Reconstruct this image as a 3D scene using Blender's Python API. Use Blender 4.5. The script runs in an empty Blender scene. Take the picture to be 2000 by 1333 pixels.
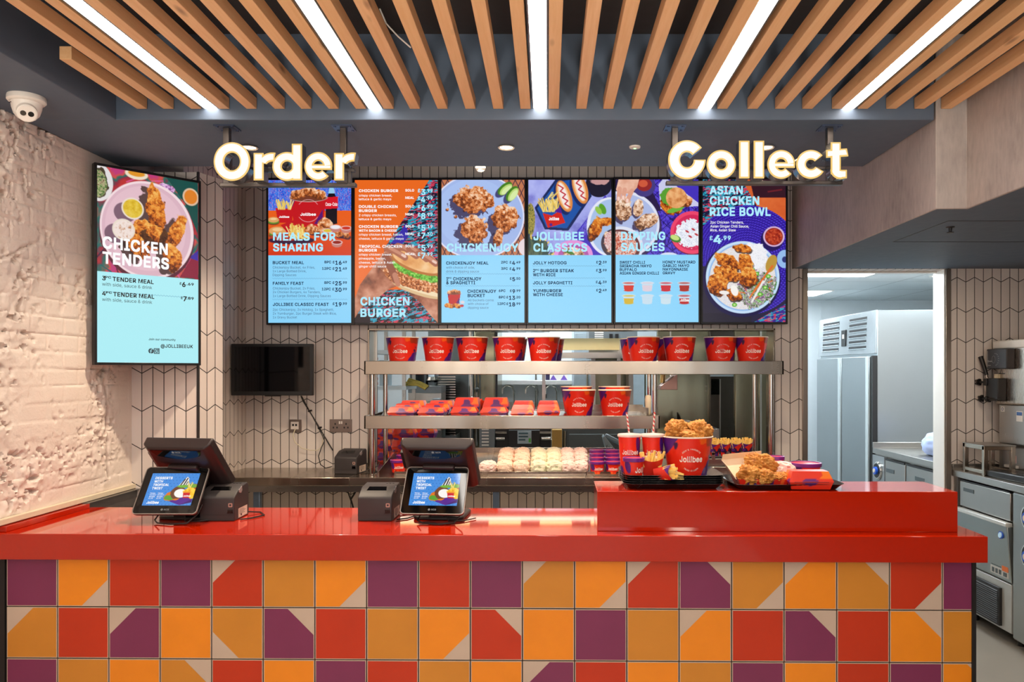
import bpy, bmesh, math, random
import numpy as np
from mathutils import Vector, Matrix, noise as mnoise
R = math.radians
scene = bpy.context.scene
COL = scene.collection
rnd = random.Random(7)

# ------------------------------------------------------------------ camera, world, exposure
F = 1500.0                      # focal length in pixels of the 2000 x 1333 frame
VX, VY, CZ = 1070.0, 728.0, 1.6 # vanishing point and eye height
cam = bpy.data.cameras.new('camera'); cam_o = bpy.data.objects.new('camera', cam); COL.objects.link(cam_o)
cam.sensor_width = 36; cam.lens = F*36/2000
cam.shift_x = (1000-VX)/2000; cam.shift_y = (VY-666.5)/2000
cam.clip_start = .05
cam_o.location = (0, 0, CZ); cam_o.rotation_euler = (R(90), 0, 0)
scene.camera = cam_o
w = bpy.data.worlds.new('world'); scene.world = w; w.use_nodes = True
w.node_tree.nodes['Background'].inputs[0].default_value = (.86, .93, 1, 1)
w.node_tree.nodes['Background'].inputs[1].default_value = 2.2     # daylight outside the shop window
vs = scene.view_settings
scene.display_settings.display_device = 'sRGB'
vs.view_transform = 'Standard'; vs.look = 'None'; vs.exposure = 0.0; vs.gamma = 1.0; vs.use_curve_mapping = False

def lamp(name, typ, loc, energy, col=(1, 1, 1), size=.1, rot=(0, 0, 0), sy=None, spot=None, blend=.6):
    l = bpy.data.lights.new(name, typ); o = bpy.data.objects.new(name, l); COL.objects.link(o)
    l.energy = energy; l.color = col
    if typ == 'AREA':
        l.size = size
        if sy: l.shape = 'RECTANGLE'; l.size_y = sy
    else:
        l.shadow_soft_size = size
        if typ == 'SPOT': l.spot_size = spot or R(100); l.spot_blend = blend
    o.location = loc; o.rotation_euler = rot
    return o
K_STRIP = 17.0; K_DOWN = 120.0; K_DINE = 14.0; K_UP = 170.0; K_KITCHEN = 26.0; K_HEAT = 1.3
WARM = (1, .80, .58)
for lx, ly in ((-1.3, -.6), (0, -.6), (1.3, -.6), (-1.3, -2.2), (0, -2.2), (1.3, -2.2)):      # unseen fill lights added behind the eye to brighten the room
    lamp('dining_fill', 'POINT', (lx, ly, 2.0), K_DINE, (1, .84, .66), .12)
for lx in (-1.1, .1, 1.2): lamp('upward_fill', 'SPOT', (lx, -.9, 1.15), K_UP, (1, .92, .82), .15, rot=(R(90+42), 0, 0), spot=R(62), blend=.5)  # added spots, out of view, that brighten the battens and soffit from below
lamp('grazing_fill', 'SPOT', (-1.92, 2.25, 2.62), 20, (1, .87, .73), .05, rot=(R(38), R(-4), R(6)), spot=R(125), blend=.9)  # unseen spot added to bring out the brick relief

# ------------------------------------------------------------------ colours and materials
def s2l(c):
    c = c/255.0
    return c/12.92 if c <= .04045 else ((c+.055)/1.055)**2.4
def L(*c): return (s2l(c[0]), s2l(c[1]), s2l(c[2]), 1)

class NT:
    def __init__(s, m): s.m = m; s.t = m.node_tree; s.b = s.t.nodes['Principled BSDF']
    def n(s, typ, ins=None, **kw):
        nd = s.t.nodes.new(typ)
        for k, v in kw.items(): setattr(nd, k, v)
        for k, v in (ins or {}).items():
            if hasattr(v, 'is_output'): s.t.links.new(v, nd.inputs[k])
            else: nd.inputs[k].default_value = v
        return nd
    def math(s, op, a, b=0.0, c=0.0):
        return s.n('ShaderNodeMath', {0: a, 1: b, 2: c}, operation=op).outputs[0]
    def mix(s, f, a, b):
        nd = s.n('ShaderNodeMix', {0: f, 6: a, 7: b}, data_type='RGBA'); return nd.outputs[2]
    def ramp(s, f, stops):
        nd = s.n('ShaderNodeValToRGB', {0: f}); e = nd.color_ramp.elements
        while len(e) < len(stops): e.new(.5)
        for el, (p, c) in zip(e, stops): el.position = p; el.color = c
        return nd.outputs[0]
    def noise(s, vec, scale, detail=4, rough=.55):
        return s.n('ShaderNodeTexNoise', {'Vector': vec, 'Scale': scale, 'Detail': detail, 'Roughness': rough}).outputs[0]
    def obj(s, scale=(1, 1, 1)):
        t = s.n('ShaderNodeTexCoord').outputs['Object']
        return s.n('ShaderNodeMapping', {'Vector': t, 'Scale': scale}).outputs[0]
    def link(s, o, name): s.t.links.new(o, s.b.inputs[name])
    def bump(s, h, strength=.3, dist=.01):
        s.link(s.n('ShaderNodeBump', {'Height': h, 'Strength': strength, 'Distance': dist}).outputs[0], 'Normal')

def newmat(name):
    m = bpy.data.materials.new(name); m.use_nodes = True
    return NT(m)
MC = {}
def pbr(name, col, rough=.5, metal=0, var=.12, scale=18, bump=0, coat=0, spec=.5, stretch=(1, 1, 1), emis=None, es=1, trans=0, alpha=1):
    """plain surface with a little procedural tonal variation and optional grain"""
    if name in MC: return MC[name]
    n = newmat(name); c = L(*col) if max(col) > 1.01 or len(col) == 3 else col
    v = n.noise(n.obj(stretch), scale)
    a = tuple(min(1, x*(1-var)) for x in c[:3])+(1,); b = tuple(min(1, x*(1+var)) for x in c[:3])+(1,)
    n.link(n.mix(v, a, b), 'Base Color')
    n.link(n.math('MULTIPLY_ADD', v, rough*.3, rough*.85), 'Roughness')
    n.b.inputs['Metallic'].default_value = metal
    n.b.inputs['Specular IOR Level'].default_value = spec
    n.b.inputs['Coat Weight'].default_value = coat; n.b.inputs['Coat Roughness'].default_value = .05
    n.b.inputs['Transmission Weight'].default_value = trans; n.b.inputs['Alpha'].default_value = alpha
    if bump: n.bump(v, bump, .004)
    if emis: n.b.inputs['Emission Color'].default_value = L(*emis); n.b.inputs['Emission Strength'].default_value = es
    MC[name] = n.m; return n.m
def glow(name, col, strength, sample=True):
    if name in MC: return MC[name]
    n = newmat(name); n.b.inputs['Base Color'].default_value = (.02, .02, .02, 1) if strength < 2 else (.8, .8, .8, 1)
    n.b.inputs['Roughness'].default_value = .4
    n.b.inputs['Emission Color'].default_value = L(*col); n.b.inputs['Emission Strength'].default_value = strength
    if not sample: n.m.cycles.emission_sampling = 'NONE'
    MC[name] = n.m; return n.m
def steel(name, col=(178, 174, 168), rough=.28, stretch=(2, 60, 60), scale=4):
    if name in MC: return MC[name]
    n = newmat(name); v = n.noise(n.obj(stretch), scale, 6, .6); c = L(*col)
    v2 = n.noise(n.obj((1, 1, 1)), 1.7, 3)
    k = n.mix(v2, tuple(x*.92 for x in c[:3])+(1,), tuple(min(1, x*1.06) for x in c[:3])+(1,))
    n.link(k, 'Base Color'); n.b.inputs['Metallic'].default_value = 1; n.b.inputs['Anisotropic'].default_value = .6
    n.link(n.math('MULTIPLY_ADD', v, .10, rough-.04), 'Roughness')
    n.bump(v, .012, .002)
    MC[name] = n.m; return n.m
def soft_steel(name, col, r0=.20, r1=.42):
    """polished steel whose gloss drifts slowly along its length"""
    n = newmat(name); v = n.noise(n.obj((2.6, .05, .05)), 2.4, 2, .5); f = n.noise(n.obj((1.2, 50, 50)), 4, 3)
    n.b.inputs['Base Color'].default_value = L(*col); n.b.inputs['Metallic'].default_value = 1
    n.link(n.math('MULTIPLY_ADD', f, .04, n.math('MULTIPLY_ADD', v, r1-r0, r0)), 'Roughness')
    MC[name] = n.m; return n.m
def attr(name, rough=.5, emissive=False, coat=0, estr=1.0, metal=0):
    """colour comes from the mesh attribute Col (a printed or displayed picture)"""
    if name in MC: return MC[name]
    n = newmat(name); a = n.n('ShaderNodeAttribute', attribute_name='Col').outputs[0]
    if emissive:
        n.b.inputs['Base Color'].default_value = (.01, .01, .012, 1); n.link(a, 'Emission Color')
        n.b.inputs['Emission Strength'].default_value = estr; n.m.cycles.emission_sampling = 'NONE'
    else: n.link(a, 'Base Color')
    n.b.inputs['Roughness'].default_value = rough; n.b.inputs['Coat Weight'].default_value = coat
    n.b.inputs['Coat Roughness'].default_value = .08
    MC[name] = n.m; return n.m
def chevron(name, ux, uy, u0, w=.05836, h=.2017, z0=1.83, amp=.0327):
    """tall chevron tiles: vertical joints every w, zigzag joints every h"""
    if name in MC: return MC[name]
    n = newmat(name); p = n.n('ShaderNodeSeparateXYZ', {0: n.n('ShaderNodeTexCoord').outputs['Object']})
    u = n.math('MULTIPLY_ADD', p.outputs[0], ux/w, -u0/w); u = n.math('MULTIPLY_ADD', p.outputs[1], uy/w, u)
    tri = n.math('PINGPONG', u, 1.0)
    v = n.math('MULTIPLY_ADD', tri, amp/h, n.math('MULTIPLY_ADD', p.outputs[2], 1/h, -z0/h))
    du = n.math('PINGPONG', u, .5); dv = n.math('PINGPONG', v, .5)
    ju = n.math('LESS_THAN', du, .0022/w); jv = n.math('LESS_THAN', dv, .0025/h)
    j = n.math('MAXIMUM', ju, jv)
    cell = n.n('ShaderNodeTexWhiteNoise', {'Vector': n.n('ShaderNodeCombineXYZ', {0: n.math('FLOOR', u), 1: n.math('FLOOR', v)}).outputs[0]}).outputs[0]
    tile = n.mix(cell, L(209, 199, 192), L(218, 209, 202))
    n.link(n.mix(j, tile, L(46, 42, 42)), 'Base Color')
    n.link(n.math('MULTIPLY_ADD', j, .5, .3), 'Roughness')
    su = n.n('ShaderNodeMapRange', {0: du, 1: .0015/w, 2: .004/w}).outputs[0]; sv = n.n('ShaderNodeMapRange', {0: dv, 1: .0015/h, 2: .004/h}).outputs[0]
    n.bump(n.math('MINIMUM', su, sv), .6, .002)
    MC[name] = n.m; return n.m

# ------------------------------------------------------------------ mesh builder
class MB:
    def __init__(s): s.v = []; s.f = []; s.m = []; s.M = Matrix.Identity(4); s.c = None
    def add(s, vs_, fs, m=0):
        k = len(s.v); s.v += [tuple(s.M @ Vector(p)) for p in vs_]
        s.f += [tuple(i+k for i in f) for f in fs]; s.m += [m]*len(fs); return s
    def box(s, x0, x1, y0, y1, z0, z1, m=0):
        return s.hexa([(x0, y0, z0), (x1, y0, z0), (x1, y1, z0), (x0, y1, z0), (x0, y0, z1), (x1, y0, z1), (x1, y1, z1), (x0, y1, z1)], m)
    def hexa(s, p, m=0):
        return s.add(p, [(0, 3, 2, 1), (4, 5, 6, 7), (0, 1, 5, 4), (1, 2, 6, 5), (2, 3, 7, 6), (3, 0, 4, 7)], m)
    def quad(s, a, b, c, d, m=0): return s.add([a, b, c, d], [(0, 1, 2, 3)], m)
    def prism(s, poly, y0, y1, m=0):
        """polygon in x,z pushed from y0 to y1"""
        n = len(poly); A = [(x, y0, z) for x, z in poly]+[(x, y1, z) for x, z in poly]
        fs = [tuple(range(n)), tuple(range(2*n-1, n-1, -1))]+[(i+n, (i+1) % n+n, (i+1) % n, i) for i in range(n)]
        return s.add(A, fs, m)
    def prismx(s, poly, x0, x1, m=0):
        """polygon in y,z pushed from x0 to x1"""
        n = len(poly); A = [(x0, y, z) for y, z in poly]+[(x1, y, z) for y, z in poly]
        fs = [tuple(range(n-1, -1, -1)), tuple(range(n, 2*n))]+[(i, (i+1) % n, (i+1) % n+n, i+n) for i in range(n)]
        return s.add(A, fs, m)
    def prismz(s, poly, z0, z1, m=0):
        n = len(poly); A = [(x, y, z0) for x, y in poly]+[(x, y, z1) for x, y in poly]
        fs = [tuple(range(n-1, -1, -1)), tuple(range(n, 2*n))]+[(i, (i+1) % n, (i+1) % n+n, i+n) for i in range(n)]
        return s.add(A, fs, m)
    def lathe(s, prof, n=32, c=(0, 0, 0), m=0, sq=1.0, cap=True):
        k = len(prof); A = []
        for i in range(n):
            a = 2*math.pi*i/n
            A += [(c[0]+r*math.cos(a), c[1]+r*math.sin(a)*sq, c[2]+z) for r, z in prof]
        fs = []
        for i in range(n):
            j = (i+1) % n
            for q in range(k-1):
                fs.append((i*k+q, j*k+q, j*k+q+1, i*k+q+1))
        if cap and prof[0][0] > 1e-6: fs.append(tuple(i*k for i in range(n-1, -1, -1)))
        if cap and prof[-1][0] > 1e-6: fs.append(tuple(i*k+k-1 for i in range(n)))
        return s.add(A, fs, m)
    def cyl(s, a, b, r, r2=None, n=16, m=0):
        return s.tube([a, b], r, n, m, r2)
    def tube(s, pts, r, n=8, m=0, r2=None):
        pts = [Vector(p) for p in pts]; A = []; up = None
        for i, p in enumerate(pts):
            d = (pts[min(i+1, len(pts)-1)]-pts[max(i-1, 0)]).normalized()
            if up is None:
                up = Vector((0, 0, 1)) if abs(d.z) < .9 else Vector((1, 0, 0))
            x = d.cross(up).normalized(); up = x.cross(d).normalized()
            rr = r if r2 is None else r+(r2-r)*i/(len(pts)-1)
            for q in range(n):
                t = 2*math.pi*q/n; A.append(tuple(p+x*(rr*math.cos(t))+up*(rr*math.sin(t))))
        fs = [(i*n+q, i*n+(q+1) % n, (i+1)*n+(q+1) % n, (i+1)*n+q) for i in range(len(pts)-1) for q in range(n)]
        fs += [tuple(range(n-1, -1, -1)), tuple(range((len(pts)-1)*n, len(pts)*n))]
        return s.add(A, fs, m)
    def build(s, name, mats, parent=None, bevel=0, smooth=True, seg=2, angle=40):
        me = bpy.data.meshes.new(name); me.from_pydata(s.v, [], s.f)
        if not isinstance(mats, (list, tuple)): mats = [mats]
        for m in mats: me.materials.append(m)
        if len(mats) > 1: me.polygons.foreach_set('material_index', s.m)
        if s.c is not None:
            a = me.color_attributes.new('Col', 'FLOAT_COLOR', 'POINT'); a.data.foreach_set('color', np.asarray(s.c, dtype=np.float32).ravel())
        bm = bmesh.new(); bm.from_mesh(me); bmesh.ops.recalc_face_normals(bm, faces=bm.faces); bm.to_mesh(me); bm.free()
        if smooth:
            me.polygons.foreach_set('use_smooth', [True]*len(me.polygons)); me.set_sharp_from_angle(angle=R(angle))
        o = bpy.data.objects.new(name, me); COL.objects.link(o)
        if parent is not None: o.parent = parent
        if bevel:
            b = o.modifiers.new('bevel', 'BEVEL'); b.width = bevel; b.segments = seg; b.limit_method = 'ANGLE'; b.angle_limit = R(35); b.harden_normals = False
        return o

def tag(o, label, cat, group=None):
    o['label'] = label; o['category'] = cat
    if group: o['group'] = group
    return o
def thing(name, label, cat, loc=(0, 0, 0), rot=0, group=None):
    o = bpy.data.objects.new(name, None); COL.objects.link(o); o.empty_display_size = .05
    o.location = loc; o.rotation_euler = (0, 0, rot) if not isinstance(rot, tuple) else rot
    return tag(o, label, cat, group)
def struct(o):
    o['kind'] = 'structure'; return o
KIDS = {}
def kids(o): return [c for c in COL.objects if c.parent is o]
def dup(root, loc, rot=None, label=None, group=None, scale=None):
    r = root.copy(); COL.objects.link(r); r.location = loc
    if rot is not None: r.rotation_euler = (0, 0, rot) if not isinstance(rot, tuple) else rot
    if scale is not None: r.scale = scale
    if label: r['label'] = label
    if group: r['group'] = group
    if root.name not in KIDS: KIDS[root.name] = [(c, kids(c)) for c in kids(root)]
    for c, gs in KIDS[root.name]:
        d = c.copy(); COL.objects.link(d); d.parent = r
        for g in gs:
            e = g.copy(); COL.objects.link(e); e.parent = d
    return r
def W(px, py, Y): return Vector(((px-VX)*Y/F, Y, CZ+(VY-py)*Y/F))
def wx(px, Y): return (px-VX)*Y/F
def wz(py, Y): return CZ+(VY-py)*Y/F
ORD = ['first', 'second', 'third', 'fourth', 'fifth', 'sixth', 'seventh', 'eighth', 'ninth', 'tenth']

# ------------------------------------------------------------------ lettering
from mathutils.geometry import tessellate_polygon, interpolate_bezier
try: FONT = bpy.data.fonts.load(bpy.utils.system_resource('DATAFILES')+'/fonts/Inter.woff2')
except Exception: FONT = None
def contours(body):
    cu = bpy.data.curves.new('t', 'FONT'); cu.body = body; cu.size = 1.0
    if FONT: cu.font = FONT
    o = bpy.data.objects.new('t', cu); COL.objects.link(o)
    c = o.to_curve(bpy.context.evaluated_depsgraph_get()); out = []
    for sp in c.splines:
        P = sp.bezier_points; q = []
        for k in range(len(P)):
            a, b = P[k], P[(k+1) % len(P)]
            straight = (a.handle_right-a.co).length < 1e-5 and (b.handle_left-b.co).length < 1e-5
            d1 = (b.co-a.co); 
            if not straight and d1.length > 1e-6:
                n1 = Vector((-d1.y, d1.x, 0)).normalized(); straight = abs((a.handle_right-a.co).dot(n1)) < 1e-4 and abs((b.handle_left-a.co).dot(n1)) < 1e-4
            q += [a.co.copy()] if straight else interpolate_bezier(a.co, a.handle_right, b.handle_left, b.co, 5)[:-1]
        r = []
        for p in q:
            if not r or (p-r[-1]).length > 1e-4: r.append(Vector((p.x, p.y, 0)))
        if len(r) > 2 and (r[0]-r[-1]).length < 1e-4: r.pop()
        if len(r) > 2: out.append(r)
    o.to_curve_clear(); bpy.data.objects.remove(o); bpy.data.curves.remove(cu)
    return out
def area2(c): return sum(c[i].x*c[(i+1) % len(c)].y-c[(i+1) % len(c)].x*c[i].y for i in range(len(c)))
def inside(p, c):
    k = False
    for i in range(len(c)):
        a, b = c[i], c[(i+1) % len(c)]
        if (a.y > p.y) != (b.y > p.y) and p.x < (b.x-a.x)*(p.y-a.y)/(b.y-a.y)+a.x: k = not k
    return k
_I = contours('I'); IB = min(p.x for p in _I[0]); CAP = max(p.y for p in contours('H')[0])
GC, AC, TC = {}, {}, {}
def glyph(ch):
    if ch not in GC:
        cs = contours(ch+'I'); AC[ch] = min(p.x for p in cs[-1])-IB; GC[ch] = cs[:-1]
    return GC[ch]
def text2d(s, bold=0.0, spacing=1.0, shear=0.0):
    """one line of writing as flat triangles; cap height 1, starts at x=0"""
    key = (s, bold, spacing)
    if key in TC: return TC[key]
    V, Fs, x = [], [], 0.0; d = bold*1.2*CAP
    for ch in s:
        cs = glyph(ch)
        if cs:
            big = max(cs, key=lambda c: abs(area2(c))); sg = 1 if area2(big) > 0 else -1
            outs = [c for c in cs if area2(c)*sg > 0]; hol = [c for c in cs if area2(c)*sg < 0]
            for o in outs:
                loops = [o]+[h for h in hol if inside(h[0], o)]; T3 = [tuple(t) for t in tessellate_polygon(loops)]
                for dx, dy in (((-d, -d), (d, -d), (d, d), (-d, d)) if d else ((0, 0),)):      # heavier weight: the outline laid down four times
                    k = len(V); V += [(p.x+x+dx, p.y+dy) for l in loops for p in l]; Fs += [tuple(i+k for i in t) for t in T3]
        x += (AC[ch]+d*1.3)*spacing
    V = np.array(V).reshape(-1, 2)
    if len(V): V[:, 0] -= V[:, 0].min(); V /= CAP
    TC[key] = (V, Fs); return TC[key]
def textw(s, bold=0.0, spacing=1.0): return float(text2d(s, bold, spacing)[0][:, 0].max())

# ------------------------------------------------------------------ numpy picture painter (for the pictures shown on screens and cartons)
def vn(x, y, seed):
    g = np.random.RandomState(seed).rand(64, 64)
    xi = np.floor(x).astype(int); yi = np.floor(y).astype(int); fx = x-xi; fy = y-yi
    fx = fx*fx*(3-2*fx); fy = fy*fy*(3-2*fy)
    a = g[yi % 64, xi % 64]; b = g[yi % 64, (xi+1) % 64]; c = g[(yi+1) % 64, xi % 64]; d = g[(yi+1) % 64, (xi+1) % 64]
    return (a*(1-fx)+b*fx)*(1-fy)+(c*(1-fx)+d*fx)*fy
def fbm(x, y, seed, o=4):
    t = 0; k = .5
    for i in range(o): t = t+k*vn(x, y, seed+i); x = x*2.03+7.1; y = y*2.03+3.7; k *= .5
    return t/(1-.5**o)
class Paint:
    def __init__(s, w, h, bg, res=1.25):
        s.w, s.h = w, h; s.nx, s.ny = int(w*res)+1, int(h*res)+1
        s.X, s.Y = np.meshgrid(np.linspace(0, w, s.nx), np.linspace(0, h, s.ny)); s.a = np.zeros((s.ny, s.nx, 3)); s.a[:] = np.array(bg)/255.
        s.res = res
    def put(s, m, c):
        c = np.array(c)/255. if not isinstance(c, np.ndarray) else c
        m = m[..., None]; s.a[:] = s.a*(1-m)+c*m
    def rect(s, x0, y0, x1, y1, c): s.put(((s.X >= x0) & (s.X <= x1) & (s.Y >= y0) & (s.Y <= y1)).astype(float), c)
    def emask(s, cx, cy, rx, ry, rot=0, wob=0, seed=1, soft=1.0, ws=.12):
        a = R(rot); dx, dy = s.X-cx, s.Y-cy; x = dx*math.cos(a)+dy*math.sin(a); y = -dx*math.sin(a)+dy*math.cos(a)
        d = np.sqrt((x/rx)**2+(y/ry)**2)
        if wob: d = d+wob*(fbm(s.X*ws+seed, s.Y*ws, seed, 3)-.5)*2
        return np.clip((1-d)*min(rx, ry)/soft+.5, 0, 1)
    def ell(s, cx, cy, rx, ry, c, rot=0, wob=0, seed=1): s.put(s.emask(cx, cy, rx, ry, rot, wob, seed), c)
    def pmask(s, pts):
        m = np.zeros(s.X.shape, bool); n = len(pts)
        for i in range(n):
            (x0, y0), (x1, y1) = pts[i], pts[(i+1) % n]
            if y0 == y1: continue
            c = ((s.Y < y0) != (s.Y < y1)) & (s.X < (x1-x0)*(s.Y-y0)/(y1-y0)+x0); m ^= c
        return m.astype(float)
    def poly(s, pts, c): s.put(s.pmask(pts), c)
    def line(s, pts, wd, c):
        m = np.zeros(s.X.shape)
        for (x0, y0), (x1, y1) in zip(pts, pts[1:]):
            dx, dy = x1-x0, y1-y0; l = dx*dx+dy*dy+1e-9
            t = np.clip(((s.X-x0)*dx+(s.Y-y0)*dy)/l, 0, 1)
            m = np.maximum(m, np.clip(wd/2-np.hypot(s.X-x0-t*dx, s.Y-y0-t*dy)+.5, 0, 1))
        s.put(m, c)
    def tex(s, m, cols, sc, seed, sx=1., sy=1., gain=1.6):
        """fill mask with a mottled mix of three or more colours"""
        f = np.clip((fbm(s.X*sc*sx, s.Y*sc*sy, seed, 4)-.5)*gain+.5, 0, .999)*(len(cols)-1)
        i = f.astype(int); t = (f-i)[..., None]; C = np.array(cols)/255.
        s.put(m, C[i]*(1-t)+C[np.minimum(i+1, len(cols)-1)]*t)
    def chicken(s, cx, cy, rx, ry, rot=0, seed=1, pal=0, sh=None, wob=.3, sc=.33):
        if sh: s.put(s.emask(cx+sh[0], cy+sh[1], rx, ry, rot, wob, seed)*.75, (45, 30, 60) if pal != 1 else (40, 20, 15))
        P = [[(95, 45, 22), (160, 80, 35), (215, 125, 65), (240, 175, 125), (250, 215, 185)],
             [(90, 35, 8), (165, 75, 15), (215, 115, 30), (235, 150, 55), (245, 185, 95)],
             [(90, 60, 45), (170, 115, 80), (225, 180, 145), (245, 215, 190), (255, 240, 225)]][pal]
        a = R(rot); f = fbm(s.X*sc*.62, s.Y*sc*.62, seed+20, 4); g = np.abs(fbm(s.X*sc*.5+5, s.Y*sc*.5, seed+31, 3)-.5)*2
        v = np.clip((f-.5)*1.5+.55-.35*(s.Y-cy)/max(rx, ry)+.12*(s.X-cx)/max(rx, ry)-.30*(g < .10), 0, .999)*(len(P)-1)
        i = v.astype(int); t = (v-i)[..., None]; C = np.array(P)/255.
        s.put(s.emask(cx, cy, rx, ry, rot, wob, seed), C[i]*(1-t)+C[np.minimum(i+1, len(P)-1)]*t)
    def fries(s, cx, cy, wd, ht, n, seed, ang=0, spread=25):
        r = random.Random(seed)
        for i in range(n):
            x = cx+(r.random()-.5)*wd; a = R(ang+(r.random()-.5)*2*spread); l = ht*(.6+.5*r.random())
            k = r.random()
            s.line([(x, cy), (x+math.sin(a)*l, cy-math.cos(a)*l)], max(1.6, wd*.07), (225+30*k, 185+45*k, 75+75*k))
    def zig(s, x0, x1, y, c, a=.8, st=2.4):
        pts = []; x = x0; k = 0
        while x < x1: pts.append((x, y+(a if k % 2 else -a))); x += st; k += 1
        s.line(pts, .35, c)
    def build(s, name, w, h, parent, mat, y=0.0):
        """the picture as a finely divided flat sheet in x,z; upper left corner at (-w/2, h)"""
        nx, ny = s.nx, s.ny
        xs = np.linspace(-w/2, w/2, nx); zs = np.linspace(h, 0, ny); gx, gz = np.meshgrid(xs, zs)
        V = np.stack([gx, np.full_like(gx, y), gz], -1).reshape(-1, 3).astype(np.float32)
        i = (np.arange(ny-1)[:, None]*nx+np.arange(nx-1)[None]).ravel()
        q = np.stack([i, i+nx, i+nx+1, i+1], -1).astype(np.int32)
        me = bpy.data.meshes.new(name); me.vertices.add(len(V)); me.vertices.foreach_set('co', V.ravel())
        me.loops.add(q.size); me.loops.foreach_set('vertex_index', q.ravel())
        me.polygons.add(len(q)); me.polygons.foreach_set('loop_start', np.arange(0, q.size, 4, dtype=np.int32))
        me.update(calc_edges=True)
        a = np.clip(s.a, 0, 1); lin = np.where(a <= .04045, a/12.92, ((a+.055)/1.055)**2.4)
        ca = me.color_attributes.new('Col', 'FLOAT_COLOR', 'POINT')
        ca.data.foreach_set('color', np.concatenate([lin, np.ones(a.shape[:2]+(1,))], -1).astype(np.float32).ravel())
        me.materials.append(mat); o = bpy.data.objects.new(name, me); COL.objects.link(o); o.parent = parent
        return o
# ------------------------------------------------------------------ materials used widely
M_SLATE = pbr('slate_paint', (84, 98, 116), .6, var=.05)
M_VOID = pbr('void_paint', (58, 57, 58), .7, var=.08)
M_STEEL = steel('brushed_steel'); M_STEELV = steel('brushed_steel_upright', stretch=(60, 60, 2))
M_STEELW = soft_steel('warm_steel', (168, 156, 142), .09, .34)
M_CHROME = pbr('chrome', (205, 200, 192), .14, 1, var=.04)
M_BLACK = pbr('black_plastic', (24, 23, 24), .42, var=.15)
M_BLACKG = pbr('black_glass', (6, 6, 7), .06, var=.1)
M_WHITE = pbr('white_plastic', (228, 222, 214), .4, var=.03)
M_RED = pbr('red_quartz', (178, 32, 3), .07, var=.06, scale=60, spec=.55, coat=.3)
M_DARKTRIM = pbr('black_trim', (26, 24, 25), .4)
M_CEILW = pbr('white_ceiling_board', (226, 232, 234), .7, var=.03)
M_HYG = pbr('white_hygienic_wall', (214, 222, 226), .35, var=.03)

# ------------------------------------------------------------------ floor
n = newmat('floor_tile'); v = n.obj((1, 1, 1))
br = n.n('ShaderNodeTexBrick', {'Vector': v, 'Scale': 1.0, 'Brick Width': .6, 'Row Height': .6, 'Mortar Size': .004, 'Color1': L(196, 190, 180), 'Color2': L(202, 196, 187), 'Mortar': L(130, 126, 120)}, offset=0.0)
n.link(n.mix(n.math('MULTIPLY', n.noise(v, 3.5, 6), .55), br.outputs[0], L(126, 120, 112)), 'Base Color'); n.b.inputs['Roughness'].default_value = .45
b = MB(); b.box(-3.2, 1.74, -4.2, 5.1, -.1, 0); struct(b.build('floor', n.m))
b = MB(); b.box(1.74, 4.6, -4.2, 5.1, -.1, 0); b.box(-3.2, 4.6, 5.1, 9.3, -.1, 0); struct(b.build('floor_kitchen', pbr('grey_kitchen_floor', (132, 126, 117), .5, var=.16, scale=5)))

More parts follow.
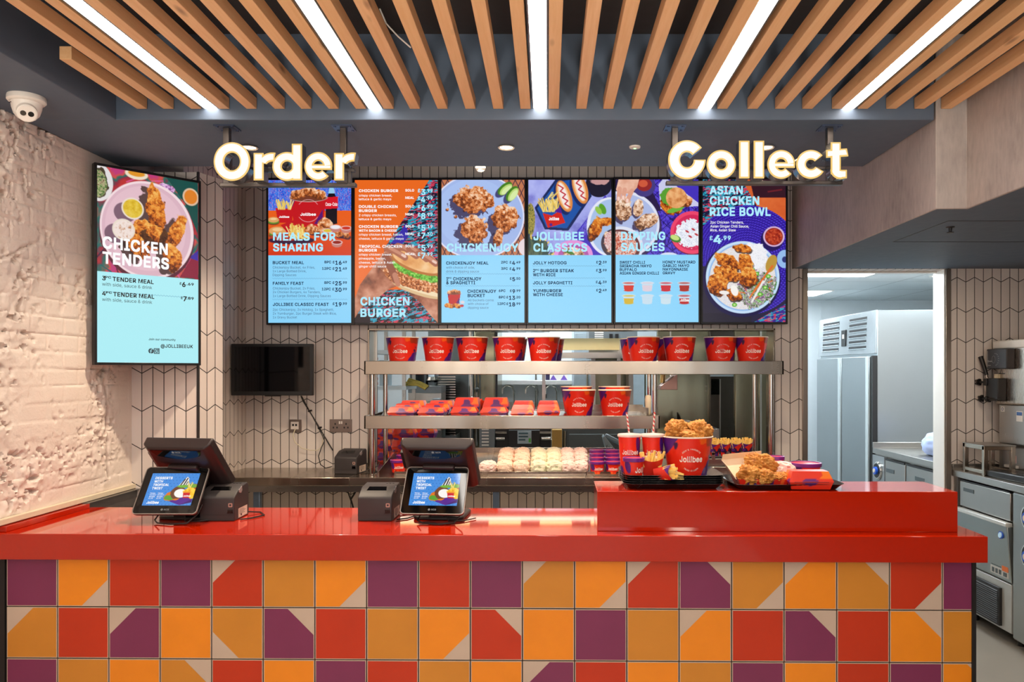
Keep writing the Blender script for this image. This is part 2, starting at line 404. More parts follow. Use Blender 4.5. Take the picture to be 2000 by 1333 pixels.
# ------------------------------------------------------------------ left wall: white-painted worn brick with real relief
def brick_wall():
    Y0, Y1, Z0, Z1, st = 1.5, 4.06, 1.0, 2.66, .0065
    ny, nz = int((Y1-Y0)/st)+1, int((Z1-Z0)/st)+1
    y = np.linspace(Y0, Y1, ny); z = np.linspace(Z0, Z1, nz); YY, ZZ = np.meshgrid(y, z)
    wy = YY+.016*(fbm(YY*9, ZZ*9, 3)-.5); wz_ = ZZ+.014*(fbm(YY*8, ZZ*8, 9)-.5)
    row = np.floor(wz_/.077); fz = np.abs((wz_/.077) % 1-.5); fy = np.abs(((wy+.11*(row % 2))/.225) % 1-.5)
    mort = np.maximum(np.clip((fz-.40)/.09, 0, 1), np.clip((fy-.465)/.03, 0, 1))
    soft = np.clip(fbm(YY*2.2, ZZ*2.2, 31)*2.2-.7, 0, 1)
    H = -.007*mort*(.12+.75*soft)+.006*(fbm(YY*3, ZZ*3, 5)-.5)
    H += .005*(vn(YY/.225+row*3.1, row, 8)-.5)
    # rough spalled bands down the wall and by the far corner
    band = np.exp(-((YY-3.10-.05*(fbm(ZZ*3, ZZ*0, 4)-.5))/.13)**2)+.9*np.exp(-((YY-2.55)/.3)**2)+.75*np.exp(-((YY-3.80)/.10)**2)*(ZZ < 1.75)+1.0*np.exp(-((ZZ-1.12)/.12)**2)*(YY < 3.35)
    rough = np.clip(fbm(YY*5, ZZ*5, 12)*2.0-.98+band*.62, 0, 1)
    nz1 = fbm(YY*34, ZZ*34, 14, 5); ridg = np.abs(fbm(YY*22, ZZ*22, 17, 4)-.5)*2
    pit = np.clip((nz1-.60)/.12, 0, 1)
    H += rough*(.036*(fbm(YY*17, ZZ*17, 21, 4)-.55)-.026*pit)
    spk = np.clip((vn(YY*60, ZZ*85, 41)-.80)/.12, 0, 1)*np.clip(fbm(YY*4, ZZ*4, 43)*2-.75, 0, 1)
    H -= .010*spk
    cy = 3.835+.045*(fbm(ZZ*3.4, ZZ*0+3, 51, 4)-.5)*2-.02*(ZZ-1.4)*4*(ZZ < 1.65)
    crack = np.exp(-((YY-cy)/.007)**2)*((ZZ > 1.07) & (ZZ < 1.72))*np.clip(fbm(ZZ*14, ZZ*0, 55)*2.4-.5, 0, 1)
    H -= .02*crack
    cz = 2.06+.5*(YY-3.1)+.05*(fbm(YY*7, YY*0, 61)-.5)
    H -= .014*np.exp(-((ZZ-cz)/.006)**2)*((YY > 3.0) & (YY < 3.3))
    H = np.where(YY > 4.03, 0, H)
    b = MB(); b.v = [(-2.2+h, a, c) for h, a, c in zip(H.ravel().tolist(), YY.ravel().tolist(), ZZ.ravel().tolist())]
    i = (np.arange(nz-1)[:, None]*ny+np.arange(ny-1)[None]).ravel()
    b.f = [tuple(q) for q in np.stack([i, i+1, i+ny+1, i+ny], -1).tolist()]; b.m = [0]*len(b.f)
    k = len(b.v)
    b.box(-2.42, -2.2, -4.2, 1.5, 1.0, 2.66); b.box(-2.42, -2.225, 1.5, 4.06, 1.0, 3.1); b.box(-2.42, -2.2, -4.2, 4.06, 0, 1.0, 0); b.box(-2.42, -2.2, 4.06, 9.2, 0, 3.1)
    pit_tone = np.clip(pit*rough*.6+crack+.4*spk, 0, 1).ravel()  # browner tone in the pits, specks and crack
    c = np.tile(np.array(L(230, 216, 205)), (len(b.v), 1)); dk = np.array(L(120, 96, 80))
    c[:k] = c[:k]*(1-.75*pit_tone[:, None])+dk*.75*pit_tone[:, None]
    b.c = c
    m = attr('white_painted_brick', .6); nt = NT(m); nt.bump(nt.noise(nt.obj(), 90, 5, .65), .35, .006)
    o = b.build('wall_left', m); o.data.polygons.foreach_set('use_smooth', [True]*len(o.data.polygons)); struct(o)
brick_wall()
b = MB(); b.box(-2.2, -2.178, -4.2, 4.06, .988, 1.012); struct(b.build('trim_1', pbr('cream_ledge', (222, 208, 182), .45), bevel=.002))
b = MB(); b.box(-2.2, -2.17, 3.592, 4.058, .90, .984); b.prismx([(3.592, .984), (3.592, .987), (4.058, .987), (4.058, .984)], -2.2, -2.15)
b.box(-2.2, -2.176, 3.592, 4.058, .0, .90)
struct(b.build('trim_2', pbr('charcoal_dado_tile', (70, 66, 64), .25), bevel=.006))

# ------------------------------------------------------------------ tiled walls
ch_back = chevron('chevron_back', 1, 0, -1.951)
ch_col = chevron('chevron_column', 1, 0, -2.088)
ca, sa = math.cos(R(70)), math.sin(R(70))
ch_cham = chevron('chevron_chamfer', ca, sa, -1.846*ca+4.06*sa)
ch_side = chevron('chevron_alcove', 0, 1, 5.1)
b = MB()
b.prismz([(-2.2, 4.06), (-1.846, 4.06), (-2.0, 4.3), (-2.2, 4.3)], 0, 2.66); b.prismz([(-1.8462, 4.0605), (-1.786, 4.225), (-1.80, 4.26), (-2.0, 4.3)], 0, 2.66, 1)
b.prismz([(-2.06, 4.29), (-2.035, 4.29), (-2.006, 5.1), (-2.2, 5.1), (-2.2, 4.29)], 0, 3.05, 2)
struct(b.build('wall_corner', [ch_col, ch_cham, ch_side], smooth=False))
b = MB(); b.box(-1.852, -1.843, 4.052, 4.066, .95, 2.66); struct(b.build('trim_3', M_DARKTRIM))
OX0, OX1, OZ0, OZ1 = wx(719, 5.1), wx(1513, 5.1), .93, 1.892     # serving hatch
DX0, DX1, DZ1 = wx(1577, 5.1), wx(1846, 5.1), 2.287             # doorway
b = MB()
for x0, x1, z0, z1 in ((-2.2, OX0, 0, 3.05), (OX0, OX1, 0, OZ0), (OX0, OX1, OZ1, 3.05), (OX1, DX0, 0, 3.05), (DX0, DX1, DZ1, 3.05), (DX1, 4.6, 0, 3.05)):
    b.box(x0, x1, 5.1, 5.25, z0, z1)
struct(b.build('wall_back', ch_back, smooth=False))
b = MB()
for x0, x1, z0, z1 in ((OX0, OX0+.012, OZ0, OZ1), (OX1-.012, OX1, OZ0, OZ1), (OX0, OX1, OZ1-.012, OZ1)):
    b.box(x0, x1, 5.085, 5.26, z0, z1)
struct(b.build('trim_4', M_STEELW, bevel=.002))
b = MB(); b.box(DX0-.035, DX0, 5.088, 5.25, 0, DZ1, 0); b.box(DX1, DX1+.035, 5.088, 5.25, 0, DZ1, 0); b.box(DX1-.006, DX1, 5.10, 5.25, 0, DZ1, 1); b.box(DX0, DX1, 5.2, 5.25, DZ1-.012, DZ1, 1)
struct(b.build('door_1', [steel('door_frame_steel', (150, 138, 126), .34, (60, 60, 2)), M_WHITE], bevel=.003))

# ------------------------------------------------------------------ ceilings
b = MB(); b.box(-2.2, 1.62, 3.22, 3.95, 2.66, 3.1); b.box(-2.2, -1.81, -4.2, 3.22, 2.66, 3.1); b.box(-2.2, 1.62, 3.95, 5.1, 3.05, 3.1)
struct(b.build('ceiling', M_SLATE, bevel=.003))
b = MB(); b.box(-1.81, 1.756, -4.2, 3.22, 3.02, 3.1); b.box(-1.81, 1.756, 2.48, 2.53, 2.985, 3.02); b.box(-1.81, 1.756, 2.40, 2.42, 3.0, 3.02); b.box(-1.81, 1.756, 1.2, 1.25, 2.985, 3.02)
struct(b.build('ceiling_void', M_VOID))
n = newmat('polished_plaster'); p = n.obj((1, 1, 1)); a = n.noise(p, 2.2, 6, .65); c = n.noise(n.obj((6, 6, 1.5)), 9, 5, .6)
k = n.math('MULTIPLY_ADD', c, .4, n.math('MULTIPLY', a, .6))
n.link(n.ramp(k, [(.3, L(138, 130, 126)), (.5, L(170, 161, 156)), (.72, L(192, 183, 177))]), 'Base Color'); n.link(n.math('MULTIPLY_ADD', c, .3, .42), 'Roughness'); n.bump(k, .15, .006)
b = MB(); b.prismz([(1.62, 5.1), (1.627, 3.22), (1.756, 3.22), (1.756, -4.2), (1.768, -4.2), (1.768, 3.232), (1.639, 3.232), (1.632, 5.1)], 2.287, 3.1)
struct(b.build('wall_bulkhead', n.m, bevel=.003))
b = MB(); b.prismz([(1.632, 5.1), (1.639, 3.232), (1.768, 3.232), (1.768, -4.2), (4.6, -4.2), (4.6, 5.1)], 2.290, 2.36)
for x0, x1, y0, y1 in ((1.82, 2.5, 3.49, 3.494), (1.82, 2.5, 4.05, 4.054), (1.82, 1.824, 3.49, 4.05), (2.5, 2.504, 3.49, 4.05)): b.box(x0, x1, y0, y1, 2.2885, 2.2902, 1)
struct(b.build('ceiling_low', [M_SLATE, M_DARKTRIM]))
# walls of the dining side (behind the eye) and the right-hand end
n = newmat('mural_paint'); p = n.n('ShaderNodeSeparateXYZ', {0: n.obj((1, 1, 1))})
t1 = n.math('PINGPONG', n.math('ADD', p.outputs[0], p.outputs[2]), 1.1); t2 = n.math('PINGPONG', n.math('SUBTRACT', p.outputs[0], n.math('MULTIPLY', p.outputs[2], .8)), .9)
n.link(n.mix(n.math('GREATER_THAN', t1, .55), n.mix(n.math('GREATER_THAN', t2, .4), L(72, 34, 60), L(48, 34, 40)), n.mix(n.math('GREATER_THAN', t2, .5), L(38, 92, 66), L(160, 66, 40))), 'Base Color')
b = MB()
for x0, x1, z0, z1 in ((-2.4, -1.9, 0, 3.1), (-1.9, 4.2, 2.6, 3.1), (-.45, -.25, 0, 2.6), (-.25, 4.2, 0, .7), (.9, 1.75, .5, 2.6), (3.2, 4.2, .5, 2.6), (4.2, 4.6, 0, 3.1)): b.box(x0, x1, -4.2, -4.05, z0, z1)
struct(b.build('wall_front', n.m))
b = MB(); b.box(4.45, 4.6, -4.2, 5.1, 0, 3.1); struct(b.build('wall_right', pbr('dining_wall', (150, 138, 128), .7)))

# ------------------------------------------------------------------ timber battens and light strips in the ceiling
def wood():
    n = newmat('cedar_batten'); oi = n.n('ShaderNodeObjectInfo').outputs['Random']
    t = n.n('ShaderNodeTexCoord').outputs['Object']
    off = n.n('ShaderNodeCombineXYZ', {0: n.math('MULTIPLY', oi, 37.0), 1: n.math('MULTIPLY', oi, 91.0), 2: oi}).outputs[0]
    q = n.n('ShaderNodeVectorMath', {0: t, 1: off}, operation='ADD').outputs[0]
    g = n.noise(n.n('ShaderNodeMapping', {'Vector': q, 'Scale': (26, 1.4, 26)}).outputs[0], 3.2, 6, .6)
    big = n.noise(n.n('ShaderNodeMapping', {'Vector': q, 'Scale': (3, 1.1, 3)}).outputs[0], 1.6, 3)
    kn = n.n('ShaderNodeTexVoronoi', {'Vector': n.n('ShaderNodeMapping', {'Vector': q, 'Scale': (9, 2.6, 9)}).outputs[0], 'Scale': 1.0}).outputs['Distance']
    knot = n.n('ShaderNodeMapRange', {0: kn, 1: .03, 2: .13, 3: 1.0, 4: 0.0}).outputs[0]
    base = n.mix(g, L(206, 152, 98), L(242, 208, 164)); base = n.mix(n.math('MULTIPLY', big, .5), base, L(226, 164, 120))
    base = n.mix(n.math('MULTIPLY', oi, .3), base, L(222, 176, 112))
    n.link(n.mix(n.math('MULTIPLY', knot, .75), base, L(92, 48, 26)), 'Base Color'); n.b.inputs['Roughness'].default_value = .55
    n.bump(g, .15, .003); return n.m
M_WOOD = wood()
YE, SZ = 3.215, 2.704
slat_px = [(268, 287), (319, 340), (372, 395), None, (428, 448), (481, 502), (536, 557), (589, 608), (642, 662), (695, 715), None, (749, 770), (800, 821), (854, 875), (909, 929), (964, 983), (1016, 1037), None,
           (1071, 1092), (1124, 1147), (1177, 1199), (1232, 1255), (1286, 1308), (1343, 1362), None, (1399, 1422), (1459, 1480), (1513, 1534), (1566, 1587), (1624, 1645), None, (1672, 1697), (1730, 1751), (1785, 1806), (1838, 1858)]
sects = ['', 'leftmost', 'second', 'middle', 'fourth', 'rightmost']
si = 0; k = 0; firstslat = None
for q in slat_px:
    if q is None: si += 1; k = 0; continue
    x = wx((q[0]+q[1])/2, YE); y0 = 2.704 if (si == 0 and k == 0) else -3.9
    lab = f'timber ceiling batten, {ORD[k]} to the right of the {sects[si]} light strip' if si else f'long timber ceiling batten, {ORD[k-1]} of two between the short batten and the leftmost strip'
    if si == 0 and k == 0: lab = 'short timber ceiling batten with a cut end, leftmost of all'
    b = MB(); h = .0215; l = (YE-y0)
    b.box(-h, h, -l, 0, 0, .046)
    o = b.build('ceiling_batten', M_WOOD, bevel=.0015); o.location = (x, YE, SZ)
    tag(o, lab, 'ceiling batten', 'timber ceiling battens'); k += 1
M_STRIPH = pbr('strip_housing', (120, 118, 116), .35, .8); M_STRIP = glow('strip_diffuser', (255, 246, 236), K_STRIP)
for (a, c), nm in zip(((400, 425), (722, 744), (1043, 1067), (1364, 1388), (1643, 1667)), ('leftmost', 'second from the left', 'middle', 'second from the right', 'rightmost')):
    t = thing('light_strip', f'long glowing white light strip between the battens, {nm} of five', 'light', (wx((a+c)/2, YE), YE, SZ+.002), group='ceiling light strips')
    b = MB(); b.box(-.033, -.0275, -7, 0, -.001, .06); b.box(.0275, .033, -7, 0, -.001, .06); b.box(-.033, .033, -7, 0, .045, .06); b.build('housing', M_STRIPH, t)
    b = MB(); b.box(-.0272, .0272, -7, -.001, .0, .02); b.build('diffuser', M_STRIP, t)

# ------------------------------------------------------------------ small ceiling fittings
M_LED = glow('warm_led', (255, 226, 176), 14)
def downlight(x, y, z, lab, pw=1.0):
    t = thing('downlight', lab, 'light', (x, y, z), group='recessed downlights')
    b = MB(); b.lathe([(.034, -.001), (.040, -.006), (.036, -.009), (.029, -.004)], 32); b.build('trim_ring', pbr('lamp_ring', (205, 200, 192), .35), t)
    b = MB(); b.lathe([(0, -.0048), (.0295, -.0046)], 32); b.build('lens', M_LED, t)
    lamp('downlight_lamp', 'SPOT', (x, y, z-.015), K_DOWN*pw, WARM, .03, spot=R(120), blend=.9)
downlight(wx(487, 3.6), 3.6, 2.66, 'recessed warm downlight above the letter O of the left sign')
downlight(wx(989, 3.6), 3.6, 2.66, 'recessed warm downlight in the soffit midway between the two signs')
downlight(wx(1496, 3.6), 3.6, 2.66, 'recessed warm downlight behind the letters of the right sign')
for x, y in ((2.35, 2.7), (2.4, 4.3)): lamp('passage_lamp', 'AREA', (x, y, 2.26), 4.5, WARM, .1)
t = thing('ceiling_sensor', 'small white ceiling sensor with a green light in the soffit', 'sensor', (wx(1240, 3.6), 3.6, 2.66))
b = MB(); b.lathe([(.027, 0), (.025, -.007), (.012, -.009), (0, -.009)], 24); b.build('cover', M_WHITE, t)
b = MB(); b.lathe([(.007, -.009), (.005, -.0115), (0, -.012)], 12); b.build('indicator', glow('green_led', (120, 255, 140), 2), t)
t = thing('spot_lamp', 'round bright spot lamp hanging just behind the soffit edge above the menus', 'light', (wx(939, 4.3), 4.3, 2.81))
b = MB(); b.cyl((0, 0, .26), (0, 0, 0), .009, n=10); b.cyl((0, 0, .24), (0, 0, .22), .03, n=20); b.build('stem', M_WHITE, t)
b = MB(); b.tube([(0, .05, .0), (0, -.018, -.064)], .030, 20); b.build('lamp_head', M_WHITE, t)
b = MB(); b.tube([(0, -.0178, -.0632), (0, -.0192, -.0662)], .027, 20); b.build('lens', glow('spot_lens', (255, 240, 210), 9), t)
lamp('spot_light', 'SPOT', (wx(939, 4.3), 4.27, 2.73), K_DOWN*.5, WARM, .03, rot=(R(15), 0, 0), spot=R(110))
t = thing('security_camera', 'white turret security camera under the ceiling by the brick wall', 'security camera', (wx(52, 2.95), 2.95, 2.66))
b = MB(); b.lathe([(.064, 0), (.0655, -.006), (.0655, -.018), (.060, -.024), (.053, -.026)], 40); b.build('mounting_ring', M_WHITE, t)
b = MB(); b.lathe([(.053, -.024), (.050, -.045), (.043, -.068), (.030, -.084), (.012, -.091), (0, -.092)], 40)
b.build('housing', M_WHITE, t)
d = Vector((.50, -.66, -.55)).normalized(); c0 = Vector((.006, -.010, -.052))
b = MB(); b.tube([c0, c0+d*.026, c0+d*.044, c0+d*.047], .034, 32); 
b.tube([c0+d*.0465, c0+d*.049], .031, 32); b.build('eyeball', M_WHITE, t, bevel=.003)
sx = d.cross(Vector((0, 0, 1))).normalized()
for s_, nm, mt in ((-1, 'lens', M_BLACKG), (1, 'infrared_lamp', pbr('ir_lamp', (60, 55, 50), .2))):
    b = MB(); p = c0+d*.0485+sx*(.0125*s_); b.tube([p, p+d*.002], .0098, 20); b.build(nm, mt, t)
b = MB(); b.tube([(-.042, -.037, -.034), (-.036, -.0405, -.0345), (-.028, -.046, -.035)], .0013, 6); b.build('name_plate', M_BLACK, t)
b = MB(); b.tube([(wx(742, 2.66), 2.66, 2.86), (wx(752, 2.62), 2.64, 2.80), (wx(775, 2.64), 2.66, 2.765), (wx(800, 2.7), 2.72, 2.752)], .0028, 8); tag(b.build('loose_wire', M_WHITE), 'thin pale wire sagging above the battens right of the second light strip', 'cable')
t = thing('sprinkler', 'small dark sprinkler head under the low ceiling at right', 'sprinkler', (wx(1856, 3.64), 3.64, 2.29))
b = MB(); b.lathe([(.02, 0), (.018, -.004), (.008, -.006), (.006, -.022), (.016, -.026), (.016, -.028), (0, -.028)], 16); b.build('body', M_DARKTRIM, t)
# ------------------------------------------------------------------ menu screens: picture painted on the display, writing in front of it
M_DISP = attr('lit_display', .25, True, estr=.95)
LT = [glow('letter_pale_blue', (176, 236, 255), .95, False), glow('letter_navy', (28, 48, 84), .8, False), glow('letter_white', (255, 255, 255), .95, False), glow('letter_grey_blue', (66, 96, 132), .85, False), glow('letter_black', (24, 26, 30), .8, False)]
M_BEZEL = pbr('screen_bezel', (20, 20, 23), .35, var=.1)
CYAN = (140, 215, 254)
def lettering(parent, rows, w, h, unit, name='lettering', mats=None, y=-.0012):
    """rows: (writing, x, baseline y, cap height, colour, boldness, width or None, alignment) in picture units from the upper left corner"""
    b = MB()
    for s, x, yb, ch, c, bold, wd, al in rows:
        V, Fs = text2d(s, bold); sx = ch
        if not len(V): continue
        tw = V[:, 0].max()
        if wd: sx = wd/tw
        ox = x-(tw*sx if al == 'r' else tw*sx/2 if al == 'c' else 0)
        b.add([((ox+p[0]*sx)*unit-w/2, y, h-(yb-p[1]*ch)*unit) for p in V], Fs, c)
    return b.build(name, mats or LT, parent, smooth=False)
def screen(label, loc, rot, P, rows, w, h, unit, bez=.0125, dep=.05, name='menu_screen', group='menu screens over the hatch'):
    t = thing(name, label, 'screen', loc, rot, group)
    b = MB()
    b.box(-w/2-bez, w/2+bez, .003, dep, -bez, h+bez)
    for x0, x1, z0, z1 in ((-w/2-bez, -w/2, -bez, h+bez), (w/2, w/2+bez, -bez, h+bez), (-w/2, w/2, -bez, 0), (-w/2, w/2, h, h+bez)): b.box(x0, x1, -.004, .003, z0, z1)
    b.build('frame', M_BEZEL, t, bevel=.0015)
    P.build('display', w, h, t, M_DISP, .0015)
    lettering(t, [r for r in rows if r[3] > 10], w, h, unit, 'heading_lettering', y=.0)
    lettering(t, [r for r in rows if r[3] <= 10 and not r[0].strip('£.0123456789')], w, h, unit, 'price_lettering', y=.0)
    lettering(t, [r for r in rows if r[3] <= 10 and r[0].strip('£.0123456789')], w, h, unit, 'item_lettering', y=.0)
    return t
U = .54/162
def mk(x0, y0, s=4.3): return lambda x, y: ((x-x0)/s, (y-y0)/(s*.995))
def rowset(m, data, s=4.3):
    out = []
    for d in data:
        st, x, y, ch, c, bold = d[:6]; w_ = d[6] if len(d) > 6 and d[6] else None; al = d[7] if len(d) > 7 else 'l'
        u, v = m(x, y); out.append((st, u, v, ch/s, c, bold, w_/s if w_ else None, al))
    return out
def price(m, xr, y, pre, big, small, c, s=4.3, ch=24, pw=None, xl=None):
    """pre: PC count; a small pound sign, a large number and small raised pence, right edge at xr"""
    b_ = .035; k = ch*.62
    w3 = textw(small, b_)*k*1.0; w2 = textw(big, b_)*ch; w1 = textw('£', b_)*k
    r = [(small, xr, y-ch*.36, k, c, b_, None, 'r'), (big, xr-w3-3, y, ch, c, b_, None, 'r'), ('£', xr-w3-w2-9, y-ch*.36, k, c, b_, None, 'r')]
    if pre: r.append((pre, xr-w3-w2-w1-22 if xl is None else xl, y-ch*.36, k*1.03, c, b_, pw, 'r' if xl is None else 'l'))
    return rowset(m, [(a, x, yy, h, cc, bb, ww, al) for a, x, yy, h, cc, bb, ww, al in r], s)

def bucket_pic(P, cx, top, wt, wb, h, seed, logo=True):
    P.poly([(cx-wt/2, top), (cx+wt/2, top), (cx+wb/2, top+h), (cx-wb/2, top+h)], (198, 22, 30)); P.ell(cx, top+h, wb/2, wb*.10, (198, 22, 30))
    P.poly([(cx-wt/2, top), (cx-wt*.33, top), (cx-wt*.42, top+h*.35)], (80, 20, 110)); P.poly([(cx+wb*.5, top+h*.45), (cx+wb/2, top+h), (cx+wb*.2, top+h)], (90, 20, 110))
    P.ell(cx, top, wt/2+1, wt*.12, (240, 232, 226)); P.ell(cx, top+.6, wt/2-.8, wt*.10, (120, 60, 40))
    for k in range(7): P.chicken(cx+(k-3)*wt*.12, top-wt*.07-(3-abs(k-3))*wt*.03, wt*.13, wt*.12, 20*k, seed+k, 0)
    if logo:
        a = [(cx+wt*.30*math.cos(R(q)), top+h*.5+wt*.30*math.sin(R(q))) for q in range(215, 326, 10)]; P.line(a, 1.0, (235, 180, 185))
        a = [(cx+wt*.30*math.cos(R(q)), top+h*.5+wt*.30*math.sin(R(q))) for q in range(35, 146, 10)]; P.line(a, 1.0, (235, 180, 185))

# --- 1 meals for sharing
def s1():
    P = Paint(162, 280, (236, 96, 28)); m = mk(60, 53)
    st = np.clip(.5+.9*(fbm(P.X*1.3, P.Y*.25, 3, 3)-.5)*2, 0, 1)[..., None]
    sky = np.array((24, 60, 200))/255*(1-st)+np.array((96, 160, 250))/255*st; pk = (fbm(P.X*1.1, P.Y*.9, 8) > .64)
    sky[pk] = np.array((190, 130, 190))/255.; P.put((P.Y < 60).astype(float), sky)
    P.put((P.Y >= 60)*np.clip((P.Y-85)/60, 0, 1), (214, 58, 24))
    # bottle
    P.poly([(117, 28), (121, 6), (126, 6), (130, 28), (134, 40), (134, 85), (112, 85), (112, 40)], (24, 16, 26)); P.ell(123, 84, 11, 3, (24, 16, 26))
    P.poly([(117, 26), (121, 6), (126, 6), (130, 26)], (150, 205, 240)); P.poly([(111, 34), (136, 32), (136, 55), (111, 57)], (214, 24, 40))
    bucket_pic(P, 78, 34, 73, 56, 52, 30)
    P.poly([(14, 55), (49, 56), (46, 84), (19, 84)], (200, 22, 30)); P.fries(32, 57, 26, 18, 26, 4)
    for x, y, r in ((10, 80, 11), (18, 103, 17)):
        P.ell(x, y+r*.35, r, r*.4, (120, 70, 40)); P.ell(x, y+r*.15, r, r*.35, (90, 150, 50), 0, .15, 3); P.ell(x, y-r*.2, r, r*.5, (225, 165, 100)); P.ell(x, y-r*.35, r*.6, r*.2, (245, 205, 150))
    P.poly([(24, 88), (50, 78), (70, 86), (62, 100), (36, 102)], (196, 24, 32)); P.fries(58, 108, 30, 22, 30, 9, 10, 45)
    for x, y, rx, ry, sd in ((85, 97, 14, 10, 1), (112, 88, 17, 13, 5), (104, 100, 12, 8, 7), (150, 108, 10, 6, 8), (138, 106, 9, 6, 9)): P.chicken(x, y, rx, ry, 10, sd, 0, (2, 3))
    for x, y, c in ((116, 99, (225, 195, 60)), (131, 92, (240, 240, 245)), (152, 94, (205, 50, 30)), (134, 122, (150, 30, 15))):
        P.ell(x, y+4, 10, 6, (200, 130, 120)); P.ell(x, y, 11, 4.4, (240, 210, 215)); P.ell(x, y, 8.5, 3.1, c)
    P.ell(45, 118, 45, 8, (60, 30, 60)); P.ell(36, 112, 33, 7, (180, 60, 40), 0, .1); P.fries(60, 114, 40, 14, 22, 19, 0, 60)
    P.rect(0, 147.5, 162, 280, CYAN); P.zig(8, 155, 193, (90, 150, 190)); P.zig(8, 155, 234, (90, 150, 190))
    B = .042
    rows = rowset(m, [('MEALS FOR', 100, 556, 62, 0, B, 525), ('SHARING', 100, 646, 62, 0, B, 420), ('Jollibee', 330, 350, 22, 2, B, 130), ('Jollibee', 150, 368, 16, 2, B, 86), ('Coca-Cola', 541, 268, 27, 2, .02, 98),
        ('BUCKET MEAL', 97, 755, 24, 1, .035, 262), ('Chickenjoy Bucket, 4x Fries,', 97, 793, 20, 3, 0, 355), ('1x Large Bottled Drink,', 97, 824, 20, 3, 0, 283), ('Dipping Sauces', 97, 856, 20, 3, 0, 198),
        ('FAMILY FEAST', 98, 928, 24, 1, .035, 260), ('Chickenjoy Bucket, 2x Fries,', 98, 968, 20, 3, 0, 355), ('2x Chicken Burgers, 4x Tenders,', 98, 999, 20, 3, 0, 400), ('1x Large Bottled Drink, Dipping Sauces', 98, 1031, 20, 3, 0, 487),
        ('JOLLIBEE CLASSIC FEAST', 98, 1104, 24, 1, .035, 470), ('2pc Chickenjoy, 2x Hotdog, 1x Spaghetti,', 98, 1146, 20, 3, 0, 512), ('2x Yumburger, 2pc Burger Steak with Rice,', 98, 1178, 20, 3, 0, 535), ('1x Gravy Bucket', 98, 1210, 20, 3, 0, 203)])
    for y, pre, bg, sm in ((760, '8PC', '16', '.49'), (814, '12PC', '21', '.49'), (932, '8PC', '25', '.99'), (986, '12PC', '30', '.99'), (1108, None, '19', '.99')): rows += price(m, 720, y, pre, bg, sm, 1, ch=32)
    return P, rows
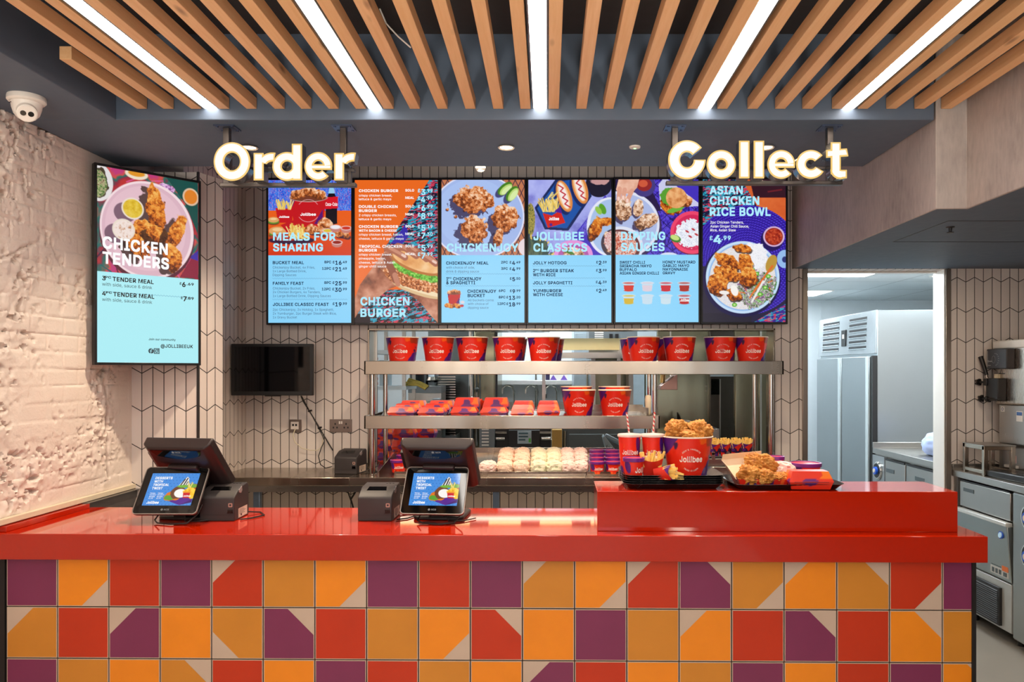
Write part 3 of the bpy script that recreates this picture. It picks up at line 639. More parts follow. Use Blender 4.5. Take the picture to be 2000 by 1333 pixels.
# --- 2 chicken burger
def camo(P, mask, seed, dark=(26, 22, 48)):
    f = fbm(P.X*.13, P.Y*.42+P.X*.12, seed, 3); P.put(mask, dark); P.put(mask*(f > .53), (40, 160, 190)); g = fbm(P.X*.17+9, P.Y*.5+P.X*.1, seed+5, 3); P.put(mask*(g > .62), (205, 60, 90))
def s2():
    P = Paint(162, 280, (238, 106, 30)); m = mk(788, 53)
    camo(P, P.pmask([(145, 0), (162, 0), (162, 200), (52, 160), (60, 130)]), 5); P.poly([(88, 102), (100, 84), (105, 110), (92, 126), (70, 124)], (52, 40, 170))
    camo(P, P.pmask([(0, 280), (0, 235), (40, 215), (162, 215), (162, 280)]), 15, (22, 18, 34)); P.rect(0, 262, 30, 280, (30, 20, 30))
    sk = [(96, 50, 36), (150, 84, 60), (190, 122, 94), (216, 156, 130)]
    P.tex(P.pmask([(0, 232), (10, 205), (34, 172), (58, 140), (84, 128), (118, 132), (150, 148), (162, 160), (162, 205), (90, 205), (66, 214), (44, 232), (14, 250), (0, 270)]), sk, .04, 3, gain=1.9)
    P.tex(P.pmask([(104, 222), (162, 208), (162, 280), (150, 268), (128, 240)]), sk, .05, 7)
    P.chicken(116, 196, 62, 20, 18, 4, 0, None, .22, .6)
    P.ell(122, 216, 50, 9, (222, 188, 140), 18); P.ell(122, 213, 49, 6, (244, 222, 184), 18); P.chicken(112, 196, 56, 15, 18, 9, 0, None, .3, .6)
    P.tex(P.emask(118, 180, 58, 11, 20, .3, 3, ws=.3), [(50, 120, 24), (110, 190, 60), (180, 236, 120)], .3, 9)
    P.ell(120, 164, 52, 17, (190, 116, 56), 20, .05); P.tex(P.emask(121, 161, 50, 15, 20), [(216, 140, 74), (238, 176, 112), (250, 210, 160)], .05, 6)
    for x0, y0, x1, y1 in ((76, 138, 98, 152), (98, 133, 120, 149), (120, 138, 140, 155), (138, 148, 158, 164)): P.line([(x0-14, y0-4), (x0, y0), (x1, y1)], 12, (176, 106, 82)); P.line([(x0-8, y0-5), (x1-2, y1-4)], 6, (206, 142, 116)); P.line([(x1-5, y1-5), (x1, y1-2)], 5, (240, 204, 190))
    P.line([(60, 150), (72, 176), (80, 196)], 14, (150, 84, 62)); P.line([(78, 186), (84, 204)], 10, (196, 130, 104))
    B = .04
    rows = rowset(m, [('CHICKEN', 835, 1098, 64, 0, .045, 412), ('BURGER', 835, 1194, 64, 0, .045, 382)])
    for y, s, w_, c in ((152, 'CHICKEN BURGER', 330, B), (190, 'crispy chicken breast,', 278, 0), (221, 'lettuce & garlic mayo', 272, 0), (285, 'DOUBLE CHICKEN', 325, B), (319, 'BURGER', 152, B), (355, '2 crispy chicken breasts,', 316, 0), (388, 'lettuce & garlic mayo', 272, 0),
                         (452, 'CHICKEN BURGER', 330, B), (484, 'WITH BACON & CHEESE', 320, B), (517, 'crispy chicken breast, bacon,', 372, 0), (551, 'cheese, lettuce & garlic mayo', 376, 0), (618, 'TROPICAL CHICKEN', 362, B), (650, 'BURGER', 152, B),
                         (684, 'crispy chicken breast,', 278, 0), (717, 'pineapple, bacon,', 226, 0), (751, 'cheese, lettuce & Asian', 304, 0), (783, 'ginger chilli sauce', 230, 0)):
        rows += rowset(m, [(s, 822, y, 21 if c == B and 'WITH' not in s else 18, 2, c if c else .012, w_)])
    for y, pre, bg, sm in ((152, 'SOLO', '3', '.99'), (214, 'MEAL', '4', '.99'), (285, 'SOLO', '6', '.99'), (352, 'MEAL', '8', '.99'), (452, 'SOLO', '5', '.19'), (516, 'MEAL', '7', '.30'), (618, 'SOLO', '5', '.99'), (684, 'MEAL', '7', '.99')):
        rows += rowset(m, [(sm, 1442, y+2, 27, 0, B, None, 'r'), (bg, 1442-textw(sm, B)*27-3, y+24, 46, 0, B, None, 'r'), ('£', 1442-textw(sm, B)*27-46, y+2, 27, 0, B, None, 'r'), (pre, 1212, y-4, 19, 2, B, 74)])
    return P, rows
# --- 3 chicken pieces on a plate
def s3():
    P = Paint(162, 280, (196, 120, 82)); m = mk(52, 45)
    for k in range(-8, 26): P.line([(k*12, 0), (k*12+70, 150)], 1.3, (40, 30, 60)); P.line([(k*12, 0), (k*12-70, 150)], 1.3, (40, 30, 60))
    P.ell(70, 72, 92, 84, (226, 228, 250)); P.ell(70, 72, 89, 81, (166, 188, 238)); P.ell(64, 66, 74, 68, (172, 196, 244)); P.ell(168, 132, 18, 18, (236, 220, 226))
    for x, y, rx, ry, ro, sd in ((63, 38, 37, 27, 8, 2), (125, 74, 25, 27, 60, 9), (112, 112, 9, 18, 15, 5), (64, 97, 27, 26, 40, 14)): P.chicken(x, y, rx, ry, ro, sd, 0, (-10, 10))
    for x, y in ((28, 72), (12, 58), (45, 60)): P.chicken(x, y, 3, 3, 0, int(x), 0, (-1, 1))
    for x, y, ro in ((124, 17, -40), (138, 27, -55)):
        P.ell(x-5, y+5, 17, 9, (70, 70, 120), ro); P.ell(x, y, 17, 9, (70, 130, 30), ro); P.ell(x+2, y+2, 15, 7, (190, 220, 120), ro); P.ell(x+3, y+3, 12, 5, (220, 240, 170), ro)
    P.rect(0, 147.5, 162, 280, CYAN)
    for y in (184.5, 208): P.zig(8, 154, y, (90, 150, 190))
    bucket_pic(P, 24.5, 222, 26, 20, 20, 60, False)
    for x, y in ((12, 246), (19, 248), (26, 246), (32, 248)): P.chicken(x, y, 6, 4, 0, x, 1)
    P.ell(40, 247, 3.5, 2.5, (200, 40, 60)); P.ell(41, 240, 4, 3, (220, 215, 225))
    b_ = .035
    rows = rowset(m, [('CHICKENJOY', 96, 642, 62, 0, .045, 602), ('CHICKENJOY MEAL', 91, 753, 24, 1, b_, 356), ('with choice of side,', 91, 787, 19, 3, 0, 240), ('drink & dipping sauce', 91, 820, 19, 3, 0, 276), ('1', 92, 885, 25, 1, b_), ('PC', 107, 872, 12, 1, b_, 30), ('CHICKENJOY', 150, 885, 25, 1, b_, 237), ('& SPAGHETTI', 92, 918, 25, 1, b_, 243),
        ('CHICKENJOY', 270, 989, 25, 1, b_, 242), ('BUCKET', 272, 1025, 25, 1, b_, 146), ('All buckets come', 273, 1060, 19, 3, 0, 217), ('with choice of', 273, 1091, 19, 3, 0, 174), ('dipping sauce', 273, 1123, 19, 3, 0, 174)])
    for y, pre, bg, sm, xl in ((755, '2PC', '4', '.49', 553), (808, '3PC', '4', '.99', 553), (891, None, '5', '.50', 0), (993, '6PC', '9', '.99', 533), (1047, '8PC', '13', '.20', 533), (1102, '12PC', '18', '.99', 522)):
        rows += price(m, 714, y, pre, bg, sm, 1, ch=31, xl=xl, pw=56 if pre and len(pre) == 3 else 68)
    return P, rows
# --- 4 classics
def s4():
    P = Paint(162, 280, (148, 150, 226)); m = mk(783, 45)
    P.tex(np.ones(P.X.shape), [(120, 120, 205), (160, 165, 235), (180, 186, 245)], .05, 4)
    P.tex(P.emask(4, 78, 9, 32), [(40, 60, 40), (190, 170, 80), (90, 90, 50)], .5, 2); P.ell(8, 138, 34, 30, (52, 70, 84), 0, .5, 4); P.fries(18, 150, 44, 40, 20, 71, 0, 70); P.put(P.emask(10, 142, 34, 26, 0, .4, 9)*.8, (40, 70, 60))
    P.ell(138, 8, 26, 26, (28, 24, 44)); P.ell(140, 0, 20, 10, (200, 150, 150), 0, .2, 4)
    P.poly([(88, 110), (150, 30), (162, 46), (162, 150), (100, 150)], (70, 50, 190)); P.tex(P.pmask([(94, 108), (140, 40), (148, 50), (108, 112)]), [(40, 30, 120), (120, 110, 230), (60, 40, 170)], .5, 6)
    P.ell(160, 92, 46, 58, (232, 235, 250)); P.ell(162, 92, 42, 54, (170, 196, 236)); P.chicken(132, 95, 11, 24, 20, 7, 1, (-4, 4)); P.chicken(150, 82, 20, 8, 0, 9, 1); P.ell(168, 124, 26, 28, (70, 56, 70)); P.chicken(168, 122, 20, 24, 0, 19, 2); P.tex(P.emask(164, 120, 16, 20), [(180, 60, 60), (240, 230, 230), (200, 90, 80)], .5, 5)
    P.ell(145, 57, 6, 11, (90, 160, 40), -25); P.ell(137, 60, 5, 9, (150, 200, 80), -35)
    hexa = [(12, 55), (52, 0), (104, -8), (124, 32), (78, 100), (32, 97)]; P.poly(hexa, (24, 40, 92)); P.poly([(17, 56), (54, 5), (102, -4), (118, 32), (75, 95), (35, 92)], (28, 84, 168))
    for x, y in ((70, 32), (101, 16)):
        P.ell(x-4, y+5, 14, 33, (20, 40, 100), -17); P.ell(x, y, 14, 32, (226, 140, 70), -17); P.ell(x-1, y-1, 10, 28, (246, 200, 150), -17); P.ell(x-1, y-1, 7, 26, (250, 236, 232), -17)
        z = [(x-8+q*2.2+(4 if q % 2 else -4), y-22+q*6.2) for q in range(8)]; P.line(z, 2.2, (196, 30, 44))
    P.fries(43, 62, 30, 26, 34, 2, -8, 22); P.fries(44, 36, 12, 20, 5, 12, 40, 20)
    P.poly([(28, 65), (46, 70), (62, 60), (72, 84), (38, 94)], (212, 36, 26)); P.ell(44, 88, 3, 3, (90, 30, 140)); P.poly([(50, 62), (62, 52), (66, 66)], (80, 30, 150))
    P.ell(88, 148, 38, 30, (230, 150, 220)); P.ell(88, 150, 30, 24, (180, 90, 170)); P.chicken(88, 146, 22, 14, 0, 41, 2); P.ell(80, 142, 10, 3, (70, 130, 50), 20)
    P.rect(0, 147.5, 162, 280, CYAN)
    for y in (168.8, 192.6, 208.4): P.zig(8, 152, y, (90, 150, 190))
    b_ = .035
    rows = rowset(m, [('JOLLIBEE', 825, 547, 64, 0, .045, 425), ('CLASSICS', 825, 642, 64, 0, .045, 452), ('Jollibee', 955, 382, 24, 2, .045, 86), ('JOLLY HOTDOG', 822, 751, 24, 1, b_, 282), ('2', 822, 817, 25, 1, b_), ('PC', 842, 804, 12, 1, b_, 32), ('BURGER STEAK', 885, 817, 25, 1, b_, 280), ('WITH RICE', 822, 851, 25, 1, b_, 190), ('JOLLY SPAGHETTI', 822, 918, 24, 1, b_, 330), ('YUMBURGER', 822, 984, 24, 1, b_, 238), ('WITH CHEESE', 822, 1017, 24, 1, b_, 250)])
    for y, bg, sm in ((754, '2', '.39'), (822, '3', '.99'), (920, '4', '.39'), (988, '2', '.49')): rows += price(m, 1440, y, None, bg, sm, 1, ch=31)
    return P, rows
# --- 5 dipping sauces
def s5():
    P = Paint(162, 280, (54, 34, 150)); m = mk(52, 42)
    P.tex(np.ones(P.X.shape), [(34, 18, 96), (66, 44, 190), (100, 80, 220), (40, 24, 120)], .22, 4, 1.4, .7)
    P.put(((P.X+P.Y*1.1) % 22 < 2.2)*.7, (30, 16, 90)); P.put((((P.X-P.Y*1.1) % 22) < 2.2)*.7, (30, 16, 90))
    P.poly([(0, 0), (60, 0), (90, 60), (60, 70), (20, 40), (0, 40)], (40, 26, 70))
    P.ell(18, 92, 72, 66, (60, 40, 90)); P.ell(14, 88, 72, 66, (226, 230, 248)); P.ell(14, 88, 67, 60, (176, 190, 232))
    P.ell(56, 12, 22, 22, (70, 60, 130)); P.ell(56, 10, 15, 13, (150, 40, 40)); P.ell(54, 8, 9, 7, (210, 90, 60))
    for x, y, rx, ry, ro, s_ in ((15, 56, 17, 24, 0, 3), (45, 58, 10, 17, 5, 6), (60, 82, 25, 14, -20, 8)): P.chicken(x, y, rx, ry, ro, s_, 2, (-4, 4))
    sk = [(176, 116, 100), (226, 166, 140), (246, 200, 176)]
    P.tex(P.pmask([(6, 0), (46, 0), (42, 16), (33, 26), (8, 30), (1, 20)]), sk, .06, 4)
    for x0, y0, x1, y1 in ((8, 18, 6, 38), (18, 20, 15, 36), (32, 22, 23, 42)): P.line([(x0, y0), (x1, y1)], 8.5, (226, 164, 140)); P.line([(x1, y1-2), (x1, y1+1)], 5, (250, 214, 200))
    P.ell(10, 132, 44, 40, (226, 230, 246)); P.ell(8, 134, 40, 36, (110, 60, 60)); P.tex(P.emask(6, 132, 36, 30), [(150, 40, 40), (220, 120, 90), (245, 225, 220), (120, 50, 40)], .35, 3)
    P.poly([(84, 10), (92, 0), (162, 0), (162, 52), (88, 58)], (206, 206, 240)); P.poly([(102, 0), (162, 0), (162, 46)], (70, 50, 190)); P.chicken(110, 48, 22, 20, 0, 7, 1); P.ell(104, 32, 16, 17, (90, 160, 50), 0, .3, 4); P.ell(118, 58, 18, 5, (110, 180, 60), -20, .3, 5); P.chicken(136, 42, 14, 12, 0, 17, 0)
    P.tex(P.emask(119, 36, 20.5, 20.5), [(196, 120, 60), (230, 160, 100), (245, 190, 130)], .15, 6)
    P.ell(150, 106, 43, 42, (120, 20, 60)); P.ell(150, 104, 43, 42, (240, 70, 110)); P.ell(150, 104, 36, 35, (215, 40, 90)); P.tex(P.emask(146, 106, 27, 27, 0, .25, 3, ws=.3), [(200, 205, 225), (240, 245, 255), (255, 255, 255)], .6, 7)
    for x, y in ((140, 102), (152, 98), (146, 112), (158, 108)): P.ell(x, y, 4, 1.8, (190, 50, 60), 30)
    P.ell(117, 116, 11, 7, (60, 130, 40), 20); P.ell(116, 114, 9, 5, (200, 225, 130), 20)
    P.rect(0, 147.5, 162, 280, CYAN); P.ell(104, 150, 18, 7, (220, 228, 248)); P.rect(0, 147.5, 162, 160, CYAN)
    for i, (c1) in enumerate([(214, 44, 30), (222, 208, 222), (206, 30, 50), (176, 44, 34), (214, 180, 40), (200, 224, 240), (206, 228, 240), (190, 26, 30)]):
        cx = 25.8+(i % 4)*36.2; cy = 202+(i//4)*25
        P.poly([(cx-11, cy+1), (cx+11, cy+1), (cx+9, cy+16), (cx-9, cy+16)], (196, 222, 240)); P.poly([(cx-10, cy+6), (cx+10, cy+6), (cx+8.5, cy+16), (cx-8.5, cy+16)], c1)
        P.ell(cx, cy+16, 8.6, 1.8, c1); P.ell(cx, cy+1, 13, 3, (210, 232, 246)); P.ell(cx, cy+1.3, 11, 2.1, tuple((np.array(c1)*.6+np.array((200, 220, 235))*.4).astype(int)))
    b_ = .035
    rows = rowset(m, [('DIPPING', 98, 546, 64, 0, .045, 372), ('SAUCES', 98, 638, 64, 0, .045, 366), ('Jollibee', 595, 1062, 22, 2, .045, 76)])
    for i, (a, c, wa, wc) in enumerate((('SWEET CHILLI', 'HONEY MUSTARD', 213, 274), ('SRIRACHA MAYO', 'GARLIC MAYO', 267, 222), ('BUFFALO', 'MAYONNAISE', 143, 212), ('ASIAN GINGER CHILLI', 'GRAVY', 330, 106))):
        rows += rowset(m, [(a, 87, 746+i*30.3, 22, 1, b_, wa), (c, 448, 744+i*30.3, 22, 1, b_, wc)])
    return P, rows
# --- 6 rice bowl
def s6():
    P = Paint(162, 280, (30, 26, 62)); m = mk(785, 42)
    camo(P, P.pmask([(0, 0), (90, 0), (100, 60), (0, 100)]), 25, (26, 24, 60)); P.poly([(76, 0), (162, 0), (162, 90), (110, 60)], (214, 96, 44)); P.poly([(92, 0), (162, 0), (162, 36), (100, 36)], (52, 20, 34)); P.line([(128, 24), (154, 20)], 3, (110, 30, 40))
    P.tex(((P.Y < 85)*(P.X > 110)*(P.Y > 36)).astype(float), [(210, 90, 40), (236, 130, 70)], .04, 5)
    d = np.hypot(P.X-86, (P.Y-158)*1.0); mat = np.clip(108-d, 0, 1); ang = np.arctan2(P.Y-158, P.X-86)
    wv = ((d % 5) < 2.4)*.5+.5*((np.sin(ang*d*1.2+np.floor(d/5)*2)) > 0); P.put(mat, (44, 22, 150)); P.put(mat*(wv > .6), (86, 62, 220))
    P.rect(0, 170, 60, 280, (36, 32, 56)); P.poly([(60, 262), (0, 180), (0, 280), (70, 280)], (36, 32, 56)); P.put((P.Y > 262)*(P.X < 95)*1.0, (30, 26, 46))
    camo(P, P.pmask([(100, 280), (162, 244), (162, 280)]), 35, (50, 30, 140))
    P.ell(135, 118, 22, 22, (30, 16, 90)); P.ell(139, 112, 21, 20, (216, 180, 216)); P.ell(139, 112, 17.5, 17, (150, 30, 20)); P.tex(P.emask(139, 112, 16, 15), [(130, 24, 14), (190, 60, 30), (220, 110, 70)], .3, 3)
    P.ell(160, 156, 15, 18, (150, 190, 240)); P.ell(160, 157, 5, 6, (40, 50, 120))
    P.ell(76, 196, 76, 74, (20, 14, 70)); P.ell(78, 192, 72, 71, (200, 226, 250)); P.ell(78, 192, 67, 66, (150, 190, 240)); P.ell(78, 192, 64, 63, (238, 228, 220))
    P.tex(P.emask(78, 192, 63, 62), [(205, 205, 215), (240, 240, 245), (225, 215, 210), (250, 250, 252)], .5, 9)
    P.tex(P.emask(100, 150, 26, 26, 0, .2, 4), [(220, 222, 232), (250, 250, 255), (235, 238, 244)], .6, 2); P.ell(134, 165, 10, 18, (190, 150, 60), 20)
    P.tex(P.emask(104, 216, 40, 34, -30, .3, 8), [(60, 90, 40), (200, 210, 190), (110, 60, 110), (235, 235, 230), (90, 150, 60)], .34, 12, gain=2.4)
    r = random.Random(3)
    for k in range(46):
        a = r.random()*6.28; q = r.random()**.6; x, y = 108+34*q*math.cos(a), 214+28*q*math.sin(a); c = r.choice([(232, 110, 40), (240, 240, 235), (120, 50, 130), (100, 190, 60), (60, 130, 40), (235, 130, 60)])
        l = 4+r.random()*10; t = r.random()*3.1; P.line([(x, y), (x+l*math.cos(t), y-l*math.sin(t))], 1.8, c)
    P.line([(100, 220), (136, 170)], 4, (226, 110, 40)); P.line([(96, 240), (118, 200)], 4, (240, 240, 235)); P.line([(92, 232), (110, 204)], 3, (230, 120, 50))
    for x, y in ((105, 185), (112, 225), (62, 246), (128, 190), (122, 212)): P.ell(x, y, 5, 4, (90, 180, 50)); P.ell(x, y, 2.5, 2, (200, 230, 150))
    for x, y, rx, ry, ro, s_ in ((48, 160, 27, 13, 25, 3), (84, 166, 15, 24, -15, 5), (48, 184, 26, 14, 15, 7), (88, 190, 18, 20, 30, 9), (30, 206, 20, 22, -10, 11), (78, 135, 18, 8, 5, 13), (60, 226, 16, 12, 30, 19)): P.chicken(x, y, rx, ry, ro, s_, 1, (1, 3))
    P.ell(42, 222, 10, 4, (245, 240, 235), 5); P.ell(62, 218, 7, 11, (250, 246, 240), -20)
    b_ = .03
    rows = rowset(m, [('ASIAN', 843, 163, 66, 0, .045, 278), ('CHICKEN', 843, 252, 66, 0, .045, 416), ('RICE BOWL', 843, 344, 66, 0, .045, 512), ('2pc Chicken Tenders,', 848, 411, 21, 2, .012, 280), ('Asian Ginger Chili Sauce,', 848, 444, 21, 2, .012, 324), ('Rice, Asian Slaw', 848, 476, 21, 2, .012, 214), ('£', 842, 548, 33, 0, .03), ('4', 874, 576, 66, 0, .045, 68), ('.99', 942, 548, 34, 0, .04, 78)])
    return P, rows
NAMES = ['menu screen of sharing meals with a red bucket, leftmost of the row of six', 'orange menu screen with a hand-held chicken burger', 'menu screen with fried chicken on a pale blue plate and lime', 'menu screen with hot dogs and fries on a blue tray', 'menu screen of dipping sauces with eight small sauce pots', 'purple menu screen with an Asian chicken rice bowl, rightmost of the row']
MS_X = [(524, 686), (693, 855), (862, 1024.5), (1032, 1194), (1202, 1364.5), (1372.6, 1534.7)]
for i, fn in enumerate((s1, s2, s3, s4, s5, s6)):
    P, rows = fn()
    screen(NAMES[i], (wx(sum(MS_X[i])/2, 5.0), 5.0, wz(631-.5*(i > 1)-.8*(i > 3), 5.0)), 0, P, rows, .54, .93, U)
b = MB(); b.box(wx(540, 5), wx(1520, 5), 5.05, 5.1, 2.02, 2.06); b.box(wx(540, 5), wx(1520, 5), 5.05, 5.1, 2.62, 2.66)
tag(b.build('mounting_rail', M_BLACK), 'black mounting rails on the tiled wall behind the row of menu screens', 'mounting rail')

# --- the angled screen at the left
def stv():
    P = Paint(162, 310, (176, 50, 50)); r = random.Random(5)
    P.tex(np.ones(P.X.shape), [(190, 50, 50), (150, 40, 60), (30, 110, 100), (210, 80, 70), (190, 60, 120)], .035, 5, gain=2.4)
    for k in range(60):
        x, y, a = r.random()*162, r.random()*165, r.random()*6.28; c = r.choice([(40, 20, 60), (220, 90, 150), (20, 100, 100), (90, 20, 60)])
        P.line([(x, y), (x+18*math.cos(a), y+18*math.sin(a))], 2.0, c)
    P.poly([(108, 0), (162, 0), (162, 90), (140, 40)], (20, 78, 72)); P.poly([(130, 165), (162, 110), (162, 165)], (140, 30, 60)); P.poly([(146, 130), (162, 116), (162, 134)], (60, 40, 160))
    P.ell(2, 26, 22, 30, (230, 225, 225)); P.ell(0, 26, 17, 24, (70, 60, 40), 0, .3, 4); P.tex(P.emask(0, 28, 15, 22), [(90, 60, 40), (200, 190, 150), (90, 130, 60), (60, 40, 70)], .4, 8)
    P.ell(60, 3, 18, 9, (240, 225, 200)); P.ell(60, 2, 13, 5, (226, 150, 40)); P.ell(149, 26, 14, 15, (226, 190, 160)); P.ell(149, 26, 11, 12, (226, 130, 40)); P.tex(P.emask(106, 20, 14, 10, 0, .3), [(60, 20, 70), (220, 160, 220), (240, 230, 240)], .5, 6)
    P.ell(79, 97, 76, 82, (90, 30, 50)); P.ell(79, 92, 75, 80, (246, 222, 226)); P.ell(78, 92, 71, 76, (222, 182, 196)); P.ell(76, 90, 64, 69, (230, 192, 204))
    for x, y, rx, ry, ro, s_ in ((91, 58, 15, 42, -6, 3), (74, 102, 26, 24, 40, 6), (98, 98, 22, 14, 20, 12), (124, 90, 12, 34, 22, 9), (118, 132, 14, 26, -10, 15), (62, 120, 14, 24, -30, 18)): P.chicken(x, y, rx, ry, ro, s_, 1, (-12, 8))
    for x, y, c in ((54, 60, [(206, 160, 20), (226, 190, 50), (236, 206, 90)]), (40, 96, [(226, 196, 180), (246, 230, 222), (240, 222, 214), (180, 110, 60)])):
        P.put(P.emask(x-12, y+8, 17, 16)*.75, (90, 60, 80)); P.ell(x, y, 17.5, 17.5, (236, 222, 206)); P.tex(P.emask(x, y, 15, 15), c, .2, 4)
    P.rect(0, 166, 162, 310, (176, 242, 250)); P.zig(8, 154, 198, (90, 150, 180))
    P.ell(83, 290.5, 4.2, 4.2, (22, 24, 30)); P.line([(82.5, 294.6), (82.5, 289.5), (83.3, 288), (85, 287.6)], 1.3, (176, 242, 250)); P.line([(80.8, 290.6), (84.8, 290.6)], 1.0, (176, 242, 250))
    for x0, y0, x1, y1 in ((88.2, 286.7, 95.8, 286.7), (95.8, 286.7, 95.8, 294.3), (95.8, 294.3, 88.2, 294.3), (88.2, 294.3, 88.2, 286.7)): P.line([(x0, y0), (x1, y1)], 1.0, (22, 24, 30))
    P.ell(92, 290.5, 2.5, 2.5, (22, 24, 30)); P.ell(92, 290.5, 1.5, 1.5, (176, 242, 250)); P.ell(94.2, 288.3, .6, .6, (22, 24, 30))
    b_ = .04
    rows = [('CHICKEN', 8, 133, 18, 2, .045, 102, 'l'), ('TENDERS', 8, 158, 18, 2, .045, 104, 'l'), ('3', 7.5, 186, 6.6, 4, b_, None, 'l'), ('PC', 12, 182.4, 3.4, 4, b_, 9, 'l'), ('TENDER MEAL', 23, 186, 6.6, 4, b_, 64, 'l'), ('with side, sauce & drink', 7.5, 195, 5.4, 4, 0, 77, 'l'), ('£', 133, 183.2, 4, 4, b_, None, 'r'), ('6', 134, 186.5, 8, 4, b_, None, 'l'), ('.69', 154, 183.2, 4.2, 4, b_, 12.5, 'r'),
            ('4', 7.5, 211, 6.6, 4, b_, None, 'l'), ('PC', 13, 207.4, 3.4, 4, b_, 9, 'l'), ('TENDER MEAL', 24, 211, 6.6, 4, b_, 64, 'l'), ('with side, sauce & drink', 7.5, 220, 5.4, 4, 0, 77, 'l'), ('£', 135, 208.2, 4, 4, b_, None, 'r'), ('7', 136, 211.5, 8, 4, b_, None, 'l'), ('.89', 154, 208.2, 4.2, 4, b_, 12.5, 'r'),
            ('Join our community', 79, 282, 3.6, 4, .02, 44, 'l'), ('@JOLLIBEEUK', 98.5, 294, 5.6, 4, .03, 54, 'l')]
    return P, rows
P, rows = stv()
a0, a1 = Vector((wx(184, 3.656), 3.656)), Vector((wx(392, 4.02), 4.02)); mid = (a0+a1)/2; ang = math.atan2(a1.y-a0.y, a1.x-a0.x); tw = (a1-a0).length
zb = wz(713, 3.656); th = wz(317, 3.656)-zb
t = screen('tall menu screen of chicken tenders turned inwards at the brick wall', (mid.x, mid.y, zb+.012), ang, P, rows, tw-.024, th-.024, (tw-.024)/162, bez=.012, dep=.035, group=None)
b = MB(); b.box(-.15, .15, .036, .06, .3, .6); b.box(-.03, .03, .06, .2, .40, .5); b.box(-.19, -.17, .06, .09, .36, .66)
b.build('wall_bracket', M_BLACK, t, bevel=.004)

# --- kitchen order monitor, switched off
t = thing('order_monitor', 'switched-off black flat monitor mounted on the tiled wall', 'monitor', (wx(531, 4.86), 4.86, wz(773, 4.86)))
mw, mh = 160*4.86/F, 101*4.86/F
b = MB(); b.box(-mw/2, mw/2, 0, .035, 0, mh); b.build('housing', M_BLACK, t, bevel=.004)
b = MB(); b.box(-mw/2+.02, mw/2-.02, -.001, .002, .026, mh-.018); b.build('display', M_BLACKG, t)
b = MB(); b.box(-.05, .05, .035, .238, .12, .2); b.box(-.05, .05, .01, .03, -.006, .0, 0); b.build('wall_bracket', M_BLACK, t, bevel=.002)

# ------------------------------------------------------------------ hanging illuminated signs
M_FACE = glow('sign_face', (255, 250, 240), 1.02); M_RIM = glow('sign_rim', (250, 206, 110), .9); M_RET = pbr('sign_return', (126, 128, 136), .25, .9)
def arcpoly(cx, cy, rx, ry, th, a0, a1, n=44, thy=None):
    thy = thy or th
    out = [(cx+rx*math.cos(R(a0+(a1-a0)*i/n)), cy+ry*math.sin(R(a0+(a1-a0)*i/n))) for i in range(n+1)]
    inn = [(cx+(rx-th)*math.cos(R(a0+(a1-a0)*i/n)), cy+(ry-thy)*math.sin(R(a0+(a1-a0)*i/n))) for i in range(n+1)]
    return out, inn
def letter_mesh(b, shapes, y0, y1, m, grow=0.0):
    """each shape is ('arc',cx,cy,rx,ry,th,a0,a1) or ('poly',pts); grow widens the strokes"""
    for sh in shapes:
        if sh[0] == 'arc':
            _, cx, cy, rx, ry, th, a0, a1 = sh; full = abs(a1-a0) >= 360; e = grow/max(rx, .01)*57.3 if not full else 0
            o, i = arcpoly(cx, cy, rx+grow, ry+grow, th+2*grow, a0-e, a1+e); n = len(o)
            A = [(p[0], y0, p[1]) for p in o]+[(p[0], y0, p[1]) for p in i]+[(p[0], y1, p[1]) for p in o]+[(p[0], y1, p[1]) for p in i]
            fs = []
            for k in range(n-1): fs += [(k, k+1, n+k+1, n+k), (2*n+k, 3*n+k, 3*n+k+1, 2*n+k+1), (k, 2*n+k, 2*n+k+1, k+1), (n+k, n+k+1, 3*n+k+1, 3*n+k)]
            if not full: fs += [(0, n, 3*n, 2*n), (n-1, 3*n-1, 4*n-1, 2*n-1)]
            b.add(A, fs, m)
        else:
            pts = sh[1]; c = Vector((sum(p[0] for p in pts)/len(pts), sum(p[1] for p in pts)/len(pts)))
            q = [(p[0]+grow*math.copysign(1, p[0]-c.x), p[1]+grow*math.copysign(1, p[1]-c.y)) for p in pts] if grow else pts
            b.prism(q, y0, y1, m)
def rp(x0, x1, z0, z1): return ('poly', [(x0, z0), (x1, z0), (x1, z1), (x0, z1)])
S = 3.25/F
M_SIGNST = pbr('sign_steel', (96, 90, 86), .35, .85)
def gO(x, w_, h): return [('arc', x+w_/2, h/2-.5, w_/2, h/2+.5, w_*.28, 0, 360)]
def go(x): return [('arc', x+28, 27, 28.5, 28, 18.5, 0, 360)]
def ge(x): return [('arc', x+27, 27, 27, 28, 17, 0, 318), ('poly', [(x+10, 20.5), (x+53.5, 20.5), (x+53.8, 31), (x+10, 31)])]
def gr(x): return [rp(x, x+19, 0, 53), ('arc', x+37, 30, 29, 24, 17, 80, 168), ('poly', [(x+34, 37), (x+37.5, 37), (x+37.5, 54), (x+32, 54)])]
def gd(x): return [('arc', x+28, 27, 28.5, 28, 18, 0, 360), rp(x+37.5, x+57, 0, 71)]
def gl(x): return [rp(x, x+20, 0, 73)]
def gc(x): return [('arc', x+28, 27, 28.5, 28, 18.5, 38, 330)]
def gC(x): return [('arc', x+36, 36, 36.5, 38, 23, 38, 360)]
def gt(x): return [rp(x+9, x+28, 8, 70), ('poly', [(x, 40), (x+43, 43), (x+40, 58), (x, 55)]), ('arc', x+28, 16, 19.5, 17.5, 18, 175, 285, ), ('poly', [(x+20, -1.3), (x+40, 0), (x+40, 16), (x+20, 16)])]
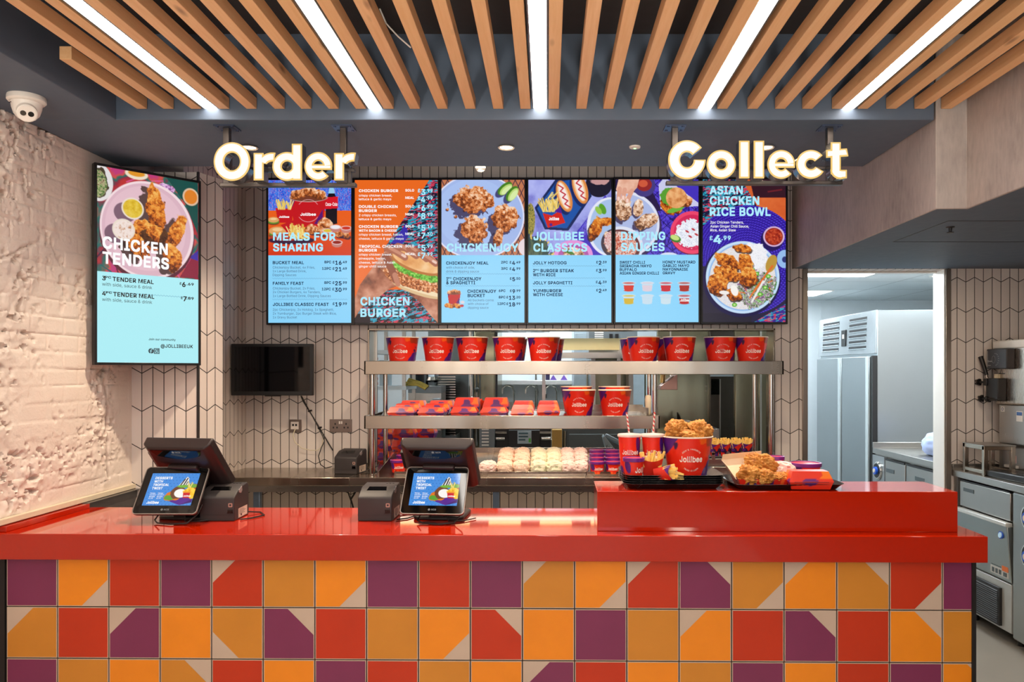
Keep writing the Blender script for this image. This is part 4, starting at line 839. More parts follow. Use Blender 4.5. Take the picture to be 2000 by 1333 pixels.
def sign(nm, label, letters, px0, pzb, posts, x1px):
    t = thing('hanging_sign', label, 'sign', (wx(px0, 3.25), 3.25, wz(pzb, 3.25)), group=None)
    for ch, sh in letters:
        b = MB(); k = []
        for s_ in sh:
            k.append((s_[0],)+tuple(v*S for v in s_[1:6])+s_[6:] if s_[0] == 'arc' else ('poly', [(p[0]*S, p[1]*S) for p in s_[1]]))
        letter_mesh(b, k, 0, .052, 1, .0006); letter_mesh(b, k, -.003, 0, 2, .0004); letter_mesh(b, k, -.0048, -.003, 0, -.0062)
        b.build(ch, [M_FACE, M_RET, M_RIM], t)
    w_ = (x1px-px0)*S; b = MB()
    b.box(.0, w_-.004, .055, .085, -.012, .004); b.box(.01, w_-.01, .055, .08, .052, .066); b.box(.02, .045, .058, .082, 0, .12); b.box(w_-.05, w_-.025, .058, .082, 0, .12)
    b.build('rail_frame', M_SIGNST, t, bevel=.002)
    zt = 2.66-t.location.z
    for px in posts:
        x = wx(px, 3.3)-t.location.x
        b = MB(); b.box(x-.0135, x+.0135, .056, .083, .0, zt-.004); o = b.build('post', M_SIGNST, t, bevel=.002)
        b = MB(); b.box(x-.044, x+.044, .03, .112, zt-.005, zt)
        for sx_ in (-.032, .032):
            for sy in (.042, .1): b.cyl((x+sx_, sy, zt-.009), (x+sx_, sy, zt-.005), .006, n=10)
        b.build('fixing_plate', pbr('blued_steel', (92, 104, 130), .35, .8), o)
sign('order', 'glowing hanging sign of white letters reading Order', [('letter', gO(0, 71, 74)), ('letter', gr(78)), ('letter', gd(115)), ('letter', ge(177)), ('letter', gr(235))], 418, 352.5, (440, 669), 690)
sign('collect', 'glowing hanging sign of white letters reading Collect', [('letter', gC(0)), ('letter', go(75)), ('letter', gl(138)), ('letter', gl(166.5)), ('letter', ge(193)), ('letter', gc(250)), ('letter', gt(308))], 1305.5, 348.5, (1313+6, 1623), 1658)
# ------------------------------------------------------------------ the tiled counter with its red worktop
CT = .963
TH = R(-.8)
ctr = thing('service_counter', 'long service counter with a red worktop and a purple, orange, mustard and red tiled front', 'counter', (0, 3.0, 0), TH)
b = MB(); b.box(-2.19, 1.706, 0, .60, .861, CT); b.build('worktop', M_RED, ctr, bevel=.0025, seg=3)
b = MB(); b.box(-2.19, -2.158, .03, .575, CT, CT+.022); b.build('upstand', M_RED, ctr, bevel=.002)
def tilemat(nm, c): return pbr(nm, c, .38, var=.10, scale=7, spec=.4)
TM = [tilemat('tile_purple', (124, 48, 86)), tilemat('tile_orange', (236, 140, 26)), tilemat('tile_red', (190, 52, 18)), tilemat('tile_mustard', (204, 134, 44)), tilemat('tile_cream', (196, 176, 158)), pbr('tile_grout', (40, 36, 34), .8), M_DARKTRIM]
ROWS = ['P,O3,R,P,R0,M,O3,P,R,P,M0,O3,R0,P1,M3,O0,M1,R3,P', 'M0,R,P0,O,M2,P1,R,M,O3,R1,O,P,M,O0,R,P1,R,O1,M', 'P,M,O,M1,R,O,P,R,M,O,P0,R,O,M,P,O,R,P,O1', 'R,O1,P,R,O0,M,R3,O,P,M2,R,P1,M,O,R0,M,P,O,R', 'O,P,M0,O,P,R1,M,P2,O,R,M,O3,P,R,M,P0,O,R,P']
b = MB(); pt = .206; zt = .872; yf = .034
b.box(-2.165, 1.672, yf+.004, .55, 0.0, .861, 5)
for r, row in enumerate(ROWS):
    for c, cd in enumerate(row.split(',')):
        x0 = -.101+(c-10)*pt+.0022; x1 = x0+pt-.0044; z1 = zt-r*pt-.0022; z0 = z1-pt+.0044
        if c == 18: x1 = 1.660
        z1 = min(z1, .861); z0 = max(z0, .004)
        if z1 <= z0: continue
        m = 'PORM'.index(cd[0]); b.box(x0, x1, yf, yf+.004, z0, z1, 4)
        e = .0028; X0, X1, Z0, Z1 = x0+e, x1-(e if c < 18 else 0), z0+e, z1-(e if r else 0); y = yf-.0004
        zt_full = zt-r*pt-.0022-e; t_ = .5*pt
        poly = [(X0, Z0), (X1, Z0), (X1, Z1), (X0, Z1)]
        if len(cd) > 1:
            k = int(cd[1]); cut = t_-(zt_full-Z1)
            xr = -.101+(c-9)*pt-.0022-e
            if k == 0: poly = [(X0, Z0), (X1, Z0), (X1, Z1), (X0+cut, Z1), (X0, Z1-cut)]
            if k == 1:
                if c < 18: poly = [(X0, Z0), (X1, Z0), (X1, Z1-cut), (X1-cut, Z1), (X0, Z1)]
                else: poly = [(X0, Z0), (X1, Z0), (X1, Z1-.016), (X1-.016, Z1), (X0, Z1)]
            if k == 2: poly = [(X0+t_, Z0), (X1, Z0), (X1, Z1), (X0, Z1), (X0, Z0+t_)]
            if k == 3: poly = [(X0, Z0), (X1-t_, Z0), (X1, Z0+t_), (X1, Z1), (X0, Z1)]
        b.add([(p, y, q) for p, q in poly], [tuple(range(len(poly)))], m)
b.build('tiled_front', TM, ctr, smooth=False)
b = MB(); b.box(1.660, 1.676, .028, .04, 0, .861); b.box(-2.19, -2.165, .03, .06, 0, .861); b.build('edge_trim', M_DARKTRIM, ctr)
RZ = 1.124
RX0, RX1, RY0, RY1 = .197, 1.632, 3.0+.082, 3.0+.372
rs = thing('counter_riser', 'raised red block on the right half of the counter, under the food trays', 'counter riser', (0, 3.0, CT), TH)
b = MB(); b.box(RX0, RX1, .082, .372, 0, RZ-CT); b.build('block', M_RED, rs, bevel=.0025, seg=3)

# ------------------------------------------------------------------ tills and printers
M_CHAR = pbr('charcoal_plastic', (44, 41, 43), .5, var=.12); M_MAROON = pbr('dark_brown_plastic', (38, 27, 28), .36)
M_SIL = pbr('silver_bezel', (150, 142, 136), .3, .6)
def rrect(w, h, r, n=6):
    out = []
    for cx, cz, a in ((w/2-r, h-r, 0), (-w/2+r, h-r, 90), (-w/2+r, r, 180), (w/2-r, r, 270)):
        out += [(cx+r*math.cos(R(a+90*i/n)), cz+r*math.sin(R(a+90*i/n))) for i in range(n+1)]
    return out
def dessert():
    P = Paint(100, 75, (66, 142, 222), 1.6)
    r = random.Random(2)
    for i in range(14):
        for j in range(11): P.ell(4+i*7.3+(j % 2)*3.6, 3+j*7, 1.1, 1.1, (48, 112, 198))
    P.poly([(50, 58), (98, 56), (100, 68), (76, 74), (54, 66)], (86, 34, 140)); P.poly([(76, 74), (100, 68), (100, 60)], (66, 24, 110))
    P.ell(58, 52, 17, 12, (226, 120, 30), -10, .3, 3); P.ell(50, 57, 9, 6, (90, 160, 50), 10, .3, 5); P.ell(66, 46, 17, 14, (110, 66, 40), 10, .15, 4); P.ell(71, 47, 13, 10, (250, 246, 240), 10)
    P.poly([(62, 30), (70, 16), (76, 8), (80, 12), (82, 28), (78, 30)], (240, 236, 230)); P.line([(66, 29), (72, 14)], 2.4, (30, 24, 30)); P.line([(72, 30), (77, 12)], 2.4, (30, 24, 30)); P.line([(77, 29), (79, 20)], 1.6, (30, 24, 30))
    P.ell(72, 31, 12, 3.5, (120, 180, 60), 0, .3, 5); P.ell(94, 34, 12, 9, (190, 50, 20)); P.ell(90, 30, 12, 5, (120, 170, 60), 0, .3); P.fries(86, 34, 8, 14, 5, 3); P.tex(P.emask(90, 43, 14, 9, 0, .3, 4), [(230, 150, 20), (250, 200, 50), (255, 230, 120)], .3, 5)
    P.poly([(76, 44), (97, 44), (95, 58), (79, 58)], (206, 24, 40)); P.rect(76.5, 43, 97, 46, (240, 150, 40)); P.tex(P.emask(97, 50, 6, 10, 0, .3, 4), [(240, 180, 20), (255, 220, 80)], .3, 7)
    rows = [('DESSERTS', 9, 14, 5.2, 2, .045, 36, 'l'), ('WITH', 9, 22, 5.2, 2, .045, 18, 'l'), ('TROPICAL', 9, 30, 5.2, 2, .045, 33, 'l'), ('TWIST', 9, 38, 5.2, 2, .045, 22, 'l'), ('Jollibee', 8, 71, 5.6, 2, .045, 25, 'l'), ('Jollibee', 79, 55, 3.2, 2, .045, 15, 'l')]
    for i, s_ in enumerate(('Mango', 'Coconut', 'Sundae', '£1.99')): rows += [(s_, 9, 48+i*4, 2.4, 2, .02, None, 'l'), (s_, 25, 48+i*4, 2.4, 2, .02, None, 'l')]
    return P, rows
DP, DR = dessert()
M_POSL = glow('pale_print', (214, 208, 202), .25, False)
def till(label, loc, rot, cust_rot):
    t = thing('till', label, 'till', loc, rot, group='tills on the counter')
    b = MB(); b.prismz([(p[0], p[1]+.02) for p in rrect(.22, .22, .03)], 0, .016); b.box(-.05, .05, .06, .16, .012, .20); b.box(-.03, .03, .02, .08, .012, .09); b.build('base', M_BLACK, t, bevel=.004)
    # operator display seen from behind: leans towards the customer at the top
    hd = bpy.data.objects.new
    b = MB(); tilt = R(41); Mx = Matrix.Translation((0.0, .185, .142)) @ Matrix.Rotation(tilt, 4, 'X'); b.M = Mx
    W_, H_ = .160, .27
    # body: back plate narrowing rearwards, x wide, z along the panel, -y towards the customer
    f = [(-W_, .02, 0), (W_, .02, 0), (W_, .02, H_), (-W_, .02, H_)]
    k = [(-W_+.004, -.020, .004), (W_-.004, -.020, .004), (W_-.004, -.020, H_-.003), (-W_+.004, -.020, H_-.003)]
    q = [(-W_+.026, -.040, .012), (W_-.026, -.040, .012), (W_-.030, -.040, H_-.012), (-W_+.030, -.040, H_-.012)]
    b.add(f+k+q, [(0, 1, 2, 3), (0, 4, 5, 1), (1, 5, 6, 2), (2, 6, 7, 3), (3, 7, 4, 0), (4, 8, 9, 5), (5, 9, 10, 6), (6, 10, 11, 7), (7, 11, 8, 4), (8, 11, 10, 9)])
    hs = b.build('operator_display', M_MAROON, t, bevel=.008, seg=3)
    b = MB(); b.M = Mx; pts = [(-.118, H_-.020), (.118, H_-.020), (.104, H_-.052)]+[(.104-.208*i/12, H_-.052-.020*math.sin(math.pi*i/12)) for i in range(1, 12)]+[(-.104, H_-.052)]
    b.prism(pts, -.0425, -.040); b.build('top_panel', M_BLACKG, hs)
    b = MB(); b.M = Mx; b.prism([(-.078, .02), (.078, .02), (.070, H_-.105), (-.070, H_-.105)], -.062, -.038); b.build('rear_hump', M_MAROON, hs, bevel=.008, seg=3)
    b = MB(); b.M = Mx; V, Fs = text2d('NCR', .045)
    b.add([(-.002+p[0]*.0075, -.0432, H_-.033+p[1]*.0075) for p in V], Fs); b.tube([(-.014, -.0426, H_-.030), (-.014, -.0434, H_-.030)], .0055, 12); b.build('maker_lettering', M_POSL, hs, smooth=False)
    b = MB(); b.M = Mx; b.box(-W_-.012, -W_+.004, -.01, .012, .10, .20); b.build('card_reader', M_BLACK, hs, bevel=.003)
    # customer display
    Mc = Matrix.Translation((0, -.085, .047)) @ Matrix.Rotation(cust_rot, 4, 'Z') @ Matrix.Rotation(R(-37), 4, 'X')
    e = bpy.data.objects
    b = MB(); b.M = Mc; w_, h_ = .268, .222
    b.prism(rrect(w_, h_, .016), 0.0, .018); b.box(-.05, .05, .016, .06, .05, .12)
    cd = b.build('customer_display', M_BLACK, t, bevel=.003)
    b = MB(); b.M = Mc; o_, i_ = rrect(w_+.004, h_+.004, .018), rrect(w_-.003, h_-.003, .015); n_ = len(o_)
    i_ = [(x, z+.0035-.002) for x, z in i_]; o_ = [(x, z-.002) for x, z in o_]
    A = [(x, -.002, z) for x, z in o_]+[(x, -.002, z) for x, z in i_]+[(x, .006, z) for x, z in o_]+[(x, .006, z) for x, z in i_]
    fs = []
    for k_ in range(n_):
        j = (k_+1) % n_; fs += [(k_, j, n_+j, n_+k_), (2*n_+k_, 3*n_+k_, 3*n_+j, 2*n_+j), (k_, 2*n_+k_, 2*n_+j, j), (n_+k_, n_+j, 3*n_+j, 3*n_+k_)]
    b.add(A, fs); b.build('bezel', M_SIL, cd)
    b = MB(); b.M = Mc; b.prism(rrect(w_-.006, h_-.006, .013), -.001, .0005); b.build('glass', M_BLACKG, cd)
    dw, dh = .205, .154
    d = DP.build('picture', dw, dh, cd, M_DISPG); d.matrix_local = Mc @ Matrix.Translation((0, -.0018, .038))
    l = lettering(cd, DR, dw, dh, dw/100, name='lettering', y=0); l.matrix_local = Mc @ Matrix.Translation((0, -.0024, .038))
    b = MB(); b.M = Mc; V, Fs = text2d('NCR', .045); b.add([(-.004+p[0]*.007, -.0016, .016+p[1]*.007) for p in V], Fs); b.tube([(-.013, -.0011, .0195), (-.013, -.0016, .0195)], .005, 12); b.build('maker_lettering', M_POSL, cd, smooth=False)
    b = MB(); b.tube([(-.06, -.03, .035), (-.07, -.045, .012), (-.04, -.07, .005), (.03, -.085, .005), (.09, -.06, .006), (.115, -.02, .04), (.12, .0, .075)], .0032, 8); b.tube([(.04, .0, .03), (.06, -.03, .006), (.12, .0, .005), (.16, .06, .005)], .0025, 8); b.build('cable', M_BLACK, t)
    return t
M_DISPG = attr('glossy_display', .08, True, coat=0)
till('double-sided black till at the left end, beside the brick wall', (wx(348, 3.30), 3.285, CT), R(-9), R(9))
till('double-sided black till near the middle of the counter, right of the second receipt printer', (wx(853, 3.30), 3.285, CT), R(-5), R(1))

M_PRN = pbr('printer_plastic', (48, 43, 44), .5, var=.08)
def printer(label, loc, rot, group=None):
    t = thing('receipt_printer', label, 'printer', loc, rot, group)
    b = MB(); b.prismx([(0, 0), (.17, 0), (.175, .02), (.17, .135), (.155, .146), (.07, .138), (.006, .106), (0, .098)], -.0735, .0735)
    bd = b.build('body', M_PRN, t, bevel=.004, seg=3)
    b = MB(); b.box(-.0738, .0738, -.0006, .168, .026, .0275); b.build('seam', M_BLACK, t)
    def top(y): return .106+(.138-.106)*(y-.006)/.064 if y < .07 else .138+(y-.07)*.0941
    b = MB(); pts = [(-.046, .044), (.040, .044), (.036, .070), (-.040, .070)]; b.add([(x, y, top(y)+.0006) for x, y in pts]+[(x, y, top(y)-.004) for x, y in pts], [(0, 1, 2, 3), (4, 7, 6, 5), (0, 4, 5, 1), (1, 5, 6, 2), (2, 6, 7, 3), (3, 7, 4, 0)]); b.build('paper_slot', M_BLACKG, t)
    b = MB(); b.prismx([(.052, top(.052)-.001), (.085, top(.085)), (.092, top(.085)-.02), (.075, top(.075)-.03), (.050, top(.05)-.012)], .060, .0748); b.build('cover_latch', pbr('light_grey_plastic', (150, 142, 142), .4), t, bevel=.002)
    b = MB(); b.prism([(x+.056, z+.060) for x, z in rrect(.017, .017, .003)], -.0015, .001); b.build('feed_button', pbr('button_grey', (176, 140, 128), .4), t)
    b = MB(); b.prism([(x+.056, z+.065) for x, z in rrect(.008, .008, .001)], -.002, .0); b.build('button_mark', M_BLACK, t)
    b = MB(); b.box(.044, .066, -.002, .002, .036, .050); b.box(.042, .068, -.0035, .001, .034, .0365); b.build('power_switch', M_BLACKG, t)
    b = MB(); b.box(.0735, .0745, .045, .15, .006, .046); o = b.build('rating_label', pbr('label_paper', (214, 196, 180), .6), t)
    b = MB()
    for i in range(5): b.box(.0744, .0750, .055, .05+.085*(.6+.4*((i*37) % 5)/5), .040-i*.005, .0415-i*.005)
    b.box(.0744, .0750, .07, .084, .011, .019); b.build('label_print', M_BLACK, o)
    b = MB()
    for i in range(3): b.box(.02+i*.014, .028+i*.014, .128, .138, top(.13)-.001, top(.13)+.0018)
    b.build('indicator_panel', M_BLACK, t)
    b = MB(); b.tube([(.06, .165, .012), (.12, .19, .004), (.16, .12, .004), (.13, .05, .004), (.09, .02, .004)], .003, 8); b.build('cable', M_BLACK, t)
    return t
pr = printer('dark grey receipt printer with a label on its side, beside the left till', (wx(424, 3.285), 3.285, CT), R(2), 'receipt printers')
dup(pr, (wx(732, 3.285), 3.285, CT), R(-1), 'dark grey receipt printer on the counter left of the middle till')
pr3 = dup(pr, (wx(672, 4.75), 4.78, .967), R(-8), 'dark grey receipt printer on the steel bench against the tiled wall')

# ------------------------------------------------------------------ red cartons, cups and tubs
RED, PUR, ORA, DPU = np.array(L(228, 40, 18)[:3]), np.array(L(74, 26, 122)[:3]), np.array(L(236, 96, 24)[:3]), np.array(L(54, 24, 74)[:3])
def conemesh(name, h, rb, rt, fn, parent, mat, n=144, k=40, bulge=0):
    """printed paper side of a round carton; fn(theta, v) gives the printed colour, theta 0 faces the customer"""
    th = np.linspace(-math.pi, math.pi, n, endpoint=False); v = np.linspace(0, 1, k); T, V_ = np.meshgrid(th, v)
    r = rb+(rt-rb)*V_
    X, Y, Z = r*np.sin(T), -r*np.cos(T), h*V_
    C = fn(T, V_, X/rt)
    b = MB(); b.v = list(zip(X.ravel().tolist(), Y.ravel().tolist(), Z.ravel().tolist()))
    b.f = [(j*n+i, j*n+(i+1) % n, (j+1)*n+(i+1) % n, (j+1)*n+i) for j in range(k-1) for i in range(n)]; b.m = [0]*len(b.f)
    b.c = np.concatenate([C.reshape(-1, 3), np.ones((n*k, 1))], 1)
    return b.build(name, mat, parent)
def blend(C, m, c): return C*(1-m[..., None])+c*m[..., None]
def st(x, e=.02): return np.clip(x/e+.5, 0, 1)
def bucket_print(T, V, x):
    C = np.tile(RED, T.shape+(1,)); f = np.cos(T) > 0; w_ = .03*(vn(T*6+20, V*6, 3)-.5)
    C = blend(C, st(-(x+.94-.52*np.clip(V-.48, 0, 1)/.52*.82)+w_)*f*(V > .45), PUR)
    C = blend(C, st(np.minimum(x-.50+w_*2+.9*(V-.16)*(-1), .40-V+np.clip(x-.6, 0, 1)*.2))*f, PUR)
    C = blend(C, st(np.minimum(x-(.36-.5*(V-.86)), V-.84+w_*2))*f, ORA); C = blend(C, st(np.minimum(x-.62, V-.78+w_*2))*f*.9, np.array(L(150, 50, 26)[:3]))
    hx, hv = x+.60, (V-.80)*.85
    C = blend(C, st(.055-np.hypot(hx-.028, hv-.02))*f, DPU); C = blend(C, st(.05-np.hypot(hx+.028, hv-.02))*f, DPU); C = blend(C, st(.058-np.hypot(hx, hv+.022))*f, DPU)
    C = blend(C, st(.045-np.hypot(x-.80, (V-.50)*.9))*f, DPU); C = blend(C, st(.02-np.hypot(x-.86, (V-.62)*.9))*f, DPU)
    C = blend(C, st(-np.abs(V-.5)*0+np.abs(T)-2.2+w_*3)*(V < .55+.2*np.sin(T*3)), PUR)
    return C
def cup_print(T, V, x):
    C = np.tile(RED, T.shape+(1,)); f = np.cos(T) > 0
    C = blend(C, st(.22-np.hypot((x-.72)/.9+(V-.72)*.3, (V-.76)*.95))*f, PUR); C = blend(C, st(.18-np.hypot(x+.75, (V-.08)))*f, PUR)
    C = blend(C, st(.012-np.abs(np.hypot(x+.62, (V-.78)*1.4)-.09))*(x > -.62)*(V < .8)*f, ORA)
    return blend(C, st(np.abs(T)-2.3), PUR)
def tub_print(T, V, x):
    C = np.tile(RED, T.shape+(1,)); f = np.cos(T) > 0
    C = blend(C, st(.20-np.hypot((x+.62)*.8+(V-.6)*.25, (V-.62)*.62))*f, PUR); C = blend(C, st(.14-V+.1*np.sin(x*14))*(x > -.4)*(x < .5)*f, ORA)
    return blend(C, st(np.abs(T)-2.3), PUR)
M_CARD = attr('printed_card', .32, coat=.15); M_PAPER = pbr('white_card', (240, 226, 208), .55, var=.03); M_INK = pbr('white_ink', (250, 240, 234), .5, var=.02)
def wrapped(b, V, Fs, x0, z0, s, h, rb, rt, e=.0007, sx=None):
    sx = sx or s; k = len(b.v)
    for p in V:
        x, z = x0+p[0]*sx, z0+p[1]*s; r = rb+(rt-rb)*z/h; th = x/((rb+rt)/2); r += e
        b.v.append((r*math.sin(th), -r*math.cos(th), z))
    b.f += [tuple(i+k for i in f) for f in Fs]; b.m += [0]*len(Fs)
def ringtext(b, s, R0, a0, a1, cx, cz, ch, h, rb, rt, inside=False):
    """capitals set round a circle between two angles (degrees, 90 is up)"""
    n = len(s)
    for i, c in enumerate(s):
        if c == ' ': continue
        V, Fs = text2d(c, .012); wd = V[:, 0].max(); a = R(a0+(a1-a0)*i/(n-1)); rot = a-math.pi/2 if not inside else a+math.pi/2
        px, pz = cx+R0*math.cos(a), cz+R0*math.sin(a); Q = []
        for p in V:
            u, v = (p[0]-wd/2)*ch, (p[1]-.5)*ch; Q.append((u*math.cos(rot)-v*math.sin(rot)+px, u*math.sin(rot)+v*math.cos(rot)+pz))
        wrapped(b, Q, Fs, 0, 0, 1, h, rb, rt)
BH, BRB, BRT = .168, .079, .1045
def make_bucket(label, loc):
    t = thing('chicken_bucket', label, 'bucket', loc, 0)
    conemesh('printed_side', BH, BRB, BRT, bucket_print, t, M_CARD)
    b = MB(); b.lathe([(BRT-.0012, BH-.0035), (BRT+.0022, BH-.003), (BRT+.0032, BH), (BRT+.0020, BH+.003), (BRT-.0012, BH+.0028), (BRT-.0025, BH), (BRB-.001, .012), (0, .010)], 96, cap=False); b.lathe([(BRB-.001, 0.0), (0, .002)], 64); b.build('rim_and_inside', M_PAPER, t)
    b = MB(); V, Fs = text2d('Jollibee', .034); s_ = .0225; sx = .098/V[:, 0].max(); wrapped(b, V, Fs, -.049, .068, s_, BH, BRB, BRT, sx=sx)
    ringtext(b, "ASIA'S FAVOURITE", .047, 138, 42, 0, .074, .0062, BH, BRB, BRT); ringtext(b, 'FRIED CHICKEN', .049, 234, 306, 0, .080, .0062, BH, BRB, BRT, True)
    b.build('lettering', M_INK, t, smooth=False)
    return t
def make_cup(label, loc, straw):
    t = thing('drink_cup', label, 'cup', loc, 0, group='drinks with striped straws')
    h, rb, rt = .170, .036, .0475
    conemesh('printed_side', h, rb, rt, cup_print, t, M_CARD)
    b = MB(); b.lathe([(rb, 0), (0, .001)], 48); b.build('bottom', M_PAPER, t)
    b = MB(); V, Fs = text2d('Jollibee', .036); wrapped(b, V, Fs, -.036, .092, .0185, h, rb, rt, sx=.072/V[:, 0].max()); b.build('lettering', M_INK, t, smooth=False)
    b = MB(); b.lathe([(rt+.0015, h-.006), (rt+.0035, h-.004), (rt+.0035, h+.003), (rt+.001, h+.006), (rt-.004, h+.004), (rt-.006, h+.006), (.012, h+.010), (0, h+.010)], 64); b.build('lid', pbr('milky_lid', (222, 196, 190), .3, var=.02), t)
    b = MB(); n, k = 14, 60; p0, p1 = Vector((straw[0]*.1, 0, h+.004)), Vector((straw[0], straw[1], h+straw[2])); ax = (p1-p0).normalized(); ux = ax.cross(Vector((0, 1, 0))).normalized(); uy = ax.cross(ux)
    cols = []
    for j in range(k):
        c = p0+(p1-p0)*(j/(k-1))
        for i in range(n):
            a = 2*math.pi*i/n; b.v.append(tuple(c+ux*.0036*math.cos(a)+uy*.0036*math.sin(a))); cols.append(L(206, 44, 46) if ((j/(k-1))*5.2+i/n) % 1 < .5 else L(244, 232, 224))
    b.f = [(j*n+i, j*n+(i+1) % n, (j+1)*n+(i+1) % n, (j+1)*n+i) for j in range(k-1) for i in range(n)]; b.m = [0]*len(b.f); b.c = np.array(cols); b.build('straw', attr('printed_straw', .45), t)
    return t
M_PURL = pbr('purple_lid', (112, 34, 128), .3); M_PINKL = pbr('pink_lid_top', (226, 64, 84), .25)
def make_tub(label, loc, h=.082, rb=.033, rt=.041, text=.062, group=None, rot=0, tx=None):
    t = thing('sauce_tub', label, 'tub', loc, rot, group)
    conemesh('printed_side', h, rb, rt, tub_print, t, M_CARD, 96, 24)
    b = MB(); b.lathe([(rb, 0), (0, .001)], 48); b.build('bottom', M_PAPER, t)
    b = MB(); b.lathe([(rt+.001, h-.012), (rt+.003, h-.011), (rt+.0035, h+.003), (rt+.001, h+.0045), (rt-.0035, h+.004), (rt-.004, h+.001)], 64); l = b.build('lid', M_PURL, t)
    b = MB(); b.lathe([(rt-.0038, h+.001), (rt-.006, h+.0016), (0, h+.0016)], 48); b.build('lid_top', M_PINKL, l)
    b = MB(); V, Fs = text2d('Jollibee', .04); wrapped(b, V, Fs, -text*.5+.012 if tx is None else tx, h*.34, text*.25, h, rb, rt, sx=text/V[:, 0].max()); b.build('lettering', M_INK, t, smooth=False)
    return t

# fried chicken: lumpy, crusty pieces
n = newmat('fried_crust'); p = n.obj((1, 1, 1)); a = n.noise(p, 55, 6, .7); c = n.noise(p, 16, 4)
k = n.math('MULTIPLY_ADD', a, .6, n.math('MULTIPLY', c, .45))
n.link(n.ramp(k, [(.26, L(100, 50, 12)), (.40, L(166, 96, 30)), (.53, L(206, 136, 54)), (.70, L(232, 178, 98))]), 'Base Color'); n.b.inputs['Roughness'].default_value = .55; n.bump(a, .8, .006); M_FRIED = n.m
def chicken(name, label, loc, dims, seed, rot=(0, 0, 0), group=None, cat='fried chicken'):
    bm = bmesh.new(); bmesh.ops.create_icosphere(bm, subdivisions=5, radius=1.0)
    o_ = Vector((seed*3.7, seed*1.9, seed*5.3))
    for v in bm.verts:
        p = v.co.copy()
        d = .36*mnoise.fractal(p*1.2+o_, 1.0, 2.0, 3)+.15*(1-abs(mnoise.noise(p*3.2+o_))*3)+.10*(1-abs(mnoise.noise(p*7.5+o_))*3)+.035*mnoise.noise(p*17+o_)-.05
        q = p*(1+d); v.co = Vector((q.x*dims[0], q.y*dims[1], q.z*dims[2]))
    me = bpy.data.meshes.new(name); bm.to_mesh(me); bm.free(); me.materials.append(M_FRIED); me.polygons.foreach_set('use_smooth', [True]*len(me.polygons))
    o = bpy.data.objects.new(name, me); COL.objects.link(o); o.location = loc; o.rotation_euler = rot
    tag(o, label, cat, group); return o
n = newmat('chips'); p = n.obj((1, 1, 1)); n.link(n.mix(n.noise(p, 40, 4), L(236, 178, 60), L(254, 226, 140)), 'Base Color'); n.b.inputs['Roughness'].default_value = .5; M_FRY = n.m
def fries_mb(b, c, wx_, dy, h, n_, seed, lean=(0, 0), spread=.25):
    r = random.Random(seed)
    for i in range(n_):
        x, y = c[0]+(r.random()-.5)*wx_, c[1]+(r.random()-.5)*dy; l = h*(.55+.6*r.random()); d = Vector((lean[0]+(r.random()-.5)*2*spread+(x-c[0])/max(wx_, .01)*spread*1.5, lean[1]+(r.random()-.5)*spread, 1)).normalized()
        p = Vector((x, y, c[2])); u = d.cross(Vector((r.random()-.5, 1, 0))).normalized()*.0041; w_ = d.cross(u).normalized()*.0041; q = p+d*l
        b.hexa([tuple(p-u-w_), tuple(p+u-w_), tuple(p+u+w_), tuple(p-u+w_), tuple(q-u-w_), tuple(q+u-w_), tuple(q+u+w_), tuple(q-u+w_)])
def fry_print(x, z, seed=1):
    """printed sleeve colours for a chip box: red with purple swirls"""
    f = vn(np.array([x*30+seed*3.1]), np.array([z*26+seed]), 5)[0]
    return L(84, 28, 124) if z > .062+.012*math.sin(x*60) or f > .68 else (L(42, 20, 60) if f > .60 else L(214, 40, 24))
def make_fries(label, loc, rot=0, seed=1, group=None, W0=.033, W1=.046, H_=.082, D=.022, pr=fry_print, sp=.3, fh=.062):
    t = thing('chip_box', label, 'chip box', loc, rot, group)
    b = MB(); nx, nz = 24, 24; cols = []
    for sgn, yo in ((-1, -D), (1, D)):
        k = len(b.v)
        for j in range(nz+1):
            z = j/nz
            for i in range(nx+1):
                u = i/nx*2-1; hh = H_*(1-.16*(1-u*u)*(1 if sgn < 0 else -.8)); w_ = W0+(W1-W0)*z
                b.v.append((u*w_, yo*(.25+.75*z)*(1-.55*u*u), z*hh)); cols.append(pr(u*w_, z*hh, seed) if sgn < 0 else (L(250, 236, 214) if z > .8 else L(150, 30, 22)))
        b.f += [(k+j*(nx+1)+i, k+j*(nx+1)+i+1, k+(j+1)*(nx+1)+i+1, k+(j+1)*(nx+1)+i) for j in range(nz) for i in range(nx)]
    b.m = [0]*len(b.f); b.c = np.array(cols); b.build('sleeve', M_CARD, t)
    b = MB(); fries_mb(b, (0, 0, .045), W1*1.5, D*.9, fh, 26, seed, spread=sp); b.build('chips', M_FRY, t, smooth=False)
    return t
